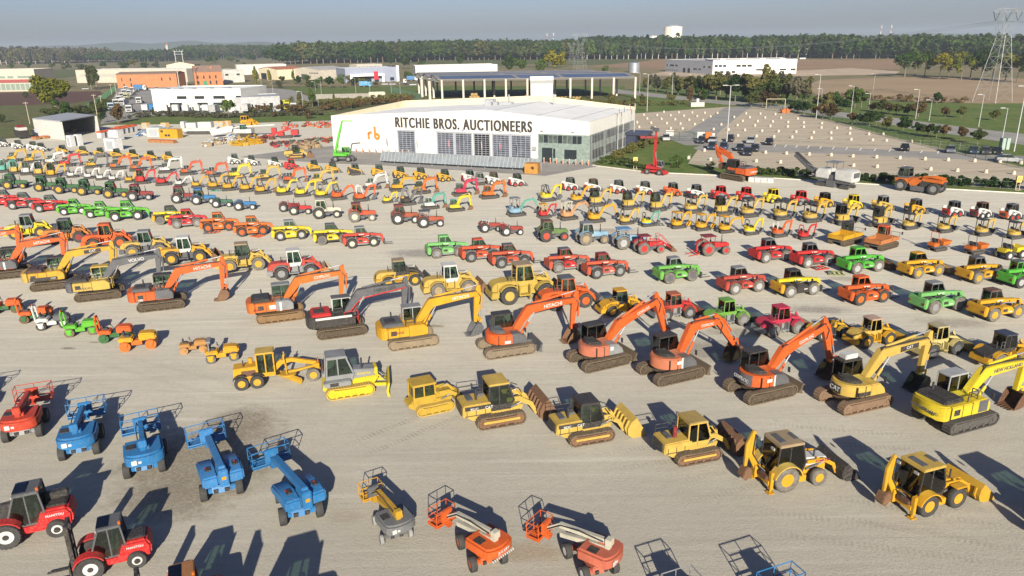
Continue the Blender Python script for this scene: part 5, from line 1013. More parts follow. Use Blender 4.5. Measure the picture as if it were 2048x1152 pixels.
hedge('undergrowth', 'tall dry weeds along the grass strip at the back of the yard', [(235, 238), (330, 232), (450, 236), (560, 232), (655, 230)], 4, 1.8, 'grey', 160, .3, 'scrub')
hedge('undergrowth', 'reddish brown scrub along the far edge of the ploughed field', [(1640, 196), (1740, 200), (1840, 205), (1930, 206)], 5, 2.6, 'brown', 110, .3, 'scrub')
hedge('undergrowth', 'dull green scrub between the shed and the truck yard', [(80, 232), (150, 232), (200, 222), (215, 210)], 7, 3.5, 'olive', 260, .4, 'scrub')
hedge('undergrowth', 'scrub around the columns of the solar canopy', [(850, 210), (960, 205), (1060, 203), (1160, 206), (1260, 212), (1370, 210)], 5, 2.2, 'olive', 120, .3, 'scrub')
for pts in ([(1330, 300), (1348, 290), (1402, 291), (1368, 303)], [(1270, 318), (1285, 303), (1330, 303), (1320, 322)]): flat('lawn', pts, .02, GRASS)
# ------------------------------------------------------------------ buildings
WALLW = plain((.52, .505, .47), .75, sc=.4, var=.06); WALLB = plain((.36, .325, .265), .8, sc=.4, var=.1); GLS = plain((.02, .025, .03), .12, var=.15); GLSG = plain((.17, .21, .19), .12, sc=1.5, var=.25); ROOFW = plain((.60, .60, .59), .8, sc=.15, var=.1); ROOFG = plain((.30, .29, .28), .85, sc=.3, var=.2); BRICK = plain((.33, .135, .055), .9, sc=.8, var=.18); TILE = plain((.30, .10, .055), .9, sc=1.2, var=.25); TILEB = plain((.17, .11, .085), .9, sc=1.2, var=.25)
GREYM = plain((.26, .27, .29), .6, sc=.5, var=.1); CONC = plain((.38, .36, .32), .85, sc=.8, var=.12); CREAM = plain((.48, .42, .29), .8, sc=.5, var=.1); NAVYM = plain((.03, .035, .06), .4)
def frame_at(a, b):
    """matrix: origin a, X along a->b on the ground, Y away from the camera"""
    u = (b - a); u.z = 0; L = u.length; u.normalize(); n = Vector((-u.y, u.x, 0))
    if n.dot(a) < 0: n = -n
    M = Matrix((u, n, Vector((0, 0, 1)))).transposed().to_4x4(); M.translation = a
    return M, L
def building(name, label, L, Rr, topL, depth, wall=WALLW, roof=ROOFW, gable=None, wins=(), doors=(), ridge=None, topR=None, cat='building', over=.25, wmat=None, extra=None):
    a, b = at(*L), at(*Rr); M, W = frame_at(a, b); h = hgt(L[0], L[1], topL)
    o = thing(name, label, cat, a); o.matrix_world = M
    if gable == 'front':
        rh = ridge or h * .25; G().ext([(0, 0), (W, 0), (W, h), (W / 2, h + rh), (0, h)], 0, depth).build('wall', wall, o, sm=0)
        g = G()
        for s in (0, 1):
            p = [(-over, h - over * rh / W * 2), (W / 2, h + rh), (W / 2, h + rh + .25), (-over, h + .25 - over * rh / W * 2)]
            if s: p = [(W - x, z) for x, z in p]
            g.ext(p, -over, depth + over)
        g.build('roof', roof, o, sm=0)
    elif gable == 'side':
        rh = ridge or h * .25; G().ext([(0, 0), (depth, 0), (depth, h), (depth / 2, h + rh), (0, h)], 0, W, 'x').build('wall', wall, o, sm=0)
        g = G()
        for s in (0, 1):
            p = [(-over, h - over * rh / depth * 2), (depth / 2, h + rh), (depth / 2, h + rh + .25), (-over, h + .25 - over * rh / depth * 2)]
            if s: p = [(depth - x, z) for x, z in p]
            g.ext(p, -over, W + over, 'x')
        g.build('roof', roof, o, sm=0)
    else:
        G().box(0, W, 0, depth, 0, h).build('wall', wall, o, sm=0); G().box(.25, W - .25, .25, depth - .25, h, h + .06).build('roof', roof, o, sm=0)
        g = G()
        for q in ((-.02, W + .02, -.02, .28), (-.02, W + .02, depth - .28, depth + .02), (-.02, .28, .28, depth - .28), (W - .28, W + .02, .28, depth - .28)): g.box(*q, h - .3, h + .35)
        g.build('parapet', wall, o, sm=0)
    for (u0, u1, v0, v1) in wins:
        f = G(); x0, x1, z0, z1 = u0 * W, u1 * W, v0 * h, v1 * h
        f.box(x0, x1, -.06, .02, z0 - .08, z0).box(x0, x1, -.06, .02, z1, z1 + .08).box(x0 - .08, x0, -.06, .02, z0 - .08, z1 + .08).box(x1, x1 + .08, -.06, .02, z0 - .08, z1 + .08)
        q = f.build('window', wall, o, sm=0); g = G().box(x0, x1, -.03, -.01, z0, z1); g.build('pane', wmat or GLS, q, sm=0)
    for (u0, u1, v1) in doors: G().box(u0 * W, u1 * W, -.05, -.02, 0.02, v1 * h).build('door', GLS, o, sm=0)
    if extra: extra(o, W, h, depth)
    return o
# auction hall
C = at(1178, 328); ua = R(-25.5); U = Vector((math.cos(ua), math.sin(ua), 0)); Nn = Vector((-U.y, U.x, 0))
lo, hi = 40., 110.
for _ in range(40):
    mid = (lo + hi) / 2
    if proj(C - U * mid)[0] > 668: lo = mid
    else: hi = mid
LW = lo; O = C - U * LW; DEP = 33.0
def fx(px, off=0):
    lo, hi = -5., LW + 20
    for _ in range(40):
        mid = (lo + hi) / 2
        if proj(O + U * mid)[0] < px: lo = mid
        else: hi = mid
    return lo
def fz(px, py):
    q = O + U * fx(px); D = math.hypot(q.x, q.y); dx, dy, dz = ray(px, py); return H + dz * D / math.hypot(dx, dy)
hall = thing('auction_hall', 'long white auction hall with big black wall lettering and glass office corner', 'hall', O); hall.rotation_euler = (0, 0, ua)
xa = fx(973); zl, za, zr = fz(670, 231), fz(973, 219.5), fz(1176, 244)
G().ext([(0, 0), (LW, 0), (LW, zr), (xa, za), (0, zl)], 0, .4).build('front_wall', WALLW, hall, sm=0)
rf = .55
G().ext([(0, 0), (LW, 0), (LW, zr + .5), (xa, za + .9), (0, zl + 1.2)], DEP - .4, DEP).build('rear_wall', CREAM, hall, sm=0)
G().ext([(.4, 0), (DEP - .4, 0), (DEP - .4, zl + 1.2), (.4, zl)], 0, .4, 'x').build('side_wall', CREAM, hall, sm=0)
zo = 6.0
G().ext([(.4, zo + .02), (DEP - .4, zo + .02), (DEP - .4, zr), (.4, zr)], LW - .4, LW, 'x').build('side_wall', WALLW, hall, sm=0)
G().ext([(.4, zl - rf), (xa, za - rf), (LW - .4, zr - .12), (LW - .4, zr - .4), (xa, za - .9), (.4, zl - .9)], .4, DEP - .4).build('roof', ROOFW, hall, sm=0)
g = G(); g.box(xa - .08, xa + .08, .4, DEP - .4, za - rf, za - rf + .12)
for q in (.45, .8): g.box(xa + (LW - xa) * q, xa + (LW - xa) * q + .12, .5, DEP - .5, za - rf + (zr - .12 - za + rf) * q, za - rf + (zr - .12 - za + rf) * q + .06)
g.build('roof_seam', GREYM, hall, sm=0)
for px, w_, d_, hh_ in ((906, 2.6, 1.8, 1.6), (921, 1.8, 1.6, .9), (938, 3.6, 1.5, .8)):
    x = fx(px) - 4; zz = zl - rf + (za - zl) * x / xa; G().box(x, x + w_, DEP - 9, DEP - 9 + d_, zz - .1, zz + hh_).build('roof_unit', GREYM, hall, bev=.06)
for px, hh_ in ((965, 2.6), (1065, 2.9)): x = fx(px) - 6; G().cyl((x, DEP - 6, za - 1.5), (x, DEP - 6, za + hh_ - 1.2), .22, 8).build('vent_pipe', SLV, hall)
# office corner
xo = fx(1076)
G().box(xo + .05, LW + .04, -.05, 0, .02, zo).build('glass_wall', GLSG, hall, sm=0)
G().box(LW, LW + .05, 0.0, DEP - .2, .02, zo).build('glass_wall', plain((.10, .13, .12), .1, sc=1.2, var=.4), hall, sm=0)
g = G(); 
for i in range(34): y = .1 + i * (DEP - .6) / 33; g.box(LW + .05, LW + .12, y, y + .06, .02, zo)
for z in (.6, 2.8, 4.0, 5.9): g.box(LW + .05, LW + .1, .1, DEP - .4, z, z + .06)
g.build('mullion', SLV, hall, sm=0)
for y0, y1, z0, z1 in ((2, 9, 4.1, 5.8), (11, 18, 4.1, 5.8), (20, 29, 4.1, 5.8), (2, 9, .7, 2.7), (11, 18, .7, 2.7), (20, 29, .7, 2.7)):
    G().box(LW + .05, LW + .08, y0, y1, z0, z1).build('window', GLS, hall, sm=0)
ow = LW - xo; n = 9
for i in range(n):
    x = xo + .3 + i * (ow * .84) / n; G().box(x, x + ow * .84 / n - .12, -.09, -.055, zo - 1.9, zo - .25).build('window', GLS if i in (1, 4, 7, 8) else plain((.07, .085, .08), .1, var=.5, sc=.8), hall, sm=0)
for x0, x1, z0, z1 in ((xo + 1.0, xo + 3.4, .02, 3.0), (xo + 3.6, xo + 4.1, .9, 2.9), (xo + 6.2, xo + 9.0, .8, 2.8), (xo + 10.6, xo + 13.2, .8, 2.8)):
    if x1 < LW: G().box(x0, x1, -.09, -.055, z0, z1).build('window' if z0 > .1 else 'door', GLS, hall, sm=0)
G(Matrix.Translation((LW, DEP - 5, 0))).box(.1, 5.5, -2.5, 2.5, 3.2, 3.9).cyl((5.0, -2, 0), (5.0, -2, 3.2), .12, 8).box(.1, 2.5, -2.2, 2.2, .02, 3.2).build('entrance_porch', NAVYM, hall, sm=0)
# doors
zd = fz(960, 268); FR = plain((.27, .285, .315), .5, var=.08)
for i, (p0, p1) in enumerate(((799, 831), (877, 908), (913, 944), (950, 980), (987, 1019), (1024, 1061))):
    x0, x1 = fx(p0), fx(p1); d = G().box(x0, x1, -.04, -.005, .02, zd).build('roller_door', plain((.06, .065, .085), .12, sc=.7, var=.5) if i != 3 else plain((.012, .012, .014), .3), hall, sm=0)  # black one stands for an open bay, its inside shade put in colour
    g = G(); c_ = 4; r_ = 11
    for k in range(c_ + 1): xx = x0 + (x1 - x0) * k / c_; g.box(xx - .035, xx + .035, -.09, -.045, .02, zd)
    for k in range(r_ + 1): zz = .1 + (zd - .15) * k / r_; g.box(x0, x1, -.08, -.05, zz - .035, zz + .035)
    g.box(x0 - .28, x0 - .05, -.12, -.005, .0, zd + .15).box(x1 + .05, x1 + .28, -.12, -.005, .0, zd + .15).box(x0 - .28, x1 + .28, -.12, -.005, zd + .1, zd + .3)
    g.build('door_grid', FR, d, sm=0)
    G().box((x0 + x1) / 2 - .25, (x0 + x1) / 2 + .25, -.35, -.02, zd + .75, zd + .95).build('wall_lamp', GREYM, hall)
for px in (1085, 1146): x = fx(px); G().box(x - .3, x + .3, -.4, -.02, zo + .5, zo + .7).build('wall_lamp', GREYM, hall)
g = G()
for px in (700, 727, 765, 840, 858): x = fx(px); g.box(x, x + .03, -.012, .0, .2, zl)
g.build('wall_joint', plain((.50, .49, .46), .8), hall, sm=0)
G().box(fx(1066), fx(1073), -.4, -.02, 2.3, 3.2).build('air_unit', SLV, hall, bev=.05)
x0, x1 = fx(794.5), fx(1065); z0, z1 = fz(800, 254.5), fz(800, 234.0)
LET = plain((.035, .03, .028), .6)
t = lettering(hall, 'RITCHIE BROS. AUCTIONEERS', (0, -.06, 0), 1., LET, ex=.05, bold=.012, center=False, fat=.042, name='wall_lettering')
xs = [v.co.x for v in t.data.vertices]; zs = [v.co.z for v in t.data.vertices]; bx, bw_, bz, bh = min(xs), max(xs) - min(xs), min(zs), max(zs) - min(zs)
for v in t.data.vertices: v.co.x = x0 + (v.co.x - bx) * (x1 - x0) / bw_; v.co.z = z0 + (v.co.z - bz) * (z1 - z0) / bh
x0, x1, z0, z1 = fx(738), fx(762.5), fz(750, 279.5), fz(750, 252.5); k = (z1 - z0); t_ = k * .19
g = G(); xr = x0; zt = z0 + k * .63
g.box(xr, xr + t_, -.12, -.02, z0 + k * .03, zt - k * .12)
n = 6; P = [(xr + t_ / 2 + k * .14 - k * .14 * math.cos(math.pi / 2 * i / n), zt - t_ / 2 - k * .14 + k * .14 * math.sin(math.pi / 2 * i / n), t_) for i in range(n + 1)] + [(xr + k * .40, zt - t_ / 2, t_)]
g.arm(P, -.12, -.02)
xb = x1 - k * .53; g.box(xb, xb + t_, -.12, -.02, z0 + k * .25, z1)
cx_, cz_, ra = xb + k * .265, z0 + k * .265, k * .265; m_ = 28
ring = [(cx_ + ra * math.cos(2 * math.pi * i / m_), cz_ + ra * math.sin(2 * math.pi * i / m_)) for i in range(m_)]; inr = [(cx_ + (ra - t_) * math.cos(2 * math.pi * i / m_), cz_ + (ra - t_) * math.sin(2 * math.pi * i / m_)) for i in range(m_)]
for i in range(m_):
    j = (i + 1) % m_; g.ext([ring[i], ring[j], inr[j], inr[i]], -.125, -.02)
g.build('logo', plain((.72, .16, .025), .5, var=.05), hall, sm=0)
# solar canopy
A, B, Cc = at(885, 202), at(1270, 197), at(838, 187); M, W = frame_at(A, B); he = 9.2; DP = (M.inverted() @ Cc); sk = DP.x / DP.y; DPY = DP.y
can = thing('solar_canopy', 'open hall on pale concrete columns under a ridged solar panel roof', 'hall', A); can.matrix_world = M
nb = 3; bw_ = DPY / nb; PV = plain((.055, .075, .12), .3, sc=.08, var=.3)
for i in range(nb):
    y0 = i * bw_
    sh = lambda x, y: x + sk * y
    g = G()
    for yy0, yy1, za_, zb_ in ((y0, y0 + bw_ / 2, he, he + 1.5), (y0 + bw_ / 2, y0 + bw_, he + 1.5, he)):
        g.add([(sh(-2, yy0), yy0, za_), (sh(W, yy0), yy0, za_), (sh(W, yy1), yy1, zb_), (sh(-2, yy1), yy1, zb_)] + [(sh(-2, yy0), yy0, za_ + .25), (sh(W, yy0), yy0, za_ + .25), (sh(W, yy1), yy1, zb_ + .25), (sh(-2, yy1), yy1, zb_ + .25)], [(0, 3, 2, 1), (4, 5, 6, 7), (0, 1, 5, 4), (1, 2, 6, 5), (2, 3, 7, 6), (3, 0, 4, 7)])
    r_ = g.build('roof', plain((.16, .15, .145), .8), can, sm=0)
    for (a_, b_) in ((.01, .40), (.42, .63), (.65, .99)):
        g = G()
        for yy0, yy1, za_, zb_ in ((y0 + .4, y0 + bw_ / 2 - .4, he + .37, he + 1.67), (y0 + bw_ / 2 + .4, y0 + bw_ - .4, he + 1.67, he + .37)):
            g.add([(sh(W * a_ - 1, yy0), yy0, za_), (sh(W * b_ - 1, yy0), yy0, za_), (sh(W * b_ - 1, yy1), yy1, zb_), (sh(W * a_ - 1, yy1), yy1, zb_)], [(0, 1, 2, 3)])
        g.build('solar_panel', PV, r_, sm=0)
    G().add([(sh(-1.9, y0), y0 + .05, he - .9), (sh(-1.9, y0 + bw_), y0 + bw_ - .05, he - .9), (sh(-1.9, y0 + bw_ / 2), y0 + bw_ / 2, he + 1.4), (sh(-1.5, y0), y0 + .05, he - .9), (sh(-1.5, y0 + bw_), y0 + bw_ - .05, he - .9), (sh(-1.5, y0 + bw_ / 2), y0 + bw_ / 2, he + 1.4)], [(0, 1, 2), (3, 5, 4), (0, 3, 4, 1), (1, 4, 5, 2), (2, 5, 3, 0)]).build('gable_wall', CONC, can, sm=0)
for j in range(nb + 1):
    y = j * bw_ if j < nb else DPY - .6
    for i in range(10):
        x = sk * y + W * i / 9
        if j in (1, 2) and i not in (0, 3, 6, 9): continue
        G().box(x - .42, x + .42, y, y + .85, 0, he - .05).build('column', CONC, can, sm=0)
    G().box(sk * y - 1, sk * y + W, y + .1, y + .5, he - .7, he - .02).build('beam', plain((.10, .09, .08), .9), can, sm=0)
for k in range(1, 3): G().box(sk * DPY * k / 3 - 1.0, sk * DPY * k / 3 + .1, bw_ * k - bw_ / 2, bw_ * k - bw_ / 2 + 1.0, 0, he - .9).build('column', CONC, can, sm=0)
lx = lambda px, py: (M.inverted() @ at(px, py)).x
x0, x1 = lx(1061, 202), lx(1106, 201); G().box(x0, x1, -2.0, 3.0, 0, he * .78).build('service_block', WALLW, can, sm=0); G().box(x0 - .2, x1 + .2, -2.2, 3, he * .78, he * .78 + 1.4).build('block_fascia', SLV, can, sm=0); G().box(x0 - .2, x1 + .2, -1.6, 3, he * .78 + 1.4, he + .9).build('block_roof', WALLW, can, sm=0)
STRAW = paint((.42, .27, .10), .95, .3, (.5, .38, .2))
def bale_stack(px, py, nx, nz, label, r=0):
    o = thing('straw_bale_stack', label, 'straw bales', at(px, py)); rn = random.Random(int(px))
    for k in range(nz):
        for i in range(nx - k):
            x = i * 1.5 + k * .7; g = G()
            if r: g.cyl((x, -.6, .75 + k * 1.3), (x, .7, .75 + k * 1.3), .75, 14)
            else: g.box(x, x + 1.42, -.5 + rn.uniform(-.1, .1), 1.0, k * 1.2 + .01, k * 1.2 + 1.17)
            g.build('straw_bale', STRAW, o, bev=0 if r else .12)
bale_stack(936, 203, 4, 3, 'tall stepped stack of straw bales under the solar canopy'); bale_stack(958, 203, 3, 1, 'low row of straw bales right of the tall stack', 1); bale_stack(982, 204, 8, 1, 'long low row of straw bales behind the hall parapet', 1); bale_stack(1033, 202, 3, 1, 'short row of bales by the white canopy block', 1); bale_stack(1046, 202, 2, 2, 'small bale pile touching the white canopy block'); bale_stack(1118, 200, 3, 1, 'round straw bales right of the white canopy block', 1); bale_stack(1147, 200, 3, 1, 'round straw bales at the outer canopy column', 1)
# other buildings
def shed_extra(o, W, h, d): pass
A, B, D_ = at(97, 277), at(148, 270.5), at(189, 266)
a, b = at(72, 272), at(128, 280); M, W = frame_at(a, b)
sh = thing('storage_shed', 'grey open fronted storage shed with a pale ribbed side wall', 'shed', a); sh.matrix_world = M
hs = hgt(72, 272, 238); c = M.inverted() @ at(197, 265); dx_, dy_ = c.x - W, c.y
SHG = plain((.42, .41, .38), .8, sc=1.5, var=.12)
Wd = W; bd = Vector((dx_, dy_)).normalized(); Ld = Vector((dx_, dy_)).length
P0, P1, P2, P3 = (0, 0), (Wd, 0), (Wd + dx_, dy_), (dx_, dy_)
def wallq(p, q, h0, h1, t=.2):
    d = Vector((q[0] - p[0], q[1] - p[1])).normalized(); n = Vector((-d.y, d.x)) * t
    v = [(p[0], p[1], 0), (q[0], q[1], 0), (q[0], q[1], h1), (p[0], p[1], h0)]; v += [(x + n.x, y + n.y, z) for x, y, z in v]
    return v, [(0, 1, 2, 3), (7, 6, 5, 4), (0, 4, 5, 1), (1, 5, 6, 2), (2, 6, 7, 3), (3, 7, 4, 0)]
h1 = hs * 1.02
G().add(*wallq(P0, P1, hs, h1)).build('side_wall', SHG, sh, sm=0); G().add(*wallq(P3, P0, hs, hs)).build('rear_wall', SHG, sh, sm=0); G().add(*wallq(P2, P3, h1, hs)).build('side_wall', SHG, sh, sm=0)
G().add([(p[0], p[1], z + .02) for p, z in ((P0, hs), (P1, h1), (P2, h1), (P3, hs))] + [(p[0], p[1], z + .3) for p, z in ((P0, hs), (P1, h1), (P2, h1), (P3, hs))], [(3, 2, 1, 0), (4, 5, 6, 7), (0, 1, 5, 4), (1, 2, 6, 5), (2, 3, 7, 6), (3, 0, 4, 7)]).build('roof', GREYM, sh, sm=0)
for p in (P1, P2): G().box(p[0] - .3, p[0] + .3, p[1] - .3, p[1] + .3, 0, h1).build('door_post', SHG, sh, sm=0)
win = lambda n, a, b, v0, v1, f=.7: [(a + (b - a) * i / n, a + (b - a) * (i + f) / n, v0, v1) for i in range(n)]
building('warehouse', 'low white warehouse with a red band above green shop windows', (-90, 185), (76, 182), 142, 22, WALLB, ROOFW, wins=[(.57, .64, .62, .72), (.67, .74, .62, .72), (.79, .96, .62, .72)] + win(9, .45, .98, .06, .36, .85), wmat=plain((.16, .20, .17), .2), extra=lambda o, W, h, d: G().box(0, W, -.5, -.02, h * .42, h * .56).build('sign_band', plain((.22, .04, .035), .7), o, sm=0))
building('warehouse', 'long beige warehouse behind the slim poplar pair', (155, 166), (376, 164), 141, 30, WALLB, ROOFW, wins=[(.03, .10, .48, .7), (.14, .36, .48, .7), (.40, .46, .48, .7), (.80, .98, .45, .62)], wmat=plain((.30, .29, .25), .4))
building('brick_building', 'long two storey orange brick building with a flat brown roof', (236, 176), (356, 174), 149, 14, BRICK, TILEB, gable='side', ridge=1.2, wins=[(.08, .095, .5, .72), (.22, .24, .5, .72), (.74, .76, .5, .72), (.88, .9, .5, .72), (.10, .12, .1, .3), (.22, .24, .1, .34)])
building('brick_house', 'square orange brick house with a brown hipped roof and green door', (391, 172), (447, 170), 144, 12, BRICK, TILEB, gable='side', ridge=3.6, wins=win(4, .1, .95, .5, .72, .22) + win(4, .1, .95, .1, .35, .25), extra=lambda o, W, h, d: (G().box(W * .3, W * .42, -.1, -.02, .02, h * .35).build('door', plain((.02, .16, .07), .6), o, sm=0), G().box(W * .08, W * .16, 3, 4, h + 1, h + 3.2).build('chimney', BRICK, o), G().box(W * .6, W * .68, 3, 4, h + 1, h + 3.2).build('chimney', BRICK, o)))
building('yellow_barn', 'yellow barn with a curved dark roof behind the beige warehouse', (334, 140), (390, 139), 130, 20, CREAM, TILEB, gable='front', ridge=3)
building('grey_warehouse', 'grey concrete warehouse with two small front windows', (450, 166), (490, 164), 141, 24, plain((.40, .39, .36), .85, sc=.6), ROOFG, wins=[(.06, .22, .58, .72), (.62, .78, .58, .72)])
building('grey_warehouse', 'long low grey warehouse behind the yellow gabled shed', (475, 150), (574, 147), 131, 20, plain((.40, .39, .36), .85, sc=.6), ROOFG, wins=win(5, .7, .98, .45, .7, .7))
building('yellow_shed', 'yellow gabled shed with a red tiled roof and dark doorway', (519, 158), (556, 160), 138, 22, CREAM, TILE, gable='front', ridge=1.7, doors=[(.12, .42, .62)])
building('yellow_annex', 'small yellow annex beside the red roofed yellow shed', (551, 155), (567, 154), 146, 10, CREAM, TILE)
building('white_workshop', 'white workshop with a shallow grey gable and a black doorway', (582, 158), (640, 160), 139, 26, WALLB, ROOFG, gable='front', ridge=1.9, doors=[(.38, .58, .55)], wins=win(6, .66, .98, .62, .74, .7))
building('orange_annex', 'small orange brick annex behind the white gabled workshop', (640, 147), (657, 146), 136, 10, BRICK, ROOFG)
def dealer(o, W, h, d):
    p = plain((.66, .65, .64), .5); g = G().box(W * .06, W * .10, -4, -3, 0, h * .62).box(W * .66, W * .70, -4, -3, 0, h * .62).box(W * .06, W * .70, -4.2, -.05, h * .45, h * .62); g.build('portal', p, o, sm=0)
    G().box(W * .5, W * .58, -4.6, -4.22, h * .2, h * .78).build('sign_tower', plain((.5, .02, .04), .4), o, sm=0); G().box(W * .12, W * .48, -.1, -.03, .1, h * .42).build('shop_window', GLS, o, sm=0)
    G().box(W * .97, W * 1.01, -1, 1, 0, h * 1.15).build('pylon', p, o, sm=0)
building('car_dealership', 'slate blue car dealership with a white portal and red sign tower', (692, 166), (797, 162), 138, 26, plain((.19, .21, .27), .6, sc=.6, var=.1), ROOFW, extra=dealer, wins=[(.84, .92, .06, .3)])
building('office_building', 'low white building just behind the slate blue dealership', (714, 142), (765, 140), 130, 16, WALLB, ROOFW, wins=win(6, .05, .95, .35, .7))
building('white_store', 'long windowless white store behind the solar canopy', (832, 158), (995, 154), 133, 26, WALLW, ROOFW)
def wshop(o, W, h, d):
    G().box(W * .19, W * .33, -.06, -.02, .02, h * .42).build('roller_door', GLS, o, sm=0)
    for x in (.05, .2, .35, .55, .75): G().box(W * x, W * x + 3, 3, 6, h + .06, h + .5).build('skylight', plain((.18, .2, .22), .3), o, sm=0)
building('truck_workshop', 'white two storey truck workshop with strips of small dark windows', (309, 224), (486, 223), 180, 24, WALLW, ROOFW, wins=[(.28, .39, .58, .72), (.48, .59, .58, .72), (.69, .82, .58, .72), (.94, 1.0, .58, .72), (.5, .62, .28, .42), (.68, .82, .28, .42)], extra=wshop)
building('annex', 'single storey grey annex of the white truck workshop', (470, 226), (562, 222), 197, 20, plain((.30, .30, .30), .8, sc=.5), GREYM, wins=[(.62, .68, .35, .6), (.78, .84, .35, .6)])
building('service_hut', 'small white concrete hut by the low wall above the yard', (738, 197), (771, 196), 187, 6, WALLB, ROOFW)
building('low_wall', 'long low concrete wall along the lawn', (632, 198), (738, 196), 190, .5, plain((.20, .185, .16), .9, sc=1), plain((.22, .2, .18), .9), cat='wall')
def fact(o, W, h, d): 
    for k in range(5): G().box(W * .1 + k * 14, W * .1 + k * 14 + 4, 6, 9, h + .06, h + .8).build('roof_vent', WALLW, o, sm=0)
A_, B_ = (1425, 149), (1592, 147)
fb = building('factory', 'long white factory with dark window bands and a grey side wing', A_, B_, 121, 40, WALLW, ROOFG, wins=win(3, .02, .17, .52, .68, .75) + win(3, .28, .48, .52, .68, .8) + [(.52, .66, .24, .36), (.80, .88, .24, .36), (.93, .99, .22, .36)] + win(4, .02, .3, .08, .24, .6), extra=fact)
building('grey_wing', 'grey panelled wing on the shaded end of the white factory', (1331, 143), (1424, 149), 120, 40, plain((.30, .31, .33), .7, sc=.5, var=.08), ROOFG, wins=[(.02, .05, .5, .64), (.1, .2, .5, .64), (.22, .28, .5, .64), (.62, .7, .3, .42), (.72, .78, .3, .42), (.82, .86, .5, .64), (.92, .97, .5, .64)] + win(6, .02, .3, .1, .24, .5), doors=[(.40, .45, .4), (.5, .55, .4)])
p = at(1268, 145); ht = hgt(1268, 145, 126); rt_ = 11 * (p.y / F)
t = thing('storage_silo', 'wide galvanised steel silo beside the construction site', 'silo', p); G().lathe((0, 0, 0), [(rt_, 0), (rt_, ht), (rt_ * .3, ht + .8)], 32, 'z').build('wall', plain((.42, .44, .46), .35, .7, sc=.6, var=.2), t); g = G(); [g.lathe((0, 0, ht * i / 6), [(rt_ + .01, 0), (rt_ + .1, .05), (rt_ + .01, .1)], 32, 'z') for i in range(1, 6)]; g.build('hoop', SLV, t)
# power station on the horizon
d_ = 1750.; pw = lambda px, py=HORC: (lambda q: Vector((q[0] * d_ / q[1], d_, 0)))(ray(px, py))
zz = lambda px, py: H + (lambda q: q[2] * d_ / q[1])(ray(px, py)); c0 = pw(1345); rc = (pw(1363) - pw(1327)).length / 2
t = thing('reactor_building', 'pale round concrete containment tower above the plantation', 'tower', c0); ztop = zz(1345, 53.5)
G().lathe((0, 0, 0), [(rc, 0), (rc, ztop), (rc * .75, ztop + .6)], 40, 'z').build('wall', plain((.62, .55, .47), .8, sc=.05, var=.06), t); G().lathe((0, 0, ztop), [(rc * .8, 0), (rc * .6, 3), (.5, 4.5)], 30, 'z').build('dome', GREYM, t); G().cyl((-rc * .5, -rc * .8, ztop), (-rc * .5, -rc * .8, ztop + 6), .4, 6).build('mast', GREYM, t); G().box(-rc * .48, -rc * .44, -rc * .95, -rc * .88, 0, ztop).build('ladder', GREYM, t)
G().box((pw(1302) - c0).x, (pw(1332) - c0).x, -6, 20, 0, zz(1315, 71.5)).build('annex', plain((.6, .55, .48), .8), t, sm=0); G().box((pw(1272) - c0).x, (pw(1301.5) - c0).x, -2, 24, 0, zz(1287, 73)).build('annex', plain((.33, .36, .38), .7), t, sm=0)
for i, (px, y0) in enumerate(((128, 106), (146, 104), (170, 103), (190, 107), (200, 104), (352, 103), (362, 106), (388, 103), (396, 108), (405, 104), (645, 110), (240, 101))):
    c_ = at(px, y0 + 4.5); ww = 8 + 3 * (i % 3); hh_ = 7. + i % 3
    o = thing('village_house', ['pale village house with an orange roof far beyond the fields', 'white village house with a red roof far beyond the fields'][i % 2], 'house', c_, .3 * i, 'village houses far beyond the fields'); G().box(-ww, ww, -6, 6, 0, hh_).build('wall', (WALLB, WALLW)[i % 2], o, sm=0); G().ext([(-6.6, hh_), (6.6, hh_), (0, hh_ + 3.4)], -ww, ww, 'x').build('roof', TILE, o, sm=0)
q = ray(334, 92); t = thing('church_tower', 'slim pale church tower far behind the village', 'church', (q[0] * 2200 / q[1], 2200, 0)); G().box(-3, 3, -3, 3, 0, 30).build('wall', WALLB, t); G().lathe((0, 0, 30), [(3.4, 0), (.2, 7)], 8, 'z').build('spire', TILE, t)
# ------------------------------------------------------------------ poles, masts, fences
POLE = plain((.36, .36, .355), .5, .2, var=.1); WOOD = plain((.33, .28, .21), .9)
def lamp(px, py, top, label, group=None, heads=1, mat=None, r=.1, dirx=-1):
    h = hgt(px, py, top); t = thing('street_lamp', label, 'street lamp', at(px, py), 0, group); G().cyl((0, 0, 0), (0, 0, h), r, 8, r * .6).build('pole', mat or POLE, t)
    if heads: 
        for s in ((-1, 1) if heads == 2 else (dirx,)): G().tube([(0, 0, h - .1), (s * .9, 0, h + .05)], .05).box(min(s * .8, s * 2.0), max(s * .8, s * 2.0), -.25, .25, h, h + .16).build('lamp_head', WHT, t, bev=.03)
    return t
lamp(1453, 290, 171, 'tall lamp post with a wide double head standing among the parked cars', None, 2, r=.16)
GL = 'lamp posts along the lot and road'
for px, py, tp, r in [(1294, 223, 148, .13), (1344, 191, 148, .14), (1279, 186, 146, .09), (1632, 238, 149, .13), (1702, 226, 172, .1), (1737, 221, 187, .1), (1831, 238, 179, .1), (1858, 242, 200, .09), (1957, 254, 189, .1), (2005, 275, 216, .1), (2028, 303, 172, .14), (1641, 213, 177, .09), (1384, 176, 150, .08), (1746, 183, 148, .08)]:
    lamp(px, py, tp, 'slim grey lamp post with a single white head along the lot and road', GL, 1, r=r)
GL = 'thin lamp posts beside the lawn'
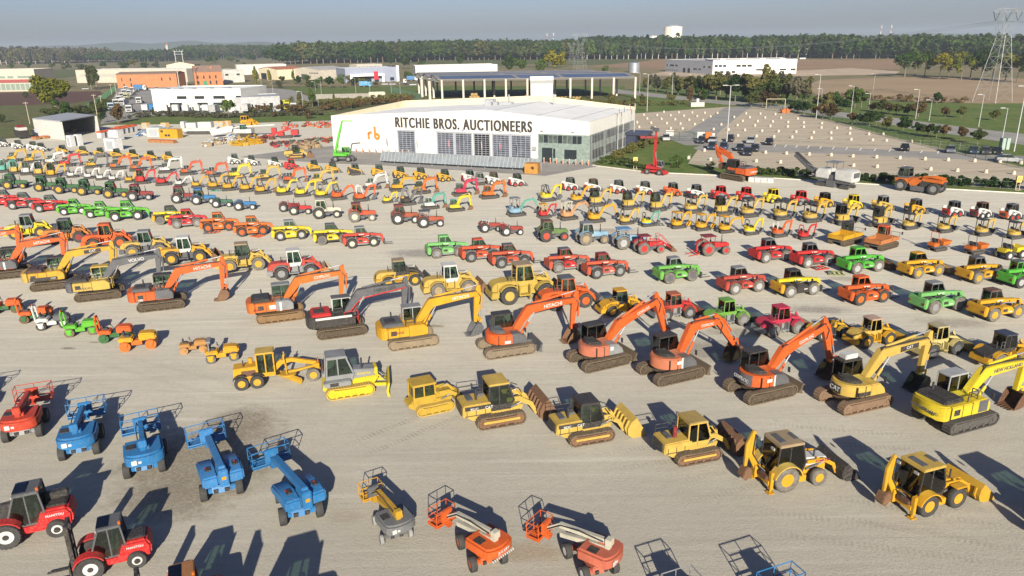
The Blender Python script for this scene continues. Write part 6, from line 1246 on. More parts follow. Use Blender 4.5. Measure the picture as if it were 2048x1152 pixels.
for px, py, tp in [(524, 182, 160), (546, 186, 161), (631, 182, 163), (643, 190, 158), (712, 188, 156), (740, 186, 165), (783, 186, 163), (801, 192, 163), (607, 223, 183), (637, 213, 199)]:
    lamp(px, py, tp, 'thin grey lamp post beside the lawn and road bend', GL, 1, r=.08)
for px, py, tp, l in [(60, 248, 203, 'leaning wooden pole in the green field left of the shed'), (194, 229, 188, 'wooden pole right of the big yellow green tree'), (205, 219, 190, 'thin wooden pole beside the truck yard fence'), (235, 200, 152, 'tall wooden pole above the parked trucks'), (224, 190, 168, 'short grey post at the truck yard entrance')]:
    h = hgt(px, py, tp); t = thing('utility_pole', l, 'pole', at(px, py)); G().cyl((0, 0, 0), (0, 0, h), .14, 7, .09).build('pole', WOOD, t); G().box(-.9, .9, -.06, .06, h - .5, h - .36).build('cross_arm', WOOD, t)
t = thing('utility_pole', 'tall double concrete pole with cross bars behind the truck workshop', 'pole', at(367, 176)); h = hgt(367, 176, 101); s_ = 5.2
for x in (-.5, .5): G().cyl((x * s_, 0, 0), (x * s_ * .85, 0, h), .28, 8, .18).build('pole', CONC, t)
g = G(); [g.box(-.6 * s_, .6 * s_, -.1, .1, h * z, h * z + .25) for z in (.9, .97)]; [g.cyl((x, 0, h * .97), (x, 0, h * 1.03), .12, 6) for x in (-3, -1, 1, 3)]; g.build('cross_arm', GREYM, t)
FL = [('green and white', (.05, .2, .08)), ('blue', (.03, .05, .2)), ('red and white', (.4, .05, .05)), ('yellow and red', (.6, .3, .05))]
for i, (px, py, tp) in enumerate(((1235, 306, 214), (1245, 303, 211), (1257, 293, 208), (1267, 295, 206))):
    h = hgt(px, py, tp); t = thing('flagpole', f'tall white flagpole with a limp {FL[i][0]} flag at the glass corner', 'flagpole', at(px, py)); G().cyl((0, 0, 0), (0, 0, h), .09, 8, .06).build('pole', WHT, t)
    G().ext([(0, h - .1), (.22, h - .5), (.2, h - 1.4), (.08, h - 1.7), (0, h - 1.4)], -.08, .08).build('flag', plain(tuple(q * .45 + .05 for q in FL[i][1]), .8, var=.4), t, bev=.04)
for i, (px, l, c_) in enumerate(((782, 'thin dark', (.05, .05, .06)), (842, 'slim black', (.03, .03, .03)), (905, 'red and white', (.45, .08, .07)), (937, 'navy', (.02, .03, .12)), (970, 'pale and pink', (.5, .35, .33)), (1006, 'bright red', (.6, .04, .04)), (1041, 'dark blue', (.02, .02, .07)))):
    b_ = O + U * fx(px) - Nn * 1.6; t = thing('feather_flag', f'{l} feather flag in front of the hall doors', 'flag', b_); G().cyl((0, 0, 0), (0, 0, 4.0), .04, 6).build('pole', GREYM, t); G().ext([(0, 2.2), (.14, 2.4), (.18, 3.4), (.05, 3.9), (0, 3.9)], -.03, .03).build('flag', plain(tuple(q * .6 + .06 for q in c_), .8, var=.5), t)
POST = paint((.62, .30, .20), .7, .2)
bp = None
for i in range(19):
    px = 694 + i * 13.2 if i < 11 else 1095 + (i - 11) * 12.6
    b_ = O + U * fx(px) - Nn * (1.7 if i < 11 else 2.0)
    if bp is None:
        bp = thing('bollard', 'pale orange guard post in front of the hall wall', 'bollard', b_, 0, 'guard posts along the hall'); o = G().cyl((0, 0, 0), (0, 0, 1.15), .14, 10).build('post', POST, bp); G().cyl((0, 0, 1.0), (0, 0, 1.18), .15, 10).build('cap', CONC, o)
    else: o = dup(bp); o.location = b_
# panel fence in front of the hall
a, b = at(763, 326), at(1081, 343); M, W = frame_at(a, b); fh = hgt(763, 326, 303)
t = thing('panel_fence', 'row of tilted grey translucent panels on posts before the hall', 'fence', a); t.matrix_world = M
PF = plain((.15, .17, .185), .45, sc=.8, var=.25); n = 42
for i in range(n):
    x = W * i / n; g = G(); g.add([(x + .02, -.35, .55), (x + W / n - .1, -.35, .55), (x + W / n - .1, .55, fh), (x + .02, .55, fh), (x + .02, -.3, .52), (x + W / n - .1, -.3, .52), (x + W / n - .1, .6, fh - .03), (x + .02, .6, fh - .03)], [(0, 1, 2, 3), (7, 6, 5, 4), (0, 4, 5, 1), (1, 5, 6, 2), (2, 6, 7, 3), (3, 7, 4, 0)])
    p = g.build('panel', PF, t, sm=0); G().beam((x - .04, -.38, .5), (x - .04, .55, fh + .03), .14, .05).build('panel_strip', SLV, p, sm=0)
for i in range(13): x = W * i / 12; G().box(x - .05, x + .05, .3, .4, 0, fh * .7).beam((x, .3, fh * .6), (x, 1.3, 0.05), .06, .06).build('post', GREYM, t)
# wire fences
def wire_fence(label, pts, h, step, mat, net=False):
    P = [at(*p) for p in pts]; t = thing('wire_fence', label, 'fence', P[0]); o = P[0]; g = G(); w_ = G(); k = 0
    for a, b in zip(P, P[1:]):
        L = (b - a).length; n = max(1, int(L / step))
        for i in range(n):
            q = a.lerp(b, i / n) - o
            if k < 95: G().cyl((q.x, q.y, 0), (q.x, q.y, h), .045, 5).build('post', mat, t)
            k += 1
        for z in (h * .97, h * .66, h * .35, .12): w_.beam(tuple(a - o + Vector((0, 0, z))), tuple(b - o + Vector((0, 0, z))), .03, .03)
        if net:
            m_ = int(L / .3)
            for i in range(m_): q = a.lerp(b, i / m_) - o; w_.beam((q.x, q.y, .1), (q.x, q.y, h), .015, .015)
    w_.build('wire_mesh', mat, t, sm=0)
DG = plain((.03, .06, .04), .7); GW = plain((.16, .17, .15), .7)
wire_fence('dark green wire fence along the public road side of the lot', [(1490, 216), (1580, 224), (1650, 240), (1800, 280), (2060, 341)], 2.2, 3.2, DG, True)
wire_fence('thin grey wire fence between hedge and parking lot', [(1380, 326), (1504, 346), (1701, 358), (1885, 370), (2060, 381)], 2.0, 3.4, GW)
wire_fence('thin grey wire fence along the row of parked cars', [(1440, 277), (1600, 286), (1800, 296), (1960, 304)], 2.0, 3.6, GW)
wire_fence('green wire fence between grass strip and truck yard', [(215, 243), (300, 233), (420, 231), (560, 228)], 2.0, 4.0, DG)
wire_fence('green net fence running down the slope to the canopy', [(782, 184), (812, 193), (845, 203)], 3.0, 2.5, plain((.04, .10, .075), .8), True)
wire_fence('green net fence beside the road to the truck yard', [(177, 222), (205, 202), (232, 180)], 3.0, 4, plain((.05, .13, .06), .8), True)
for px0, px1, y0, y1, l in ((1330, 1358, 281, 282, 'green mesh gate leaf next to the white panel'), (1358, 1388, 282, 282, 'closed green mesh gate leaf at the end of the lot road')):
    a, b = at(px0, y0), at(px1, y1); M, W = frame_at(a, b); t = thing('gate', l, 'gate', a); t.matrix_world = M; g = G().tube([(0, 0, 0), (0, 0, 2.3), (W, 0, 2.3), (W, 0, 0)], .08, 6).tube([(0, 0, .2), (W, 0, .2)], .05).tube([(0, 0, 1.2), (W, 0, 1.2)], .04); g.build('frame', DG, t); G().beam((0, 0, .3), (W, 0, 2.2), .04, .04).build('brace', DG, t)
for px0, px1, py, l in ((1331, 1347, 277, 'white banner board on the green gate'), (1394, 1412, 281, 'white banner board beside the parked dark suv')):
    a, b = at(px0, py), at(px1, py + .4); M, W = frame_at(a, b); t = thing('sign_board', l, 'sign', a); t.matrix_world = M; G().box(0, W, -.03, .03, .7, 2.2).build('panel', WHT, t, sm=0); G().cyl((.2, .06, 0), (.2, .06, 2.0), .04, 6).build('post', GREYM, t); G().cyl((W - .2, .06, 0), (W - .2, .06, 2.0), .04, 6).build('post', GREYM, t)
t = thing('warning_barrier', 'orange and white site barrier beside the lot gate', 'barrier', at(1416, 283)); G().box(-.8, .8, -.3, .3, .05, 2.4).build('frame', paint(OR), t); G().box(.9, 1.6, -.2, .2, .05, 2.1).build('side_panel', WHT, t)
t = thing('height_barrier', 'pale height limit frame over the lot entrance', 'barrier', at(1532, 217)); g = G().tube([(0, 0, 0), (0, 0, 3.4), (6.5, -1.2, 3.4), (6.5, -1.2, 0)], .09, 6); g.build('frame', CREAM, t)
t = thing('dumpster', 'small orange skip at the corner of the lot entrance', 'skip', at(1570, 226)); G().ext([(-1.6, 1.2), (-1.1, .02), (1.1, .02), (1.6, 1.2)], -.8, .8).build('body', paint(OR), t, bev=.04); G().box(-.9, .9, -.5, .5, 1.2, 1.5).build('load', paint(OR), t)
t = thing('cabinet', 'green electrical cabinet at the end of the parked cars', 'cabinet', at(2007, 299)); G().box(-.9, .9, -.6, .6, 0, 2.6).build('body', plain((.20, .26, .22), .6), t, bev=.03); G().box(-.7, .7, -.63, -.6, .2, 2.4).build('door', plain((.23, .29, .25), .6), t)
t = thing('white_block', 'white concrete block with a small pillar at the far lot corner', 'block', at(1394, 213)); G().box(-2.6, 2.6, -1, 1, 0, 1.6).build('base', CONC, t); G().box(-.4, .6, -.4, .4, 1.6, 3.0).build('pillar', WHT, t)
for px, py, l in ((1103, 0, ''), (1270, 338, 'yellow box sign on a wooden stand beside the dark hedge'), (2034, 380, 'yellow box sign on a wooden stand at the kerb end')):
    if l: t = thing('box_sign', l, 'sign', at(px, py)); G().box(-.45, .45, -.15, .15, 1.3, 2.4).build('panel', plain((.5, .33, .1), .6), t); G().box(-.3, .3, -.17, -.15, 1.5, 2.2).build('screen', plain((.3, .25, .05), .5), t); G().box(-.35, -.25, -.05, .05, 0, 1.3).box(.25, .35, -.05, .05, 0, 1.3).box(-.5, .5, -.4, .4, 0, .06).build('stand', WOOD, t)
# concrete weights in the lot
t0 = None
def C8(x, y): return 1440 + x / 3.3684, 180 + y / 3.3684
def C4(x, y): return 1200 + x / 4.8, 40 + y / 4.8
BL = [C8(*p) for p in [(175, 163), (271, 165), (372, 168), (93, 187), (200, 189), (303, 191), (410, 193), (523, 198), (152, 214), (253, 216), (355, 218), (458, 222), (563, 225), (685, 230), (8, 238), (117, 243), (235, 245), (338, 248), (455, 252), (563, 254), (682, 259), (786, 262), (876, 265), (57, 273), (167, 276), (282, 281), (393, 284), (512, 288), (630, 292), (747, 294), (873, 299), (1002, 303), (1098, 303), (120, 313), (245, 317), (363, 321), (485, 324), (614, 330), (747, 333), (882, 340), (1027, 344), (1120, 347), (1288, 354), (306, 428), (447, 434), (600, 440), (748, 445), (894, 453), (1053, 459), (1210, 465), (1380, 472), (1535, 478), (1714, 485), (1884, 491), (2026, 499), (243, 486), (406, 493), (898, 516), (1057, 524), (1238, 532), (1417, 541), (1597, 550), (1790, 559), (1977, 569)]] + [C4(*p) for p in [(613, 889), (756, 894), (885, 895), (1006, 898), (1127, 900), (300, 915), (420, 917), (548, 920), (678, 923), (805, 927), (932, 930), (1060, 934), (322, 950), (453, 954), (590, 957), (721, 962), (855, 966), (989, 969), (356, 990), (490, 995), (640, 1000), (771, 1003), (908, 1009), (376, 1036), (525, 1043), (678, 1048), (792, 1051), (416, 1086), (1090, 1058), (1287, 940)]] + [(1409, 303), (1377, 318), (1421, 321), (1268, 267)]
CW = plain((.38, .325, .26), .85, sc=2, var=.12)
for p in BL:
    if t0 is None:
        t0 = thing('concrete_weight', 'knee high cream concrete weight standing in rows on the lot', 'concrete block', at(*p), 0, 'concrete weights in rows on the lot'); o = G().lathe((0, 0, 0), [(.38, 0), (.37, .18), (.32, .52), (.24, .68), (.08, .75)], 14, 'z').build('block', CW, t0); G().tube([(-.12, 0, .7), (-.1, 0, .85), (.1, 0, .85), (.12, 0, .7)], .03, 5).build('lifting_loop', RUST, o)
    else: t_ = dup(t0); t_.location = at(*p); t_.rotation_euler = (0, 0, rnd.random() * 6)
PYM = plain((.27, .28, .28), .5, .3, var=.1)
# pylons
def pylon(px, py, top, label, yaw):
    h = hgt(px, py, top); t = thing('power_pylon', label, 'pylon', at(px, py), yaw); s = h / 36; g = G(); b = .085 * s
    lv = [(0, 5.6), (5, 4.9), (9, 4.3), (13, 3.7), (17, 3.1), (21, 2.5), (24.5, 2.0)]; m_ = SLV
    cs = lambda z, r: [(r * i, r * .8 * j, z) for i, j in ((-1, -1), (1, -1), (1, 1), (-1, 1))]
    for (z0, r0_), (z1, r1_) in zip(lv, lv[1:]):
        a, c = cs(z0 * s, r0_ * s), cs(z1 * s, r1_ * s)
        for i in range(4): g.beam(a[i], c[i], b * 1.3, b * 1.3).beam(a[i], c[(i + 1) % 4], b * .7, b * .7).beam(a[(i + 1) % 4], c[i], b * .7, b * .7).beam(c[i], c[(i + 1) % 4], b * .7, b * .7)
    g.build('tower_body', PYM, t, sm=0); g = G()
    for sx in (-1, 1):
        P = [(sx * 2.0, 24.5, 1.2), (sx * 3.6, 28.5, 1.4), (sx * 4.6, 32.5, 1.1), (sx * 4.0, 34.4, .9)]; prev = None
        for x, z, r_ in P:
            q = [((x + i * r_ * .7) * s, j * r_ * s, z * s) for i, j in ((-1, -1), (1, -1), (1, 1), (-1, 1))]
            if prev:
                for i in range(4): g.beam(prev[i], q[i], b, b).beam(prev[i], q[(i + 1) % 4], b * .6, b * .6)
            prev = q
        for y in (-.8, .8): g.beam((sx * 4.0 * s, y * s, 34.4 * s), (sx * 9.5 * s, 0, 33.2 * s), b, b).beam((sx * 4.6 * s, y * s, 32.5 * s), (sx * 9.5 * s, 0, 33.2 * s), b, b)
        g.beam((sx * 4 * s, 0, 34.4 * s), (sx * 4.4 * s, 0, 36 * s), b, b)
    for y in (-.8, .8): g.beam((-4 * s, y * s, 34.2 * s), (4 * s, y * s, 34.2 * s), b, b).beam((-4.4 * s, y * s, 33 * s), (4.4 * s, y * s, 33 * s), b, b)
    g.build('cross_arm', PYM, t, sm=0)
    for x in (-7.3, 0, 7.3):
        dx = 2.2; G().beam(((x - dx) * s, 0, 33 * s), (x * s, 0, 29.8 * s), .22 * s, .22 * s).beam(((x + dx) * s, 0, 33 * s), (x * s, 0, 29.8 * s), .22 * s, .22 * s).build('insulator', plain((.06, .09, .10), .3), t)
    return t, s
P1, s1 = pylon(1984, 204, 8, 'tall lattice power pylon standing in the ploughed field', .5)
P2, s2 = pylon(1160, 142, 64, 'lattice power pylon before the woods, taller looking one of a pair', .3); P3, s3 = pylon(1143, 128, 84, 'lattice power pylon before the woods, farther one of the pair', .3)
for x in (-7.3, 0, 7.3):
    a = P1.matrix_basis @ Vector((x * s1, 0, 29.8 * s1)) if False else Vector(P1.location) + Vector((math.cos(.5) * x * s1, math.sin(.5) * x * s1, 29.8 * s1)); b = Vector(P2.location) + Vector((math.cos(.3) * x * s2, math.sin(.3) * x * s2, 29.8 * s2))
    for off, l in ((0, 'sagging power line between the field pylon and the pylon pair'),):
        g = G(); pts = [a.lerp(b, i / 24) - Vector((0, 0, 9 * 4 * (i / 24) * (1 - i / 24))) for i in range(25)]; g.tube(pts, .05, 4); tag(g.build('power_line', GREYM), l, 'power line', 'power lines of the field pylon')
        c_ = a + (a - b).normalized() * 320; pts = [a.lerp(c_, i / 12) - Vector((0, 0, 7 * 4 * (i / 12) * (1 - i / 12))) for i in range(13)]; g = G().tube(pts, .05, 4); tag(g.build('power_line', GREYM), 'power line leaving the field pylon out of view', 'power line', 'power lines leaving the pylon')
for px, top, l in ((1094, 67, 'faint red and white mast over the woods, left one of a pair'), (1107, 66, 'faint red and white mast over the woods, right one of a pair'), (1759, 51, 'faint red and white mast on the hazy horizon, first of two'), (1779, 50, 'faint red and white mast on the hazy horizon, second of two')):
    D = 2600.; q = ray(px, HORC); q2 = ray(px, top); t = thing('radio_mast', l, 'mast', (q[0] * D / q[1], D, 0)); ht = H + q2[2] * D / q2[1]
    for i in range(6): G().cyl((0, 0, ht * i / 6), (0, 0, ht * (i + 1) / 6), 1.0, 8).build('mast_section', plain((.6, .58, .56), .6) if i % 2 else plain((.45, .08, .07), .6), t)
    for z in (.86, .97): G().lathe((0, 0, ht * z), [(.5, -2), (3.6, -1), (3.6, 1), (.5, 2)], 10, 'z').build('antenna', WHT, t)
# ------------------------------------------------------------------ machines on the yard
def row(fn, name, cat, group, items, **d):
    for it in items:
        px, py, label = it[:3]; o = dict(d); o.update(it[3] if len(it) > 3 else {})
        put(fn, px, py, label, name, cat, group, **o)
def lab(rowname, xs): return xs
# skid steers, rearmost row
SK = 'skid steer loaders of the rearmost row'
CT = dict(tracks=1, body=YE, cabc=BLK, tail=BLK)
row(skid_steer, 'skid_steer', 'skid steer', SK, [
    (6, 294, 'white skid steer with black cab cut by the picture edge', dict(body=WHT, cabc=BLK)), (36, 298, 'white skid steer with black cab, second from the yard end', dict(body=WHT, cabc=BLK)), (66, 301, 'white skid steer with black cab behind a white yellow boom', dict(body=WHT, cabc=BLK)), (82, 304, 'white skid steer with taller black cab next to the yellow track loaders', dict(body=WHT, cabc=BLK, tail=YE)),
    (125, 309, 'yellow compact track loader behind the white excavator boom', CT), (166, 312, 'yellow compact track loader behind the red excavator boom', CT), (201, 315, 'yellow compact track loader with low black cage, beside the grey wrapped crate', CT), (234, 317, 'yellow compact track loader in front of the grey wrapped crate', CT), (266, 319, 'yellow compact track loader behind the first orange excavator boom', CT), (302, 322, 'yellow compact track loader behind the second orange excavator boom', CT), (338, 324, 'yellow compact track loader behind the white excavator boom with a bent arm', CT),
    (470, 329, 'white skid steer right of the two pink booms', dict(body=WHT, cabc=DGR)), (504, 332, 'white skid steer behind the bright yellow boom', dict(body=WHT, cabc=DGR)), (551, 336, 'white skid steer behind the ochre boom', dict(body=WHT, cabc=BLK, tail=YE)), (584, 340, 'red skid steer between the ochre boom and the orange boom', dict(body=RED, cabc=RED)),
    (630, 343, 'yellow compact track loader near the orange boom tip', CT), (667, 347, 'yellow compact track loader with black bucket below the green crane', dict(CT, tail=YE)), (712, 351, 'yellow and black compact track loader seen alone in front of the asphalt apron', dict(tracks=1, body=BLK, tail=YE, cabc=DGR, arm=YE)), (760, 353, 'yellow tracked skid steer with a rounded tail and dark cage', dict(tracks=1, body=YE, tail=YE, cabc=DGR)),
    (803, 358, 'yellow wheeled skid steer with black tail, first of three before the panel fence', dict(body=YE, cabc=BLK, tail=BLK)), (844, 360, 'yellow wheeled skid steer, middle of three before the panel fence', dict(body=YE, cabc=BLK, tail=BLK)), (892, 364, 'yellow wheeled skid steer, last of three before the panel fence', dict(body=YE, cabc=BLK, tail=BLK)),
    (942, 365, 'white skid steer with red tail and grey cab behind the crimson boom', dict(body=WHT, tail=RED, cabc=DGR, tracks=1)), (962, 371, 'grey compact track loader squeezed behind the crimson boom', dict(body=GRY, cabc=GRY, tracks=1)), (990, 370, 'white skid steer with brown tail behind the orange boom', dict(body=WHT, tail=BRN, cabc=BRN)), (1037, 373.5, 'white skid steer with red wheels beside the orange box', dict(body=WHT, tail=RED, cabc=BLK, rim=RED)),
    (1144, 382, 'white skid steer with red wheels and black cab above the small yellow excavators', dict(body=WHT, tail=RED, cabc=DGR, rim=RED)), (1190, 385, 'white skid steer with a brown cab and red wheels', dict(body=WHT, tail=ORH, cabc=BRN, rim=RED)), (1241, 388, 'white skid steer with orange tail and grey cab behind the first black cabbed excavator', dict(body=WHT, tail=OR, cabc=DGR, rim=RED)), (1294, 391, 'white skid steer with orange tail and rusty bucket', dict(body=WHT, tail=OR, cabc=DGR, rim=RED, att='rusty')), (1350, 394, 'orange skid steer with dark grey cage', dict(body=ORH, cabc=DGR, rim=ORH, att='rusty')), (1397, 398, 'white skid steer with deep red tail, left of the all red ones', dict(body=WHT, tail=RED, cabc=DGR, rim=RED)),
    (1446, 401, 'all red skid steer with grey wheels, first of the two side by side', dict(body=RED, cabc=RED, rim=GRY, low=GRY, att='rusty')), (1497, 404, 'all red skid steer with grey wheels, second of the two side by side', dict(body=RED, cabc=RED, rim=GRY, low=GRY, att='rusty')), (1551, 407, 'bright yellow skid steer between red ones', dict(body=YP, cabc=YP, rim=YP)), (1607, 412, 'all red skid steer standing alone between two yellow ones', dict(body=RED, cabc=RED, rim=GRY, low=GRY, att='rusty')), (1655, 416, 'orange yellow skid steer with black cab and bucket', dict(body=YO, cabc=BLK, rim=YO)), (1713, 420.5, 'pale yellow skid steer with yellow cab and dark belt line', dict(body=YP, cabc=YP, rim=YP, tail=YC)), (1772, 423, 'yellow skid steer with blue grey cab and open tail door', dict(body=YC, cabc=GRY, rim=YE)), (1838, 430, 'yellow skid steer with black lettered tail below the orange recycler', dict(body=YO, cabc=DGR, rim=YO, tail=BLK, hi=1)), (1915, 435, 'white skid steer with dark red tail and dark cab', dict(body=WHT, tail=RED, cabc=DGR, rim=RED)), (1971, 437.5, 'white skid steer with brownish cab and red tail lettering', dict(body=WHT, tail=RDK, cabc=BRN, rim=WHT)), (2031, 441, 'white skid steer with orange tail at the end of the row', dict(body=WHT, tail=ORH, cabc=DGR, rim=RED))],
    s=1.08, h=19, hw=.8)
# midi excavators
MX = 'midi excavators of the second row'
LD = dict(s=.64, h=19, hw=1.42, zt=1, blade=True, pose='M', trk=TRKB, hood=DGR)
row(excavator, 'midi_excavator', 'excavator', MX, [
    (24, 324, 'ochre midi excavator at the end of the second row', dict(body=YE, cabc=DGR, bk=BLK)), (59, 327, 'ochre midi excavator, second along the second row', dict(body=YE, cabc=DGR, bk=BLK)), (101, 330, 'white midi excavator with a white boom and grey cab', dict(body=WHT, boom=WHT, cabc=GRY, bk=BLK)), (131, 334, 'red midi excavator with red cab and red boom', dict(body=RED, cabc=RDK, roof=RED, bk=BLK)), (183, 337, 'yellow midi excavator with a dark grey boom', dict(body=YE, boom=DGR, cabc=YC, pose='D', bk=BLK)), (232, 340, 'dark cabbed midi excavator with orange tail, first of two alike', dict(body=OR, boom=ORH, cabc=BLK, side=DGR, bk=BLK)), (273, 343, 'dark cabbed midi excavator with orange tail, second of two alike', dict(body=OR, boom=ORH, cabc=DGR, side=DGR, bk=BLK)),
    (331, 347, 'white midi excavator with a raised white boom', dict(body=WHT, boom=WHT, cabc=GRY, bk=BLK, pose='D')), (374, 351, 'orange red midi excavator with white cab, first of two neighbours', dict(body=ORH, boom=PORR, cabc=WHT, side=DGR)), (425, 355, 'orange red midi excavator with white cab, second of two neighbours', dict(body=ORH, boom=PORR, cabc=WHT, side=DGR)), (471, 358, 'lemon yellow midi excavator with black cab', dict(body=YP, boom=YP, cabc=BLK, bk=BLK)), (529, 362, 'ochre midi excavator with a dark flame decal on its side', dict(body=YC, cabc=DGR, texts=(('sticker', -1.2, 1.4, 1.3, .35, BLK),))), (581, 367, 'orange red midi excavator with white cab beside the ochre one', dict(body=ORH, boom=ORH, cabc=WHT, side=DGR)), (636, 371, 'ochre midi excavator with a long boom and rusty bucket', dict(body=YC, cabc=YC, pose='M')),
    (744, 380, 'all white midi excavator standing apart', dict(body=WHT, boom=WHT, cabc=WHT, side=GRY)), (797, 384, 'deep yellow midi excavator with black cab frame', dict(body=YO, cabc=BLK, pose='N')), (843, 389, 'amber midi excavator with a dark lower body', dict(body=YO, boom=OR, cabc=BLK, side=OR)), (924, 393, 'crimson and grey midi excavator with crimson boom', dict(body=PNK, boom=PNK, cabc=GRY, cw=GRY)), (980, 398.5, 'orange midi excavator with orange cab and boom', dict(body=OR, boom=OR, cabc=ORH)), (861, 419.5, 'teal and white midi excavator with a teal boom', dict(body=WHT, boom=TEAL, cabc=WHT, cw=TEAL, s=.56)), (912, 424, 'teal cabbed midi excavator with a lemon yellow boom', dict(body=YP, boom=YP, cabc=TEAL, cw=GRY, s=.56))], **LD)
# mini excavators
MN = 'mini excavators of the long rows'
CM = dict(body=YC, top='cab', base=DGR); CN = dict(body=YC, top='canopy', base=DGR); WB = dict(body=WHT, top='bar', topc=DGR)
row(mini_excavator, 'mini_excavator', 'mini excavator', MN, [
    (5, 346, 'teal mini excavator with white cab at the yard end', dict(body=TEAL, top='cab', cabc=TEAL, topc=WHT)), (29, 349, 'yellow mini excavator with teal cab', dict(body=YC, top='cab', cabc=TEAL, topc=TEAL)), (53, 351, 'white mini excavator with dark cab between yellow ones', dict(body=WHT, top='cab', cabc=GRY, base=DGR)), (78, 353, 'pale yellow mini excavator with dark cab', dict(body=YC, top='cab', cabc=DGR)), (103, 355.5, 'deep yellow mini excavator with black cab and yellow boom', dict(body=YO, top='cab', cabc=BLK)),
    (143, 356, 'white mini excavator with a roll bar, first of four', dict(WB, s=.88)), (177, 358.5, 'white mini excavator with a roll bar, second of four', dict(WB, s=.9)), (201, 361, 'white mini excavator with a roll bar, third of four', dict(WB, s=.85)), (226, 363, 'white mini excavator with a roll bar, fourth of four', dict(WB, s=.85)), (259, 366, 'yellow mini excavator with a thin roll bar beside a red cabbed one', dict(body=YE, top='bar', topc=DGR, s=.9)), (282, 369, 'red mini excavator with a closed red cab', dict(body=RED, top='cab', cabc=RDK, topc=RED)), (324, 372, 'red mini excavator without roof', dict(body=RED, top='none', pose='B')), (359, 373, 'white mini excavator with a slim roll bar right of the roofless red one', dict(WB, s=.85, pose='B')), (393, 376.5, 'yellow mini excavator with a roll bar above the blue tractor', dict(body=YE, top='bar', topc=DGR, s=.9)),
    (428, 379.5, 'ochre mini excavator with roll cage, first of four', dict(body=YE, top='frame', topc=DGR)), (457, 382.5, 'ochre mini excavator with roll cage, second of four', dict(body=YE, top='frame', topc=DGR)), (492, 385, 'ochre mini excavator with roll cage, third of four', dict(body=YE, top='frame', topc=DGR)), (523, 389, 'ochre mini excavator with roll cage, fourth of four, rusty bucket', dict(body=YE, top='frame', topc=DGR, bk=RUST)), (566, 391.5, 'lemon mini excavator with grey roll cage, first of three', dict(body=YP, top='frame', topc=GRY)), (603, 394.5, 'lemon mini excavator with grey roll cage, second of three', dict(body=YP, top='frame', topc=GRY)), (644, 397.5, 'lemon mini excavator with grey roll cage, third of three', dict(body=YP, top='frame', topc=GRY)), (676, 401, 'orange red mini excavator with grey roll cage', dict(body=ORH, top='frame', topc=DGR, pose='B')), (722, 404, 'orange red mini excavator with white roll cage', dict(body=ORH, top='frame', topc=WHT)), (775, 407, 'tiny yellow mini excavator without roof', dict(body=YP, top='none', s=.75)), (815, 412, 'black and yellow mini excavator with roll cage', dict(body=BLK, boom=DGR, top='frame', topc=GRY, rear=YO)),
    (1034, 434, 'turquoise mini excavator with thin grey canopy', dict(body=LBL, boom=TEAL, top='canopy', topc=GRY, cabc=GRY, pose='C')), (1090, 437, 'red mini excavator with a yellow canopy', dict(body=RED, top='canopy', topc=YO, cabc=YO, s=.85)), (1138, 441.5, 'pale orange mini excavator with its boom folded forward', dict(body=(.55, .27, .12), top='canopy', topc=CRM, cabc=CRM, pose='C')), (1193, 446.5, 'yellow mini excavator with dark roll cage at the blue tractors', dict(body=YO, top='frame', topc=DGR, s=1.1, pose='C')), (1254, 450, 'small ochre mini excavator with two bar cage', dict(body=YC, top='bar', topc=DGR, s=.9)), (1297, 454, 'blue and yellow mini excavator with a teal boom', dict(body=YP, boom=TEAL, base=BLU, top='bar', topc=DGR, s=.85)), (1358, 458, 'amber mini excavator with amber canopy, first of three', dict(body=YO, top='canopy', topc=YO, cabc=DGR, bk=YO, s=.92)), (1407, 462.5, 'amber mini excavator with amber canopy, second of three', dict(body=YO, top='canopy', topc=YO, cabc=DGR, bk=YO, s=.92)), (1454, 467, 'amber mini excavator with amber canopy and hammer, third of three', dict(body=YO, top='canopy', topc=YO, cabc=DGR, att='hook', pose='H', s=.92)), (1504, 471, 'lemon mini excavator with thin dark roll bar', dict(body=YP, base=GRY, top='bar', topc=DGR, s=.88)), (1561, 475.5, 'orange red mini excavator with white roll bar and black seat', dict(body=ORH, base=DGR, top='bar', topc=WHT, s=.88)), (1612, 480, 'small red mini excavator with red roll bar', dict(body=RED, top='bar', topc=RED, s=.8)),
    (1096, 404, 'lemon and grey mini excavator with grey cab frame, alone near the orange box', dict(body=YP, base=GRY, top='frame', topc=DGR)), (1157, 408.5, 'yellow mini excavator with black controls and no roof', dict(body=YO, base=DGR, top='none')), (1195, 414, 'ochre mini excavator with black cab, first of three cabs in a row', dict(CM)), (1261, 420, 'ochre mini excavator with black cab, second of three cabs in a row', dict(CM)), (1317, 424, 'ochre mini excavator with black cab, third of three cabs in a row', dict(CM, pose='A')), (1387, 428, 'ochre mini excavator with open canopy between two black cabs', dict(CN)), (1448, 432, 'ochre mini excavator with black cab between two canopies', dict(CM)), (1501, 436, 'ochre mini excavator with canopy, first of three canopies in a row', dict(CN)), (1567, 441, 'ochre mini excavator with canopy, second of three canopies in a row', dict(CN)), (1627, 446, 'ochre mini excavator with canopy, third of three canopies in a row', dict(CN)), (1691, 451, 'ochre mini excavator with black cab above the yellow tracked dumper', dict(CM, att='wide')), (1769, 456, 'ochre mini excavator with black cab and lettered black plate on its tail', dict(CM, text='CAT', att='wide', h=34)), (1823, 460, 'small ochre mini excavator with canopy, first of the last four', dict(CN, s=.88, att='wide')), (1893, 466.5, 'small ochre mini excavator with canopy, second of the last four', dict(CN, s=.88, att='wide')), (1970, 473, 'small ochre mini excavator with canopy, third of the last four', dict(CN, s=.88, att='wide')), (2035, 479, 'small ochre mini excavator with canopy, last of the row', dict(CN, s=.88, att='wide'))],
    s=1.12, h=19, hw=.75)
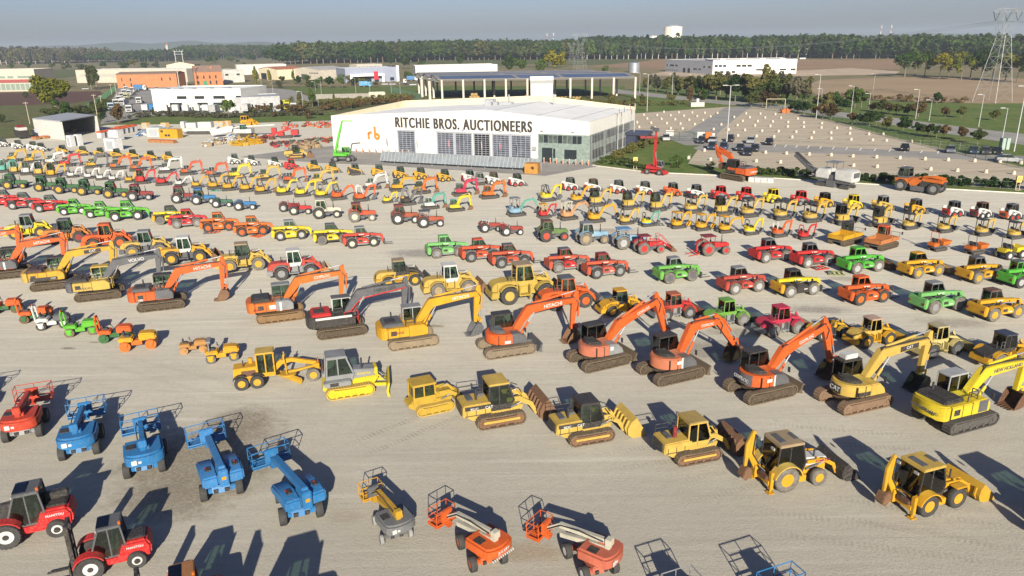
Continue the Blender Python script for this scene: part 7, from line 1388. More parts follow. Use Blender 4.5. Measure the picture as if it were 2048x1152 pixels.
# tractors
TT = 'tractors of the tractor row'
row(tractor, 'tractor', 'tractor', TT, [
    (-4, 377, 'dark green tractor cut by the picture edge', dict()), (30, 379, 'dark green tractor with yellow wheels at the yard end', dict()), (93, 383.5, 'dark green tractor with yellow wheels, second of the green ones', dict()), (133, 388, 'dark green tractor with yellow wheels, middle of the green ones', dict()), (179, 391.5, 'dark green tractor with yellow wheels beside the lone green one', dict()), (232, 397, 'dark green tractor with yellow wheels next to the red tractor', dict()),
    (281, 402.5, 'dark red tractor with wide roof and silver wheels', dict(body=RDK, rim=SLV, cabc=DGR, roofc=RDK)), (369, 407, 'dark red tractor with white wheels and red cab roof', dict(body=RDK, rim=WHT, cabc=DGR, roofc=RDK)), (408, 410, 'blue tractor with blue cab roof and white wheels', dict(body=BLU, rim=WHT, cabc=DGR, roofc=BLU, s=.95)), (445, 416, 'small green tractor without cab, white wheels', dict(body=(.02, .13, .08), rim=WHT, cabin='none', s=.8)), (491, 421.5, 'small blue tractor without cab behind its grey fenders', dict(body=BLU, rim=WHT, cabin='none', s=.85, bonnet=BLU)), (580, 424, 'red orchard tractor with silver wheels and roll hoop', dict(body=RDK, rim=SLV, cabin='mid', roofc=RDK, s=.8)), (602, 430.5, 'red orchard tractor with cream wheels and roll hoop', dict(body=RED, rim=CRM, cabin='mid', roofc=RDK, s=.85)), (656, 438, 'cream white tractor with cream wheels', dict(body=CRM, rim=CRM, cabc=CRM, roofc=CRM, s=1.05)), (727, 444.5, 'rusty orange tractor with cab and dusty tyres', dict(body=PORR, rim=CRM, cabc=PORR, roofc=(.16, .05, .03), tyre=TYRED)), (813, 449, 'red brown tractor with closed red cab', dict(body=(.33, .07, .03), rim=WHT, cabc=RDK, roofc=(.22, .05, .04))), (864, 456, 'red brown tractor with open posts and dark roof', dict(body=(.38, .07, .03), rim=WHT, cabin='roof', cabc=GRY, roofc=DGR, s=.95)), (984, 465.5, 'small red tractor with white slatted sunroof', dict(body=(.33, .04, .03), rim=WHT, cabin='slats', roofc=WHT, s=.78)), (1027, 472.5, 'small red tractor with narrow red roll frame', dict(body=(.33, .04, .03), rim=WHT, cabin='open', roofc=RED, s=.78)), (1111, 484, 'green tractor with red wheels and orange edged roof', dict(body=(.11, .20, .06), rim=(.5, .06, .03), cabc=(.15, .2, .08), roofc=BRN)), (1191, 490.5, 'pale blue tractor with grey roof and dusty wheels', dict(body=LBL, rim=TAN, cabc=SLV, roofc=GRY, tyre=TYRED, s=1.03)), (1266, 499, 'pale blue tractor with a blue roof behind the red loader tractor', dict(body=LBL, rim=SLV, cabin='roof', cabc=SLV, roofc=(.12, .28, .5), tyre=TYRED, s=1.03)), (1305, 509, 'red tractor with a front loader and rusty bucket', dict(body=RED, rim=RED, cabin='roof', cabc=RED, roofc=RDK, tyre=TYRED, loader=RED, s=.9)), (1435, 512, 'red tractor with a pallet fork on its tail', dict(body=RED, rim=RED, cabin='roof', cabc=RDK, roofc=RDK, tyre=TYRED, fork=1, s=.95))],
    s=1.0, h=14, hw=1.08)
# telehandlers
TH_ = 'telescopic handlers of the handler rows'
row(telehandler, 'telehandler', 'telehandler', TH_, [
    (4, 413, 'bright red telehandler cut by the picture edge', dict(cabc=DGR, rim=SLV)), (45, 419, 'bright red telehandler with dark cab hood, second in its row', dict(cabc=DGR, lower=DGR, rim=SLV)), (99, 424.5, 'bright red telehandler with curved dark cab, beside the lime ones', dict(cabc=DGR, rim=SLV)), (147, 430.5, 'lime green telehandler, first of two small lime ones', dict(body=GRN, roofc=GRN, rim=WHT, s=.92)), (200, 436, 'lime green telehandler, second of two small lime ones', dict(body=GRN, roofc=GRN, rim=WHT, s=.92)), (254, 442.5, 'large lime green telehandler with a fork frame', dict(body=GRN, roofc=GRN, rim=WHT, s=1.12, style=1)), (342, 449, 'yellow and black telehandler with a rounded black cab behind the red one', dict(body=BLK, boom=YB, pod=YB, cabc=BLK, roofc=BLK, cw=YE, rim=DGR, tyre=TYRED)), (375, 456.5, 'dusty red telehandler with grey wheels', dict(body=RED, rim=GRY, roofc=RED, tyre=TYRED, lower=GRY)), (438, 464, 'orange telehandler with orange wheels, first of two', dict(body=OR, roofc=OR, rim=ORH)), (506, 472.5, 'orange telehandler with orange wheels, second of two', dict(body=OR, roofc=OR, rim=ORH)), (583, 481, 'lemon yellow telehandler with grey roof', dict(body=YP, roofc=GRY, cabc=GRY, rim=SLV)), (667, 489, 'yellow and black telehandler with dark rear and grey roof', dict(body=BLK, boom=YB, pod=YB, cabc=BLK, roofc=DGR, cw=YB, rim=DGR, tyre=TYRED)), (727, 496, 'red telehandler with cream wheels and lowered forks', dict(body=(.5, .05, .03), rim=CRM, roofc=GRY, cabc=GRY, lower=GRY)), 
    (897, 516, 'pale green telehandler on a damp patch', dict(body=GRL, roofc=GRL, rim=GRY, tyre=TYRED, lower=GRY)), (966, 523.5, 'orange red telehandler partly behind its twin', dict(body=PORR, cabc=DGR, roofc=PORR, lower=GRY)), (1027, 535.5, 'orange red telehandler with dark red cab and forks, left of the gap', dict(body=(.5, .08, .035), cabc=RDK, roofc=DGR, lower=GRY)), (1141, 545, 'orange red telehandler with a bright red side panel', dict(body=(.5, .08, .035), pod=RED, cabc=RDK, roofc=DGR, lower=GRY, tyre=TYRED)), (1218, 556.5, 'orange red telehandler with pinkish side panel and forks', dict(body=(.5, .08, .035), pod=(.5, .09, .06), cabc=RDK, roofc=RDK, lower=GRY)), (1363, 566, 'grass green telehandler with dusty tyres and forks', dict(body=(.13, .40, .07), cabc=GRY, roofc=GRY, tyre=TYRED, rim=DGR, style=1)), (1495, 588, 'faded red telehandler with black fork carriage', dict(body=(.42, .05, .035), cabc=DGR, roofc=GRY, tyre=TYRED, rim=SLV, lower=GRY, bkc=BLK, style=1)),
    (1553, 525, 'bright red telehandler with black bucket and open roof hatch', dict(cabc=DGR, rim=SLV, att='bucket', bkc=BLK, tyre=TYRED, lower=DGR)), (1637, 535, 'bright red telehandler with black bucket beside the grass green one', dict(cabc=DGR, rim=SLV, att='bucket', bkc=BLK, tyre=TYRED, lower=DGR)), (1736, 547, 'bright green telehandler with a large rusty bucket', dict(body=(.07, .42, .035), roofc=(.07, .42, .035), rim=SLV, att='bucket', bkc=BRN, tyre=TYRED, style=1, s=1.05)), (1605, 594, 'yellow telehandler with black tail and black cab canopy', dict(body=BLK, boom=YB, pod=BLK, cabc=BLK, roofc=BLK, cw=YO, rim=SLV, tyre=TYRED)), (1744, 609, 'orange telehandler with orange wheels standing apart', dict(body=ORH, roofc=ORH, rim=OR, att='cage', bkc=RUST)), (1857, 556, 'amber telehandler with dark cab and dirty bucket', dict(body=YO, cabc=BLK, roofc=YO, rim=YE, att='bucket', bkc=TAN, tyre=TYRED, style=1)), (1977, 566, 'grey and amber telehandler with black bucket', dict(body=DGR, boom=YO, pod=YO, cw=YO, cabc=DGR, roofc=DGR, rim=YE, att='bucket', bkc=BLK, tyre=TYRED)), (1894, 626, 'mint green telehandler with dark tyres and grey purple roof', dict(body=GRL, cabc=DGR, roofc=GRY, rim=GRY, tyre=TYRED, style=1, s=1.05)), (2012, 641, 'deep yellow telehandler with yellow wheels and dark roof', dict(body=YO, cabc=DGR, roofc=BRN, rim=YE, tyre=TYRED, style=1, s=1.02)), (2062, 575, 'green telehandler cut by the picture edge', dict(body=(.07, .42, .035), rim=SLV, style=1))],
    s=1.0, h=17, hw=1.14)
# wheel loaders
WL = 'wheel loaders of the loader row'
row(wheel_loader, 'wheel_loader', 'wheel loader', WL, [
    (57, 478, 'bright yellow wheel loader at the yard end', dict(body=YB, cabc=GRY, roofc=GRY, nob=1, rim=YE)), (133, 488, 'orange brown wheel loader with dark cab', dict(body=(.48, .17, .03), cabc=BLK, roofc=DGR, nob=1, rim=RDK)), (215, 499, 'vivid orange wheel loader with orange cab roof', dict(body=ORH, cabc=ORH, roofc=ORH, rim=ORH, nob=1)), (294, 515, 'dusty yellow wheel loader with grey fenders and grey cab', dict(body=YC, hood=YC, fend=DGR, cabc=GRY, roofc=GRY, tyre=TYRED, dark=DGR, nob=1, rim=YE)), (373, 529, 'yellow wheel loader with white cab and rusty bucket', dict(body=YO, cabc=WHT, roofc=WHT, fend=DGR, dark=DGR, rim=YE)), (490, 544, 'ochre wheel loader with black cab and tan roof', dict(body=YC, cabc=BLK, roofc=TAN, rim=YE, tyre=TYRED, nob=1)), (594, 559, 'red wheel loader with white cab and grey fenders', dict(body=(.48, .05, .03), cabc=WHT, roofc=WHT, fend=GRY, dark=GRY, rim=GRY, bk=TAN)), (805, 575, 'ochre and black wheel loader with black arms', dict(body=YE, hood=YC, dark=YE, arms=BLK, cabc=BLK, roofc=TAN, bk=BLK, s=.88, r=.74)), (908, 593, 'pale ochre wheel loader with white cab and toothed bucket', dict(body=YC, cabc=WHT, roofc=WHT, tyre=TYRED, rim=TAN, teeth=6)), (1057, 607, 'very large ochre wheel loader with closed ochre cab', dict(body=(.50, .35, .06), cabc=YC, roofc=TAN, rim=YC, s=1.18, bk=BRN)), (1143, 620, 'orange wheel loader with orange wheels and dark cab', dict(body=ORH, cabc=ORH, roofc=DGR, rim=ORH, nob=0, bk=DGR, s=.95)), (1249, 632, 'small amber and black wheel loader with black bucket', dict(body=YO, hood=YO, cabc=BLK, roofc=YO, rim=YO, bk=BLK, s=.74, style=1, r=.76)), (1357, 641, 'small red wheel loader with rusty orange roof and grey belly', dict(body=(.45, .05, .03), cabc=(.45, .05, .03), roofc=(.42, .12, .05), rim=GRY, dark=GRY, s=.75, style=1, bk=RUST, arms=RED)), (1464, 656, 'small grass green wheel loader with grey wheels', dict(body=(.15, .36, .05), cabc=(.15, .36, .05), rim=GRY, dark=GRY, s=.76, style=1, bk=DGR, tyre=TYRED)), (1573, 673, 'small crimson wheel loader with grey wheels', dict(body=PNK, cabc=PNK, rim=GRY, dark=GRY, s=.78, style=1, bk=TAN, tyre=TYRED, teeth=6)), (1667, 680, 'small amber wheel loader without cab', dict(body=YE, rim=SLV, dark=DGR, cabin=0, s=.66, bk=BLK, exh=0)), (1757, 695, 'small yellow wheel loader with pinkish roof and yellow cab frame', dict(body=YO, hood=YC, cabc=YC, roofc=(.5, .33, .25), rim=YO, s=.74, bk=YE)), (1890, 715, 'pale sand yellow wheel loader with boxy cab and fork bucket', dict(body=(.55, .45, .17), cabc=(.55, .45, .17), roofc=(.42, .37, .22), rim=DGR, s=.78, bk=(.3, .25, .08))), (2026, 735, 'amber and black wheel loader with black cab at the picture edge', dict(body=YO, hood=BLK, cabc=BLK, roofc=NAVY, rim=YE, s=.8, dark=YO, style=1, tyre=TYRED))],
    s=.98, h=17, hw=1.3)
# large excavators
EX = 'large crawler excavators of the front row'
W_ = WHT
row(excavator, 'crawler_excavator', 'excavator', EX, [
    (-75, 540, 'orange crawler excavator reaching in from beyond the picture edge', dict(body=ORH, cabc=BLK, texts=(('boom', 'COFILOC', .36, W_),))), (12, 559, 'orange crawler excavator with a purple black hood at the yard end', dict(body=ORH, cabc=BLK, hood=(.05, .02, .03), side=DGR, stripe=WHT, texts=(('boom', 'HITACHI', .42, W_, .5),))), (107, 581, 'ochre crawler excavator with a black lettered patch on its boom', dict(body=YE, boom=YE, cabc=BLK, side=YE, cw=YC, hood=(.05, .02, .02), texts=(('plate',), ('boom', 'CAT', .34, W_), ('sticker', -2.0, 1.15, 2.6, .35, BLK), ('side', 'CAT', .24, W_, .2, 1.32)))), (197, 602, 'yellow crawler excavator with dark grey boom and grey tail', dict(body=YC, boom=DGR, cabc=YC, cw=DGR, side=YC, guard=YC, texts=(('boom', 'VOLVO', .45, W_, .5), ('side', 'VOLVO', .3, DGR, -.9, 1.4)))), (323, 622, 'vivid orange crawler excavator with a yellow tag on its stick', dict(body=ORH, cabc=BLK, side=DGR, hood=DGR, texts=(('boom', 'HITACHI', .42, W_, .55), ('side', '180', .3, W_, -1.7, 1.25)))), (563, 645, 'orange crawler excavator with brown muddy tracks and grey cab roof', dict(body=OR, boom=OR, cabc=DGR, roof=GRY, side=GRY, trk=(.22, .13, .06), stripe=WHT, texts=(('boom', 'COFILOC', .36, W_), ('sticker', -.9, 1.35, .55, .4, WHT), ('side', 'ZAXIS', .25, RDK, -2.0, 1.4)))), (686, 676, 'black and white crawler excavator with red stripes and red hood', dict(body=BLK, boom=DGR, cabc=WHT, roof=DGR, cw=BLK, hood=RED, side=BLK, guard=RED, boomstripe=RED, texts=(('boom', 'HERO GER', .42, BLK), ('sticker', -2.15, 1.82, 3.1, .2, WHT)))), (830, 698, 'amber crawler excavator with a silver cab and grey bucket', dict(body=YO, boom=YO, cabc=SLV, roof=GRY, bk=DGR, hood=DGR, side=YO, trk=(.26, .20, .13), texts=(('boom', 'HITACHI', .38, W_, .62), ('side', 'ZAXIS', .3, RDK, -1.2, 1.55)))),
    (1023, 715, 'orange short tail excavator with a raised black blade and rusty bucket', dict(body=ORH, cabc=BLK, zt=1, blade=True, side=DGR, hood=DGR, trk=(.22, .17, .12), texts=(('boom', 'HITACHI', .42, W_, .5), ('sticker', -.5, 1.2, .5, .25, WHT)))), (1217, 739, 'faded orange short tail excavator with a grey tank and dirty tracks', dict(body=(.50, .15, .085), boom=ORH, cabc=BLK, zt=1, blade=(.12, .09, .06), side=GRY, pose='B', bk=BRN, h=26, texts=(('boom', 'COFILOC', .3, W_, .6), ('sticker', .2, 1.5, .3, .3, WHT)))), (1363, 766, 'faded orange short tail excavator with its stick stretched low', dict(body=(.52, .16, .08), boom=ORH, cabc=BLK, zt=1, blade=(.12, .09, .06), side=DGR, pose='C', bk=BRN, h=24, stripe=WHT, texts=(('boom', 'COFILOC', .28, W_, .5), ('sticker', -.4, 1.5, .5, .25, WHT)))), (1546, 803, 'orange short tail excavator with a grey lettered counterweight', dict(body=ORH, boom=ORH, cabc=BLK, cw=DGR, zt=1, blade=(.12, .09, .06), side=DGR, pose='B', bk=BRN, h=22, stripe=WHT, texts=(('boom', 'COFILOC', .32, W_, .5), ('rear', 'COFILOC', .36, W_, 0, 1.55), ('sticker', -.6, 1.5, .45, .25, WHT)))), (1736, 824, 'ochre short tail excavator with a white unit on its cab roof', dict(body=YC, boom=YC, cabc=BLK, zt=1, side=YC, pose='A', bk=BLK, h=20, air=1, trk=(.22, .14, .09), texts=(('plate',), ('boom', 'CAT', .3, W_), ('rearplate', -.5, 1.0, 1.25, .55, BLK), ('rear', 'CAT', .46, W_, 0, 1.52), ('sticker', -.9, 1.2, 1.0, .3, BLK)))), (1948, 862, 'lemon yellow crawler excavator with silver cab and open side door', dict(body=YP, boom=YP, cabc=SLV, roof=SLV, hood=BLK, bk=BRN, side=YP, trk=TRKB, h=21, s=1.04, pose='E', texts=(('boom', 'NEW HOLLAND', .36, DGR, .5), ('rear', 'NEW HOLLAND', .28, DGR, 0, 1.5), ('sticker', .2, 1.2, .8, .8, DGR))))],
    s=1.02, h=18.5, hw=1.45)
put(excavator, 1462, 361, 'big orange excavator with its tail to the yard and its boom raised', 'crawler_excavator', 'excavator', None, s=1.2, h=126, hw=1.45, body=ORH, cabc=BLK, hood=DGR, side=ORH, pose='U', bk=BRN, trk=TRK, texts=(('rear', 'DOOSAN', .4, W_, 0, 1.5),))
# rollers
row(roller, 'road_roller', 'roller', 'rollers parked left of the grader', [
    (10, 629, 'orange and green roller at the picture edge', dict(body=ORH, frame=JDG, drumc=BRN)), (72, 646, 'orange and green roller with orange roll bar behind the white one', dict(body=ORH, frame=JDG, drumc=BRN)), (106, 660, 'white and grey roller with white roll bar', dict(body=WHT, hood=DGR, frame=WHT, ropc=WHT, drumc=BLK)), (163, 673.5, 'bright green roller with a tall green roll bar', dict(body=GRN, frame=GRN, drumc=(.14, .11, .08), ropc=GRN)), (232, 685, 'orange and green roller with a box on its hood', dict(body=ORH, frame=JDG, drumc=JDG)), (277, 702, 'all orange roller with wide smooth drums', dict(body=YO, frame=OR, drumc=OR, rops=0, s=1.08)), (388, 708, 'small dull orange roller without roll bar', dict(body=(.45, .22, .06), drumc=(.45, .25, .12), rops=0, s=.8)), (446, 726, 'yellow roller with grey roof post and black drum', dict(body=YO, frame=YO, drumc=DGR, rops=2, ropc=GRY, s=.95))], s=1.0, h=17, hw=.66)
put(grader, 541, 775, 'yellow motor grader with a tall cab and angled blade', 'motor_grader', 'grader', None, h=16, s=.87, hw=1.2)
put(dozer, 703, 796.5, 'bright yellow bulldozer with grey cab and grey bonnet', 'bulldozer', 'bulldozer', None, h=18, s=1.03, hw=1.22)
TLG = 'crawler loaders behind the backhoes'
put(track_loader, 873, 829, 'small all yellow crawler loader with a closed yellow cab', 'crawler_loader', 'crawler loader', TLG, h=24, s=.86, hw=1.2, b=(.50, .32, .03), small=1)
put(track_loader, 1005, 856, 'large ochre crawler loader with raised rusty bucket and yellow cab roof', 'crawler_loader', 'crawler loader', TLG, h=18, s=1.08, hw=1.2, roofc=YC, texts=(('951C', -1.7, -.895, 1.44, .24, WHT), ('CAT', -.75, -.895, 1.44, .26, WHT)))
put(track_loader, 1186, 890, 'ochre crawler loader with black cab roof and black lettered bonnet', 'crawler_loader', 'crawler loader', TLG, h=17, s=.98, hw=1.2, bk=YC, texts=(('953C', -1.7, -.895, 1.44, .24, WHT), ('CAT', -.75, -.895, 1.44, .26, WHT), ('CAT', 1.5, -.705, 1.45, .28, BLK, 28)))
put(track_loader, 1400, 929, 'ochre crawler loader with a thick dark red exhaust pipe', 'crawler_loader', 'crawler loader', TLG, h=17, s=.95, hw=1.2, cabc=YC, roofc=(.40, .28, .08), exh=1)
put(backhoe, 1606, 980, 'yellow backhoe loader with cream roof and black bucket', 'backhoe_loader', 'backhoe', None, h=16, s=1.03, hw=1.15, text='KOMATSU', roofc=TAN)
put(backhoe, 1886, 1027, 'yellow backhoe loader with four large wheels and yellow bucket', 'backhoe_loader', 'backhoe', None, h=20, s=1.0, hw=1.15, equal=1, roofc=YC, bk=YE, bonnet=YO, fend=YO)
put(backhoe, 2235, 1095, 'yellow backhoe loader beyond the picture edge casting its shadow in', 'backhoe_loader', 'backhoe', None, h=20, s=1.1, hw=1.15, equal=1, roofc=YC, bk=YE, bonnet=YO, fend=YO)
# boom lifts
BLG = 'boom lifts of the nearest row'
for px, py, l, o in [(-95, 862, 'red boom lift beyond the picture edge casting its shadow in', dict(c=RED, kind='art', chassis=GRY)), (46, 884, 'red articulated boom lift with grey chassis', dict(c=(.50, .045, .02), kind='art', chassis=GRY)), (160, 920, 'blue articulated boom lift, first of two with a smooth round counterweight', dict(kind='art')), (291, 956, 'blue articulated boom lift, second of two with a smooth round counterweight', dict(kind='art', yaw=6)), (446, 1001, 'blue straight boom lift standing on the wet patch', dict(kind='straight', c=(.03, .20, .48), yaw=8)), (606, 1049, 'blue straight boom lift right of the wet patch', dict(kind='straight', yaw=13)), (796, 1089, 'yellow boom lift with grey counterweight and small grey wheels', dict(c=YE, cwc=(.15, .16, .17), chassis=(.10, .105, .11), kind='small', yaw=10, bw=1.5, rim=DGR, tyre=lambda: plain((.17, .17, .165), .8), basketc=YO)), (981, 1142, 'orange boom lift with a cream boom and striped counterweight', dict(c=ORH, boomc=CRM, kind='small2', yaw=24, bw=1.6, rim=ORH, text='JLG LIFT', basketc=ORH)), (1205, 1162, 'orange boom lift with a cream boom cut by the lower picture edge', dict(c=(.5, .12, .07), boomc=CRM, kind='small2', yaw=32, bw=1.6, rim=WHT, basketc=ORH)), (1512, 1392, 'grey boom lift of which only the basket shows', dict(c=GRY, kind='art', bw=1.6)), (1738, 1385, 'blue boom lift of which only the basket shows', dict(c=BLU, kind='art', bw=2.0)), (1880, 1500, 'boom lift below the frame casting a basket shadow', dict(c=YE, kind='art', bw=1.6))]:
    sc = {'small': .78, 'small2': .82}.get(o['kind'], 1.0)
    p = at(px, py); c_ = p + Vector((math.cos(R(112)), math.sin(R(112)), 0)) * 1.6 * sc
    r = thing('boom_lift', l, 'boom lift', group=BLG); boom_lift(r, **o); r.location = c_; r.rotation_euler = (0, 0, R(112)); r.scale = (sc, sc, sc)
put(rough_forklift, 67, 1088, 'red rough terrain telescopic truck with closed dark cab at the picture edge', 'rough_terrain_forklift', 'forklift', None, h=202, s=1.12, hw=.95, mast=0)
put(rough_forklift, 231, 1150, 'red rough terrain forklift with a tall black mast and open cab', 'rough_terrain_forklift', 'forklift', None, h=203, s=1.0, hw=.95)
put(rough_forklift, 378, 1262, 'orange forklift of which only the rusty roof shows at the lower edge', 'rough_terrain_forklift', 'forklift', None, h=203, s=1.0, hw=.95, body=ORH, roofc=(.35, .15, .05), cabc=ORH)
put(rough_forklift, 548, 1410, 'red forklift below the picture edge casting a mast shadow', 'rough_terrain_forklift', 'forklift', None, h=203, s=1.45, hw=.95)
# tracked and mini dumpers
put(tracked_dumper, 1706, 490, 'amber tracked dumper with a rusty bed and black cab', 'tracked_dumper', 'dumper', None, h=34, s=.92, hw=1.25, body=YO)
put(tracked_dumper, 1780, 499, 'orange tracked dumper with an orange cab and flat bed', 'tracked_dumper', 'dumper', None, h=34, s=.92, hw=1.25, body=(.48, .17, .05), cabc=ORH)
put(mini_dumper, 1884, 503, 'small orange tracked dumper with an orange roll bar', 'mini_dumper', 'dumper', None, h=22, s=1.1, hw=.6, bar=ORH); put(mini_dumper, 1959, 510, 'small orange tracked dumper with a dark roll bar', 'mini_dumper', 'dumper', None, h=22, s=1.1, hw=.6); put(mini_dumper, 2032, 519, 'small yellow wheeled dumper at the picture edge', 'mini_dumper', 'dumper', None, h=18, s=1.25, hw=.7, c=YP, wheels=1)
# single machines along the kerb and hall
put(roto_tele, 1306, 350, 'red rotating telescopic crane with an upright boom', 'rotating_telehandler', 'crane', None, h=-38, s=.86, hw=1.1, c=RED, up=((-.2, 2.0), (-.1, 8.2)), cabc=GRY)
put(roto_tele, 684, 324, 'bright green rotating telescopic crane with a bent jib by the hall', 'rotating_telehandler', 'crane', None, h=-8, s=1.0, hw=1.1, c=(.10, .52, .03), up=((-1.7, 2.0), (.1, 7.6)), jib=(2.7, 8.9), lean=1)
put(milling_machine, 1660, 375, 'white road milling machine with a dark conveyor raised over the hedge', 'milling_machine', 'milling machine', None, h=126, s=1.14, hw=1.05)
put(recycler, 1831, 386, 'orange road recycler with four big black wheels', 'road_recycler', 'recycler', None, h=130, s=1.14, hw=1.3)
put(track_loader, 592, 318, 'ochre crawler loader parked on the asphalt apron', 'crawler_loader', 'crawler loader', None, h=12, s=1.05, hw=1.2, texts=())
# cars and trucks
CG = 'cars in the parking lot'
for px, py, c, k, h, l in [(1460, 283, (.03, .025, .03), 'suv', -112, 'dark small suv next to the tall lamp post'), (1501, 286, (.40, .42, .44), 'hatch', -112, 'silver hatchback at the fence side of the lot'), (1538, 289, (.015, .015, .02), 'sedan', -112, 'black car at the end of the fence side cars'), (1447, 299, (.03, .045, .09), 'suv', -112, 'navy suv nearest the orange excavator'), (1480, 301, (.025, .03, .045), 'sedan', -112, 'dark blue sedan in the middle of the car cluster'), (1509, 302, (.02, .022, .03), 'hatch', -112, 'black hatchback at the edge of the car cluster'), (1495, 310, (.02, .022, .035), 'suv', -112, 'dark suv parked one row in front of the cluster'), (1809, 301, (.012, .012, .014), 'sedan', -116, 'black sedan alone in the painted bays'), (1900, 305, (.16, .18, .22), 'sedan', -116, 'blue grey sedan with shiny roof in the painted bays'), (1946, 307, (.04, .06, .12), 'hatch', -116, 'navy hatchback beside the dark grey car'), (1970, 308, (.05, .05, .06), 'hatch', -116, 'dark grey car between navy and black cars'), (1993, 308, (.015, .015, .018), 'sedan', -116, 'black car at the green cabinet'), (2016, 324, (.45, .46, .48), 'hatch', -20, 'silver car parked across the lane at the picture edge'), (1268, 278, (.12, .20, .34), 'sedan', -10, 'light blue sedan beside the hall entrance'), (1298, 279, (.35, .06, .06), 'hatch', -14, 'red car with pale bonnet in front of the lot gate'), (1332, 281, (.6, .6, .6), 'suv', -100, 'white suv half hidden by the red crane'), (1403, 286, (.03, .035, .05), 'suv', -112, 'dark suv beside the white banner board'), (1425, 285, (.5, .5, .5), 'hatch', -112, 'white hatchback near the orange barrier'), (1424, 298, (.025, .04, .07), 'suv', -112, 'navy suv in front of the white hatchback')]:
    t = thing('parked_car', l, 'car', at(px, py), R(h), CG); car(t, c, k); t.scale = (1.08,) * 3
TG = 'trucks in the truck yard'
for px, py, h, l, o in [(262, 225, -80, 'white truck facing the yard beside the brown tree', dict()), (281, 207, -80, 'white truck alone in the lane of the truck yard', dict()), (289, 225, 95, 'pinkish white truck with a blue body beside it', dict()), (303, 224, 95, 'blue truck cab between white ones', dict(c=BLU)), (328, 226, 95, 'white truck cab, first before the workshop', dict()), (350, 226, 95, 'white truck cab, second before the workshop', dict()), (370, 226, 95, 'white truck cab, third before the workshop', dict()), (392, 226, 95, 'white truck cab, fourth before the workshop', dict()), (410, 226, 95, 'white truck cab next to the grey box truck', dict()), (432, 227, 95, 'grey box truck left of the round green tree', dict(box=SLV)), (474, 226, 95, 'white truck right of the round green tree', dict()), (496, 225, 95, 'white truck before the grey annex', dict(box=(.5, .5, .5))), (522, 225, 95, 'white truck near the annex windows', dict()), (566, 218, -95, 'bright yellow truck, first of two', dict(c=(.62, .60, .03), box=(.62, .60, .03))), (578, 219, -95, 'bright yellow truck, second of two', dict(c=(.62, .60, .03))), (592, 221, -95, 'white truck beside the yellow trucks', dict()), (285, 181, 10, 'blue and white box truck before the orange brick building', dict(box=BLU)), (222, 220, -60, 'pale blue white truck at the truck yard fence', dict(c=(.45, .55, .65))), (232, 212, -60, 'white truck with yellow visor in the fence column', dict()), (238, 204, -60, 'white truck in the middle of the fence column', dict()), (244, 197, -60, 'white truck, third from the far end of the fence column', dict()), (248, 190, -60, 'white truck, second from the far end of the fence column', dict()), (252, 183, -60, 'white truck at the far end of the fence column', dict()), (258, 199, -100, 'white truck with yellow stripe in the inner column', dict(c=(.6, .58, .3))), (264, 191, -100, 'white truck in the inner column, middle one', dict()), (270, 185, -100, 'white truck in the inner column, far one', dict()), (247, 212, -80, 'white trailer truck in the inner column', dict(box=WHT)), (499, 189, 160, 'dark blue car carrier behind the workshop roof', dict(box=(.05, .1, .2))), (515, 190, -100, 'white truck behind the annex roof', dict()), (735, 174, 5, 'light blue bus in front of the dealership', dict(c=(.10, .35, .6), box=(.10, .35, .6))), (805, 168, 10, 'white delivery van beside the dealership', dict()), (828, 162, 5, 'blue box truck at the left end of the long white store', dict(box=(.05, .2, .45)))]:
    t = thing('parked_truck', l, 'truck', at(px, py), R(h), TG); truck(t, **o)
for i, (px, py) in enumerate(((172, 179), (195, 179), (300, 180), (315, 179), (372, 176), (405, 178), (430, 177), (630, 172), (770, 170), (785, 170), (812, 170), (826, 171))):
    t = thing('parked_car', 'small distant car parked by the workshops and dealership', 'car', at(px, py), R(8), 'distant cars by the workshops'); car(t, [(.4, .4, .42), (.03, .03, .04), (.5, .5, .5)][i % 3], 'hatch')
# ------------------------------------------------------------------ goods at the back of the yard
def boxy(name, label, cat, px, py, sx, sy, sz, mat, h=-24, extra=None, bev=.04, group=None):
    t = thing(name, label, cat, at(px, py), R(h), group); G().box(-sx / 2, sx / 2, -sy / 2, sy / 2, .02, sz).build('body', mat, t, bev=bev)
    if extra: extra(t, sx, sy, sz)
    return t
WRAP = plain((.40, .40, .40), .45, sc=1.2, var=.2)
def door(t, sx, sy, sz): G().box(-sx * .3, sx * .3, -sy / 2 - .03, -sy / 2 - .005, .3, sz * .8).build('panel', GREYM, t, sm=0)
boxy('generator', 'yellow generator container with dark vents', 'generator', 343, 276, 6.2, 2.4, 2.6, YO, -14, lambda t, x, y, z: [G().box(a, a + .8, -y / 2 - .03, -y / 2 - .005, b, b + .6).build('vent', BLK, t, sm=0) for a, b in ((-2.4, 1.7), (-1.2, .6), (-.2, .6))])
boxy('container', 'white office container left of the yellow generator', 'container', 313, 273, 4.4, 2.4, 2.7, WHT, -14, door)
boxy('machine_crate', 'tall grey cabinet, left one of a pair', 'crate', 144, 293, 1.6, 1.4, 3.0, plain((.45, .45, .44), .6), -24, door); boxy('machine_crate', 'tall grey cabinet, right one of a pair', 'crate', 159, 291, 1.6, 1.4, 3.0, plain((.45, .45, .44), .6), -24, door)
boxy('wrapped_load', 'bulky load under grey sheet near the row of orange lidded bins', 'wrapped load', 234, 281, 3.6, 2.6, 3.0, WRAP, -20, lambda t, x, y, z: G().box(-x / 2 - .2, x / 2 + .2, -y / 2 - .2, y / 2 + .2, .0, .2).build('pallet', WOOD, t), .3)
boxy('wrapped_load', 'big open grey white crate in front of the sheeted load', 'wrapped load', 229, 300, 3.8, 2.4, 3.0, plain((.46, .46, .45), .6), -24, door)
cr0 = None
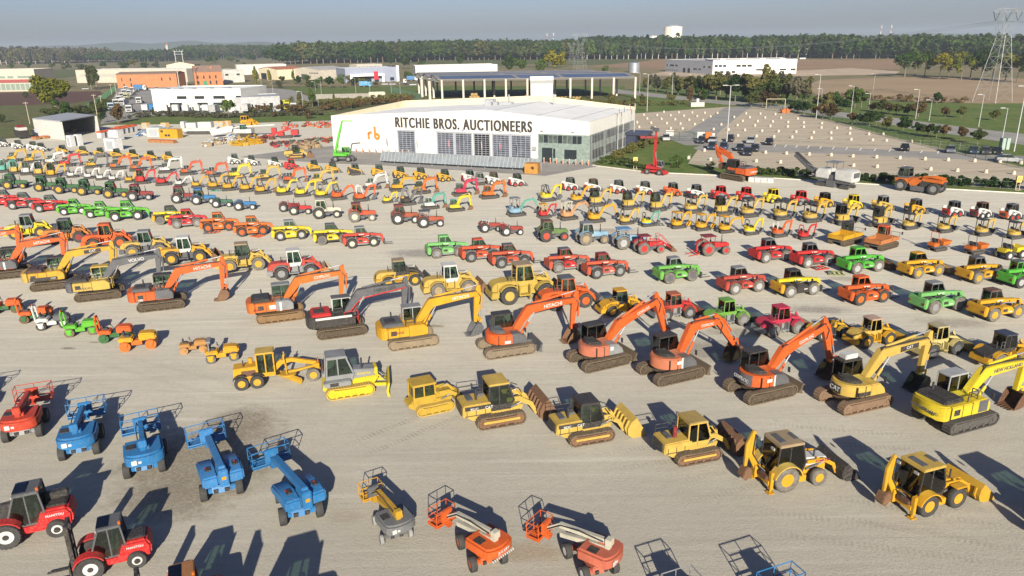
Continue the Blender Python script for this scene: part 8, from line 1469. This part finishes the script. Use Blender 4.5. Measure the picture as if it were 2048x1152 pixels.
for i, (px, py) in enumerate([(203 + 9.3 * j, 276 - 1.9 * j) for j in range(8)] + [(238 + 10 * j, 266 - 1.5 * j) for j in range(4)]):
    if cr0 is None: cr0 = boxy('plastic_bin', 'grey bin with an orange lid in the rear bin rows', 'bin', px, py, 1.7, 1.4, 1.6, plain((.38, .38, .38), .6), -20, lambda t, x, y, z: G().box(-x / 2 - .06, x / 2 + .06, -y / 2 - .06, y / 2 + .06, z, z + .4).build('lid', ORH, t, bev=.04), .04, 'grey bins with orange lids')
    else: o = dup(cr0); o.location = at(px, py)
for px, py, l in ((72, 279, 'small orange pallet load near the shed, left one'), (90, 277, 'small orange pallet load near the shed, right one'), (312, 285, 'flat orange pallet stack left of its twin'), (338, 286, 'flat orange pallet stack right of its twin')):
    boxy('pallet_load', l, 'pallet', px, py, 2.0 if px < 200 else 4.4, 1.4, .7, paint((.42, .2, .08)), -20, lambda t, x, y, z: G().box(-x / 2, x / 2, -y / 2, y / 2, z + .01, z + .12).build('deck', paint(OR), t))
boxy('big_box', 'orange steel box with a round hole before the panel fence', 'box', 1065, 346, 2.7, 2.4, 2.0, paint((.52, .24, .04)), -16, lambda t, x, y, z: G().cyl((.3, -y / 2 - .02, z * .6), (.3, -y / 2 + .1, z * .6), .32, 14).build('hole', BLK, t))
for px, py, l in ((436, 253, 'wooden crate, left one of three on the grass edge'), (444, 253, 'wooden crate, middle one of three on the grass edge'), (455, 252, 'wooden crate, right one of three on the grass edge'), (331, 256, 'wooden crate above the yellow generator'), (293, 256, 'small wooden crate left of the lone crate')): boxy('wooden_crate', l, 'crate', px, py, 2.0, 1.6, 1.7, plain((.50, .30, .12), .9), -20, door, .02)
t = thing('block_stack', 'low stack of white blocks beside the big orange excavator', 'blocks', at(1522, 364), R(-22))
for i in range(4):
    for k in range(2): G().box(-2.2 + i * 1.1, -1.15 + i * 1.1, -.6, .6, .02 + k * .42, .42 + k * .42).build('block', WHT, t, bev=.03)
def skiptruck(px, py, l):
    t = thing('dump_body', l, 'truck body', at(px, py), R(-40)); G().ext([(-2.6, 2.6), (-1.6, .4), (2.2, .4), (2.8, 2.4), (2.4, 2.5), (-2.2, 2.6)], -1.2, 1.2).build('body', BLK, t, bev=.05); G().box(-1.2, 2.2, -1.1, 1.1, 2.4, 3.3).build('hopper', WHT, t, bev=.05); G().ext([(-1.6, 3.0), (.8, 3.1), (1.2, 4.0), (-.8, 3.9)], -.9, .9).build('lid', RDK, t)
    for y in (-.8, .8): wheel(t, 1.2, y, .5, .3, SLV)
skiptruck(45, 277, 'black and white crusher body with a dark red hopper lid')
t = thing('steel_plate_box', 'small grey angular hopper beside the shed wall', 'hopper', at(77, 272)); G().ext([(-1.4, 1.8), (-.7, .1), (.8, .1), (1.4, 1.4), (.6, 2.4)], -1, 1).build('body', GREYM, t, bev=.05); G().box(-.8, .8, -.8, .8, 0, .12).build('base', DGR, t)
def crusher(px, py, l):
    t = thing('tracked_crusher', l, 'crusher', at(px, py), R(-6)); 
    for y in (-1, 1): track(t, -4.4, 3.2, y, .6, 1.0, .3, TRKB)
    G().ext([(-6.5, 1.3), (-5, .8), (4, .8), (5.5, 2.0), (-6.5, 1.8)], -.9, .9).build('chassis', WHT, t, bev=.05); 
    for a, b, z in ((-6, -4.8, 3.8), (-4.4, -1.2, 3.4), (-.6, 3.6, 3.6)): G().box(a, b, -1.1, 1.1, 1.8, z).build('housing', WHT, t, bev=.12)
    G().beam((3.5, 0, 1.6), (7.2, 0, 3.2), .8, .3).build('conveyor', GREYM, t)
crusher(405, 268, 'long white tracked crusher behind the yellow generator')
t = thing('piling_rig', 'white foundation drilling rig with its mast folded down', 'drilling rig', at(487, 274), R(-3))
for y in (-1.4, 1.4): track(t, -2.8, 3.2, y, .7, 1.0, .25, None)
G().box(-2.2, 3.0, -1.4, 1.4, 1.2, 2.4).build('upper_body', WHT, t, bev=.1); cab(t, [(-.2, 1.4), (1.4, 1.4), (1.6, 2.2), (1.2, 3.6), (-.2, 3.6)], -1.4, -.2, TEAL, WHT, sill=1.9)
g = G()
for y in (-.5, .5): g.beam((-8.5, y, 1.3), (-1, y, 3.0), .25, .25).beam((-1, y, 3.0), (9.5, y, 3.4), .3, .3)
for i in range(12): x = -8 + i * 1.4; z = 1.35 + (x + 8.5) * .227 if x < -1 else 3.0 + (x + 1) * .038; g.beam((x, -.5, z), (x + .7, .5, z + .1), .12, .12)
g.build('mast', WHT, t); G().ext([(-9, .6), (-3, 1.6), (-2.4, 3.2), (-4, 3.3), (-9.5, 1.8)], -.7, .7).build('leader', WHT, t, bev=.05)
t = thing('drilling_rig', 'red horizontal drilling rig beside the tool pallets', 'drilling rig', at(562, 276), R(6))
for y in (-.9, .9): track(t, -.2, 3.2, y, .4, .7, .2, TRKB)
G().beam((-4.2, 0, .5), (3.0, 0, 2.6), .9, .5).box(-.8, 1.0, -.9, .9, .7, 1.6).box(3.0, 5.0, -1, 1, .8, 2.2).box(-2.4, -1.0, -.6, .6, 1.5, 2.9).beam((.5, 0, 1.9), (2.8, 0, 3.4), .3, .3).build('body', RED, t, bev=.06); G().tube([(2.0, .2, 2.0), (2.6, .2, 4.2), (3.4, .2, 4.6)], .2).build('hose', DARK, t); G().box(-5.2, -4.0, -.8, .8, .3, 1.1).build('front_plate', WHT, t)
put(track_loader, 492, 251, 'small yellow bulldozer at the grass edge behind the white rig', 'bulldozer', 'bulldozer', None, h=-10, s=1.1, hw=1.2, small=1, b=YO)
rj = random.Random(5)
JC = [YO, YO, WHT, WHT, (.5, .3, .1), (.45, .45, .43), BLU, RDK, TAN]
def clutter(px0, px1, py0, py1, n, cols, size, label, group, name, cat):
    protos = []
    for k in range(6):
        t = thing(name, label, cat, group=group); c = cols[k % len(cols)]; a = rj.uniform(.7, 1.3) * size
        G().box(-a * .6, a * .6, -a * .4, a * .4, .05, a * rj.uniform(.3, .7)).build('body', c, t, bev=.05); G().beam((-a * .7, 0, a * .3), (a * .8, rj.uniform(-.3, .3), a * rj.uniform(.5, 1.1)), .16 * size, .2 * size).cyl((-a * .3, -a * .5, a * .2), (-a * .3, a * .5, a * .2), .22 * size, 8).build('arm', cols[(k + 1) % len(cols)], t); protos.append(t)
    for i in range(n):
        o = protos[i] if i < 6 else dup(protos[rj.randrange(6)]); f = rj.random(); o.location = at(px0 + (px1 - px0) * f, py0 + (py1 - py0) * f + rj.uniform(-4, 4)); o.rotation_euler = (0, 0, rj.random() * 6.3)
clutter(412, 480, 290, 278, 26, [WHT, (.45, .45, .44), TAN, WHT, BLU, CRM], 1.5, 'pale scrap attachment in the heap before the white rig', 'pale attachments in the heap', 'attachment', 'attachment')
clutter(460, 520, 291, 284, 20, [YO, YE, (.5, .33, .03)], 1.6, 'yellow bucket or attachment in the heap before the white rig', 'yellow attachments in the heap', 'attachment', 'attachment')
clutter(512, 545, 283, 280, 9, [RDK, BRN], 1.4, 'dark red attachment at the end of the heap', 'dark red attachments in the heap', 'attachment', 'attachment')
clutter(300, 335, 262, 258, 8, [BLU, WHT, LBL], 1.2, 'blue and white small machine by the white container', 'small blue and white machines', 'small_machine', 'machine')
clutter(276, 296, 270, 267, 8, [BLU, WHT, (.3, .4, .55)], 1.2, 'blue white pump set beside the bins', 'pump sets beside the bins', 'pump_set', 'pump')
clutter(545, 668, 292, 281, 70, [RED, DGR, JDG, ORH, BLK, RDK], 1.15, 'small garden machine on the ground left of the hall', 'garden machines left of the hall', 'garden_machine', 'garden machine')
clutter(570, 640, 301, 293, 22, [TAN, (.33, .22, .12), (.4, .28, .16)], 1.35, 'brown carton pallet among the garden machines', 'brown carton pallets', 'carton_pallet', 'cartons')
clutter(560, 668, 254, 252, 34, [TAN, ORH, (.35, .4, .45), RED, BRN], 1.3, 'small scrap part on the gravel strip behind the hall', 'scrap parts behind the hall', 'scrap_part', 'scrap')
clutter(118, 150, 272, 268, 7, [(.45, .25, .15), TAN, WHT], 1.3, 'crated good inside the grey shed', 'goods inside the shed', 'crated_good', 'crate')
# loose things on the gravel
for px, py, l, c, a in ((1672, 548, 'green metal frame lying on the gravel below the bright green telehandler', (.18, .22, .05), -10), (1640, 537, 'red and grey fork carriage lying beside the red telehandler', RED, 20), (430, 464, 'orange fork tines lying on the gravel between orange telehandlers', ORH, 0), (422, 466, 'dark fork frame lying under the first orange telehandler', DGR, 10), (516, 473, 'dark and orange frame lying beside the second orange telehandler', ORH, -30), (1313, 416, 'spare bucket heap beside the black cabbed mini excavators', DGR, 0), (1316, 450, 'small loose coupler on the gravel beside the blue and yellow excavator', DGR, 0), (1490, 573, 'loose dark coupler near the faded red telehandler', DGR, 30), (433, 382, 'teal plank lying behind the blue tractor', TEAL, 0)):
    t = thing('loose_attachment', l, 'attachment', at(px, py), R(a)); g = G(); [g.box(-.9 + i * .5, -.8 + i * .5, -.6, .6, .03, .12) for i in range(4)]; g.box(-.95, .8, -.6, -.5, .04, .15).box(-.95, .8, .5, .6, .04, .15); g.build('frame', c, t); G().box(-.9, -.5, -.2, .2, .12, .3).build('coupler', DGR, t)
# ------------------------------------------------------------------ light, sky, air
W = bpy.data.worlds.new('World'); S.world = W; W.use_nodes = True; nt = W.node_tree; bg = nt.nodes['Background']
sky = nt.nodes.new('ShaderNodeTexSky'); sky.sky_type = 'NISHITA'; sky.sun_disc = False; SUN_EL, SUN_AZ = 22.5, 276.
sky.sun_elevation = R(SUN_EL); sky.sun_rotation = R(90 - SUN_AZ); sky.altitude = 50; sky.air_density = 1.0; sky.dust_density = 1.0; sky.ozone_density = 4.0
nt.links.new(mixc(nt, 1.0, sky.outputs[0], (.95, .92, 1.16), 'MULTIPLY'), bg.inputs[0]); bg.inputs[1].default_value = .041
sl = bpy.data.lights.new('sun', 'SUN'); sl.energy = 5.0; sl.angle = R(.53); sl.color = (1.0, .925, .78); so = bpy.data.objects.new('sun', sl); COL.objects.link(so)
d = Vector((math.cos(R(SUN_AZ)) * math.cos(R(SUN_EL)), math.sin(R(SUN_AZ)) * math.cos(R(SUN_EL)), math.sin(R(SUN_EL)))); so.rotation_euler = d.to_track_quat('Z', 'Y').to_euler(); so.location = (30, -40, 60)
g = G().box(-7000, 7000, -80, 9000, -1, 85); hz = g.build('haze', None or plain((.5, .5, .5)), None, sm=0); tag(hz, kind='stuff')
m = bpy.data.materials.new('haze_air'); m.use_nodes = True; nt = m.node_tree; nt.nodes.remove(nt.nodes['Principled BSDF']); pv = nt.nodes.new('ShaderNodeVolumePrincipled'); pv.inputs['Color'].default_value = (.84, .94, 1, 1); pv.inputs['Density'].default_value = .00018; pv.inputs['Anisotropy'].default_value = .27
nt.links.new(pv.outputs[0], nt.nodes['Material Output'].inputs['Volume']); hz.data.materials.clear(); hz.data.materials.append(m)
S.render.engine = 'CYCLES'; S.cycles.use_denoising = True; S.cycles.max_bounces = 6; S.cycles.diffuse_bounces = 2; S.cycles.glossy_bounces = 3; S.cycles.transparent_max_bounces = 10; S.cycles.volume_bounces = 0
S.view_settings.view_transform = 'Standard'; S.view_settings.look = 'None'; S.view_settings.exposure = 1.1; S.view_settings.gamma = 1.0
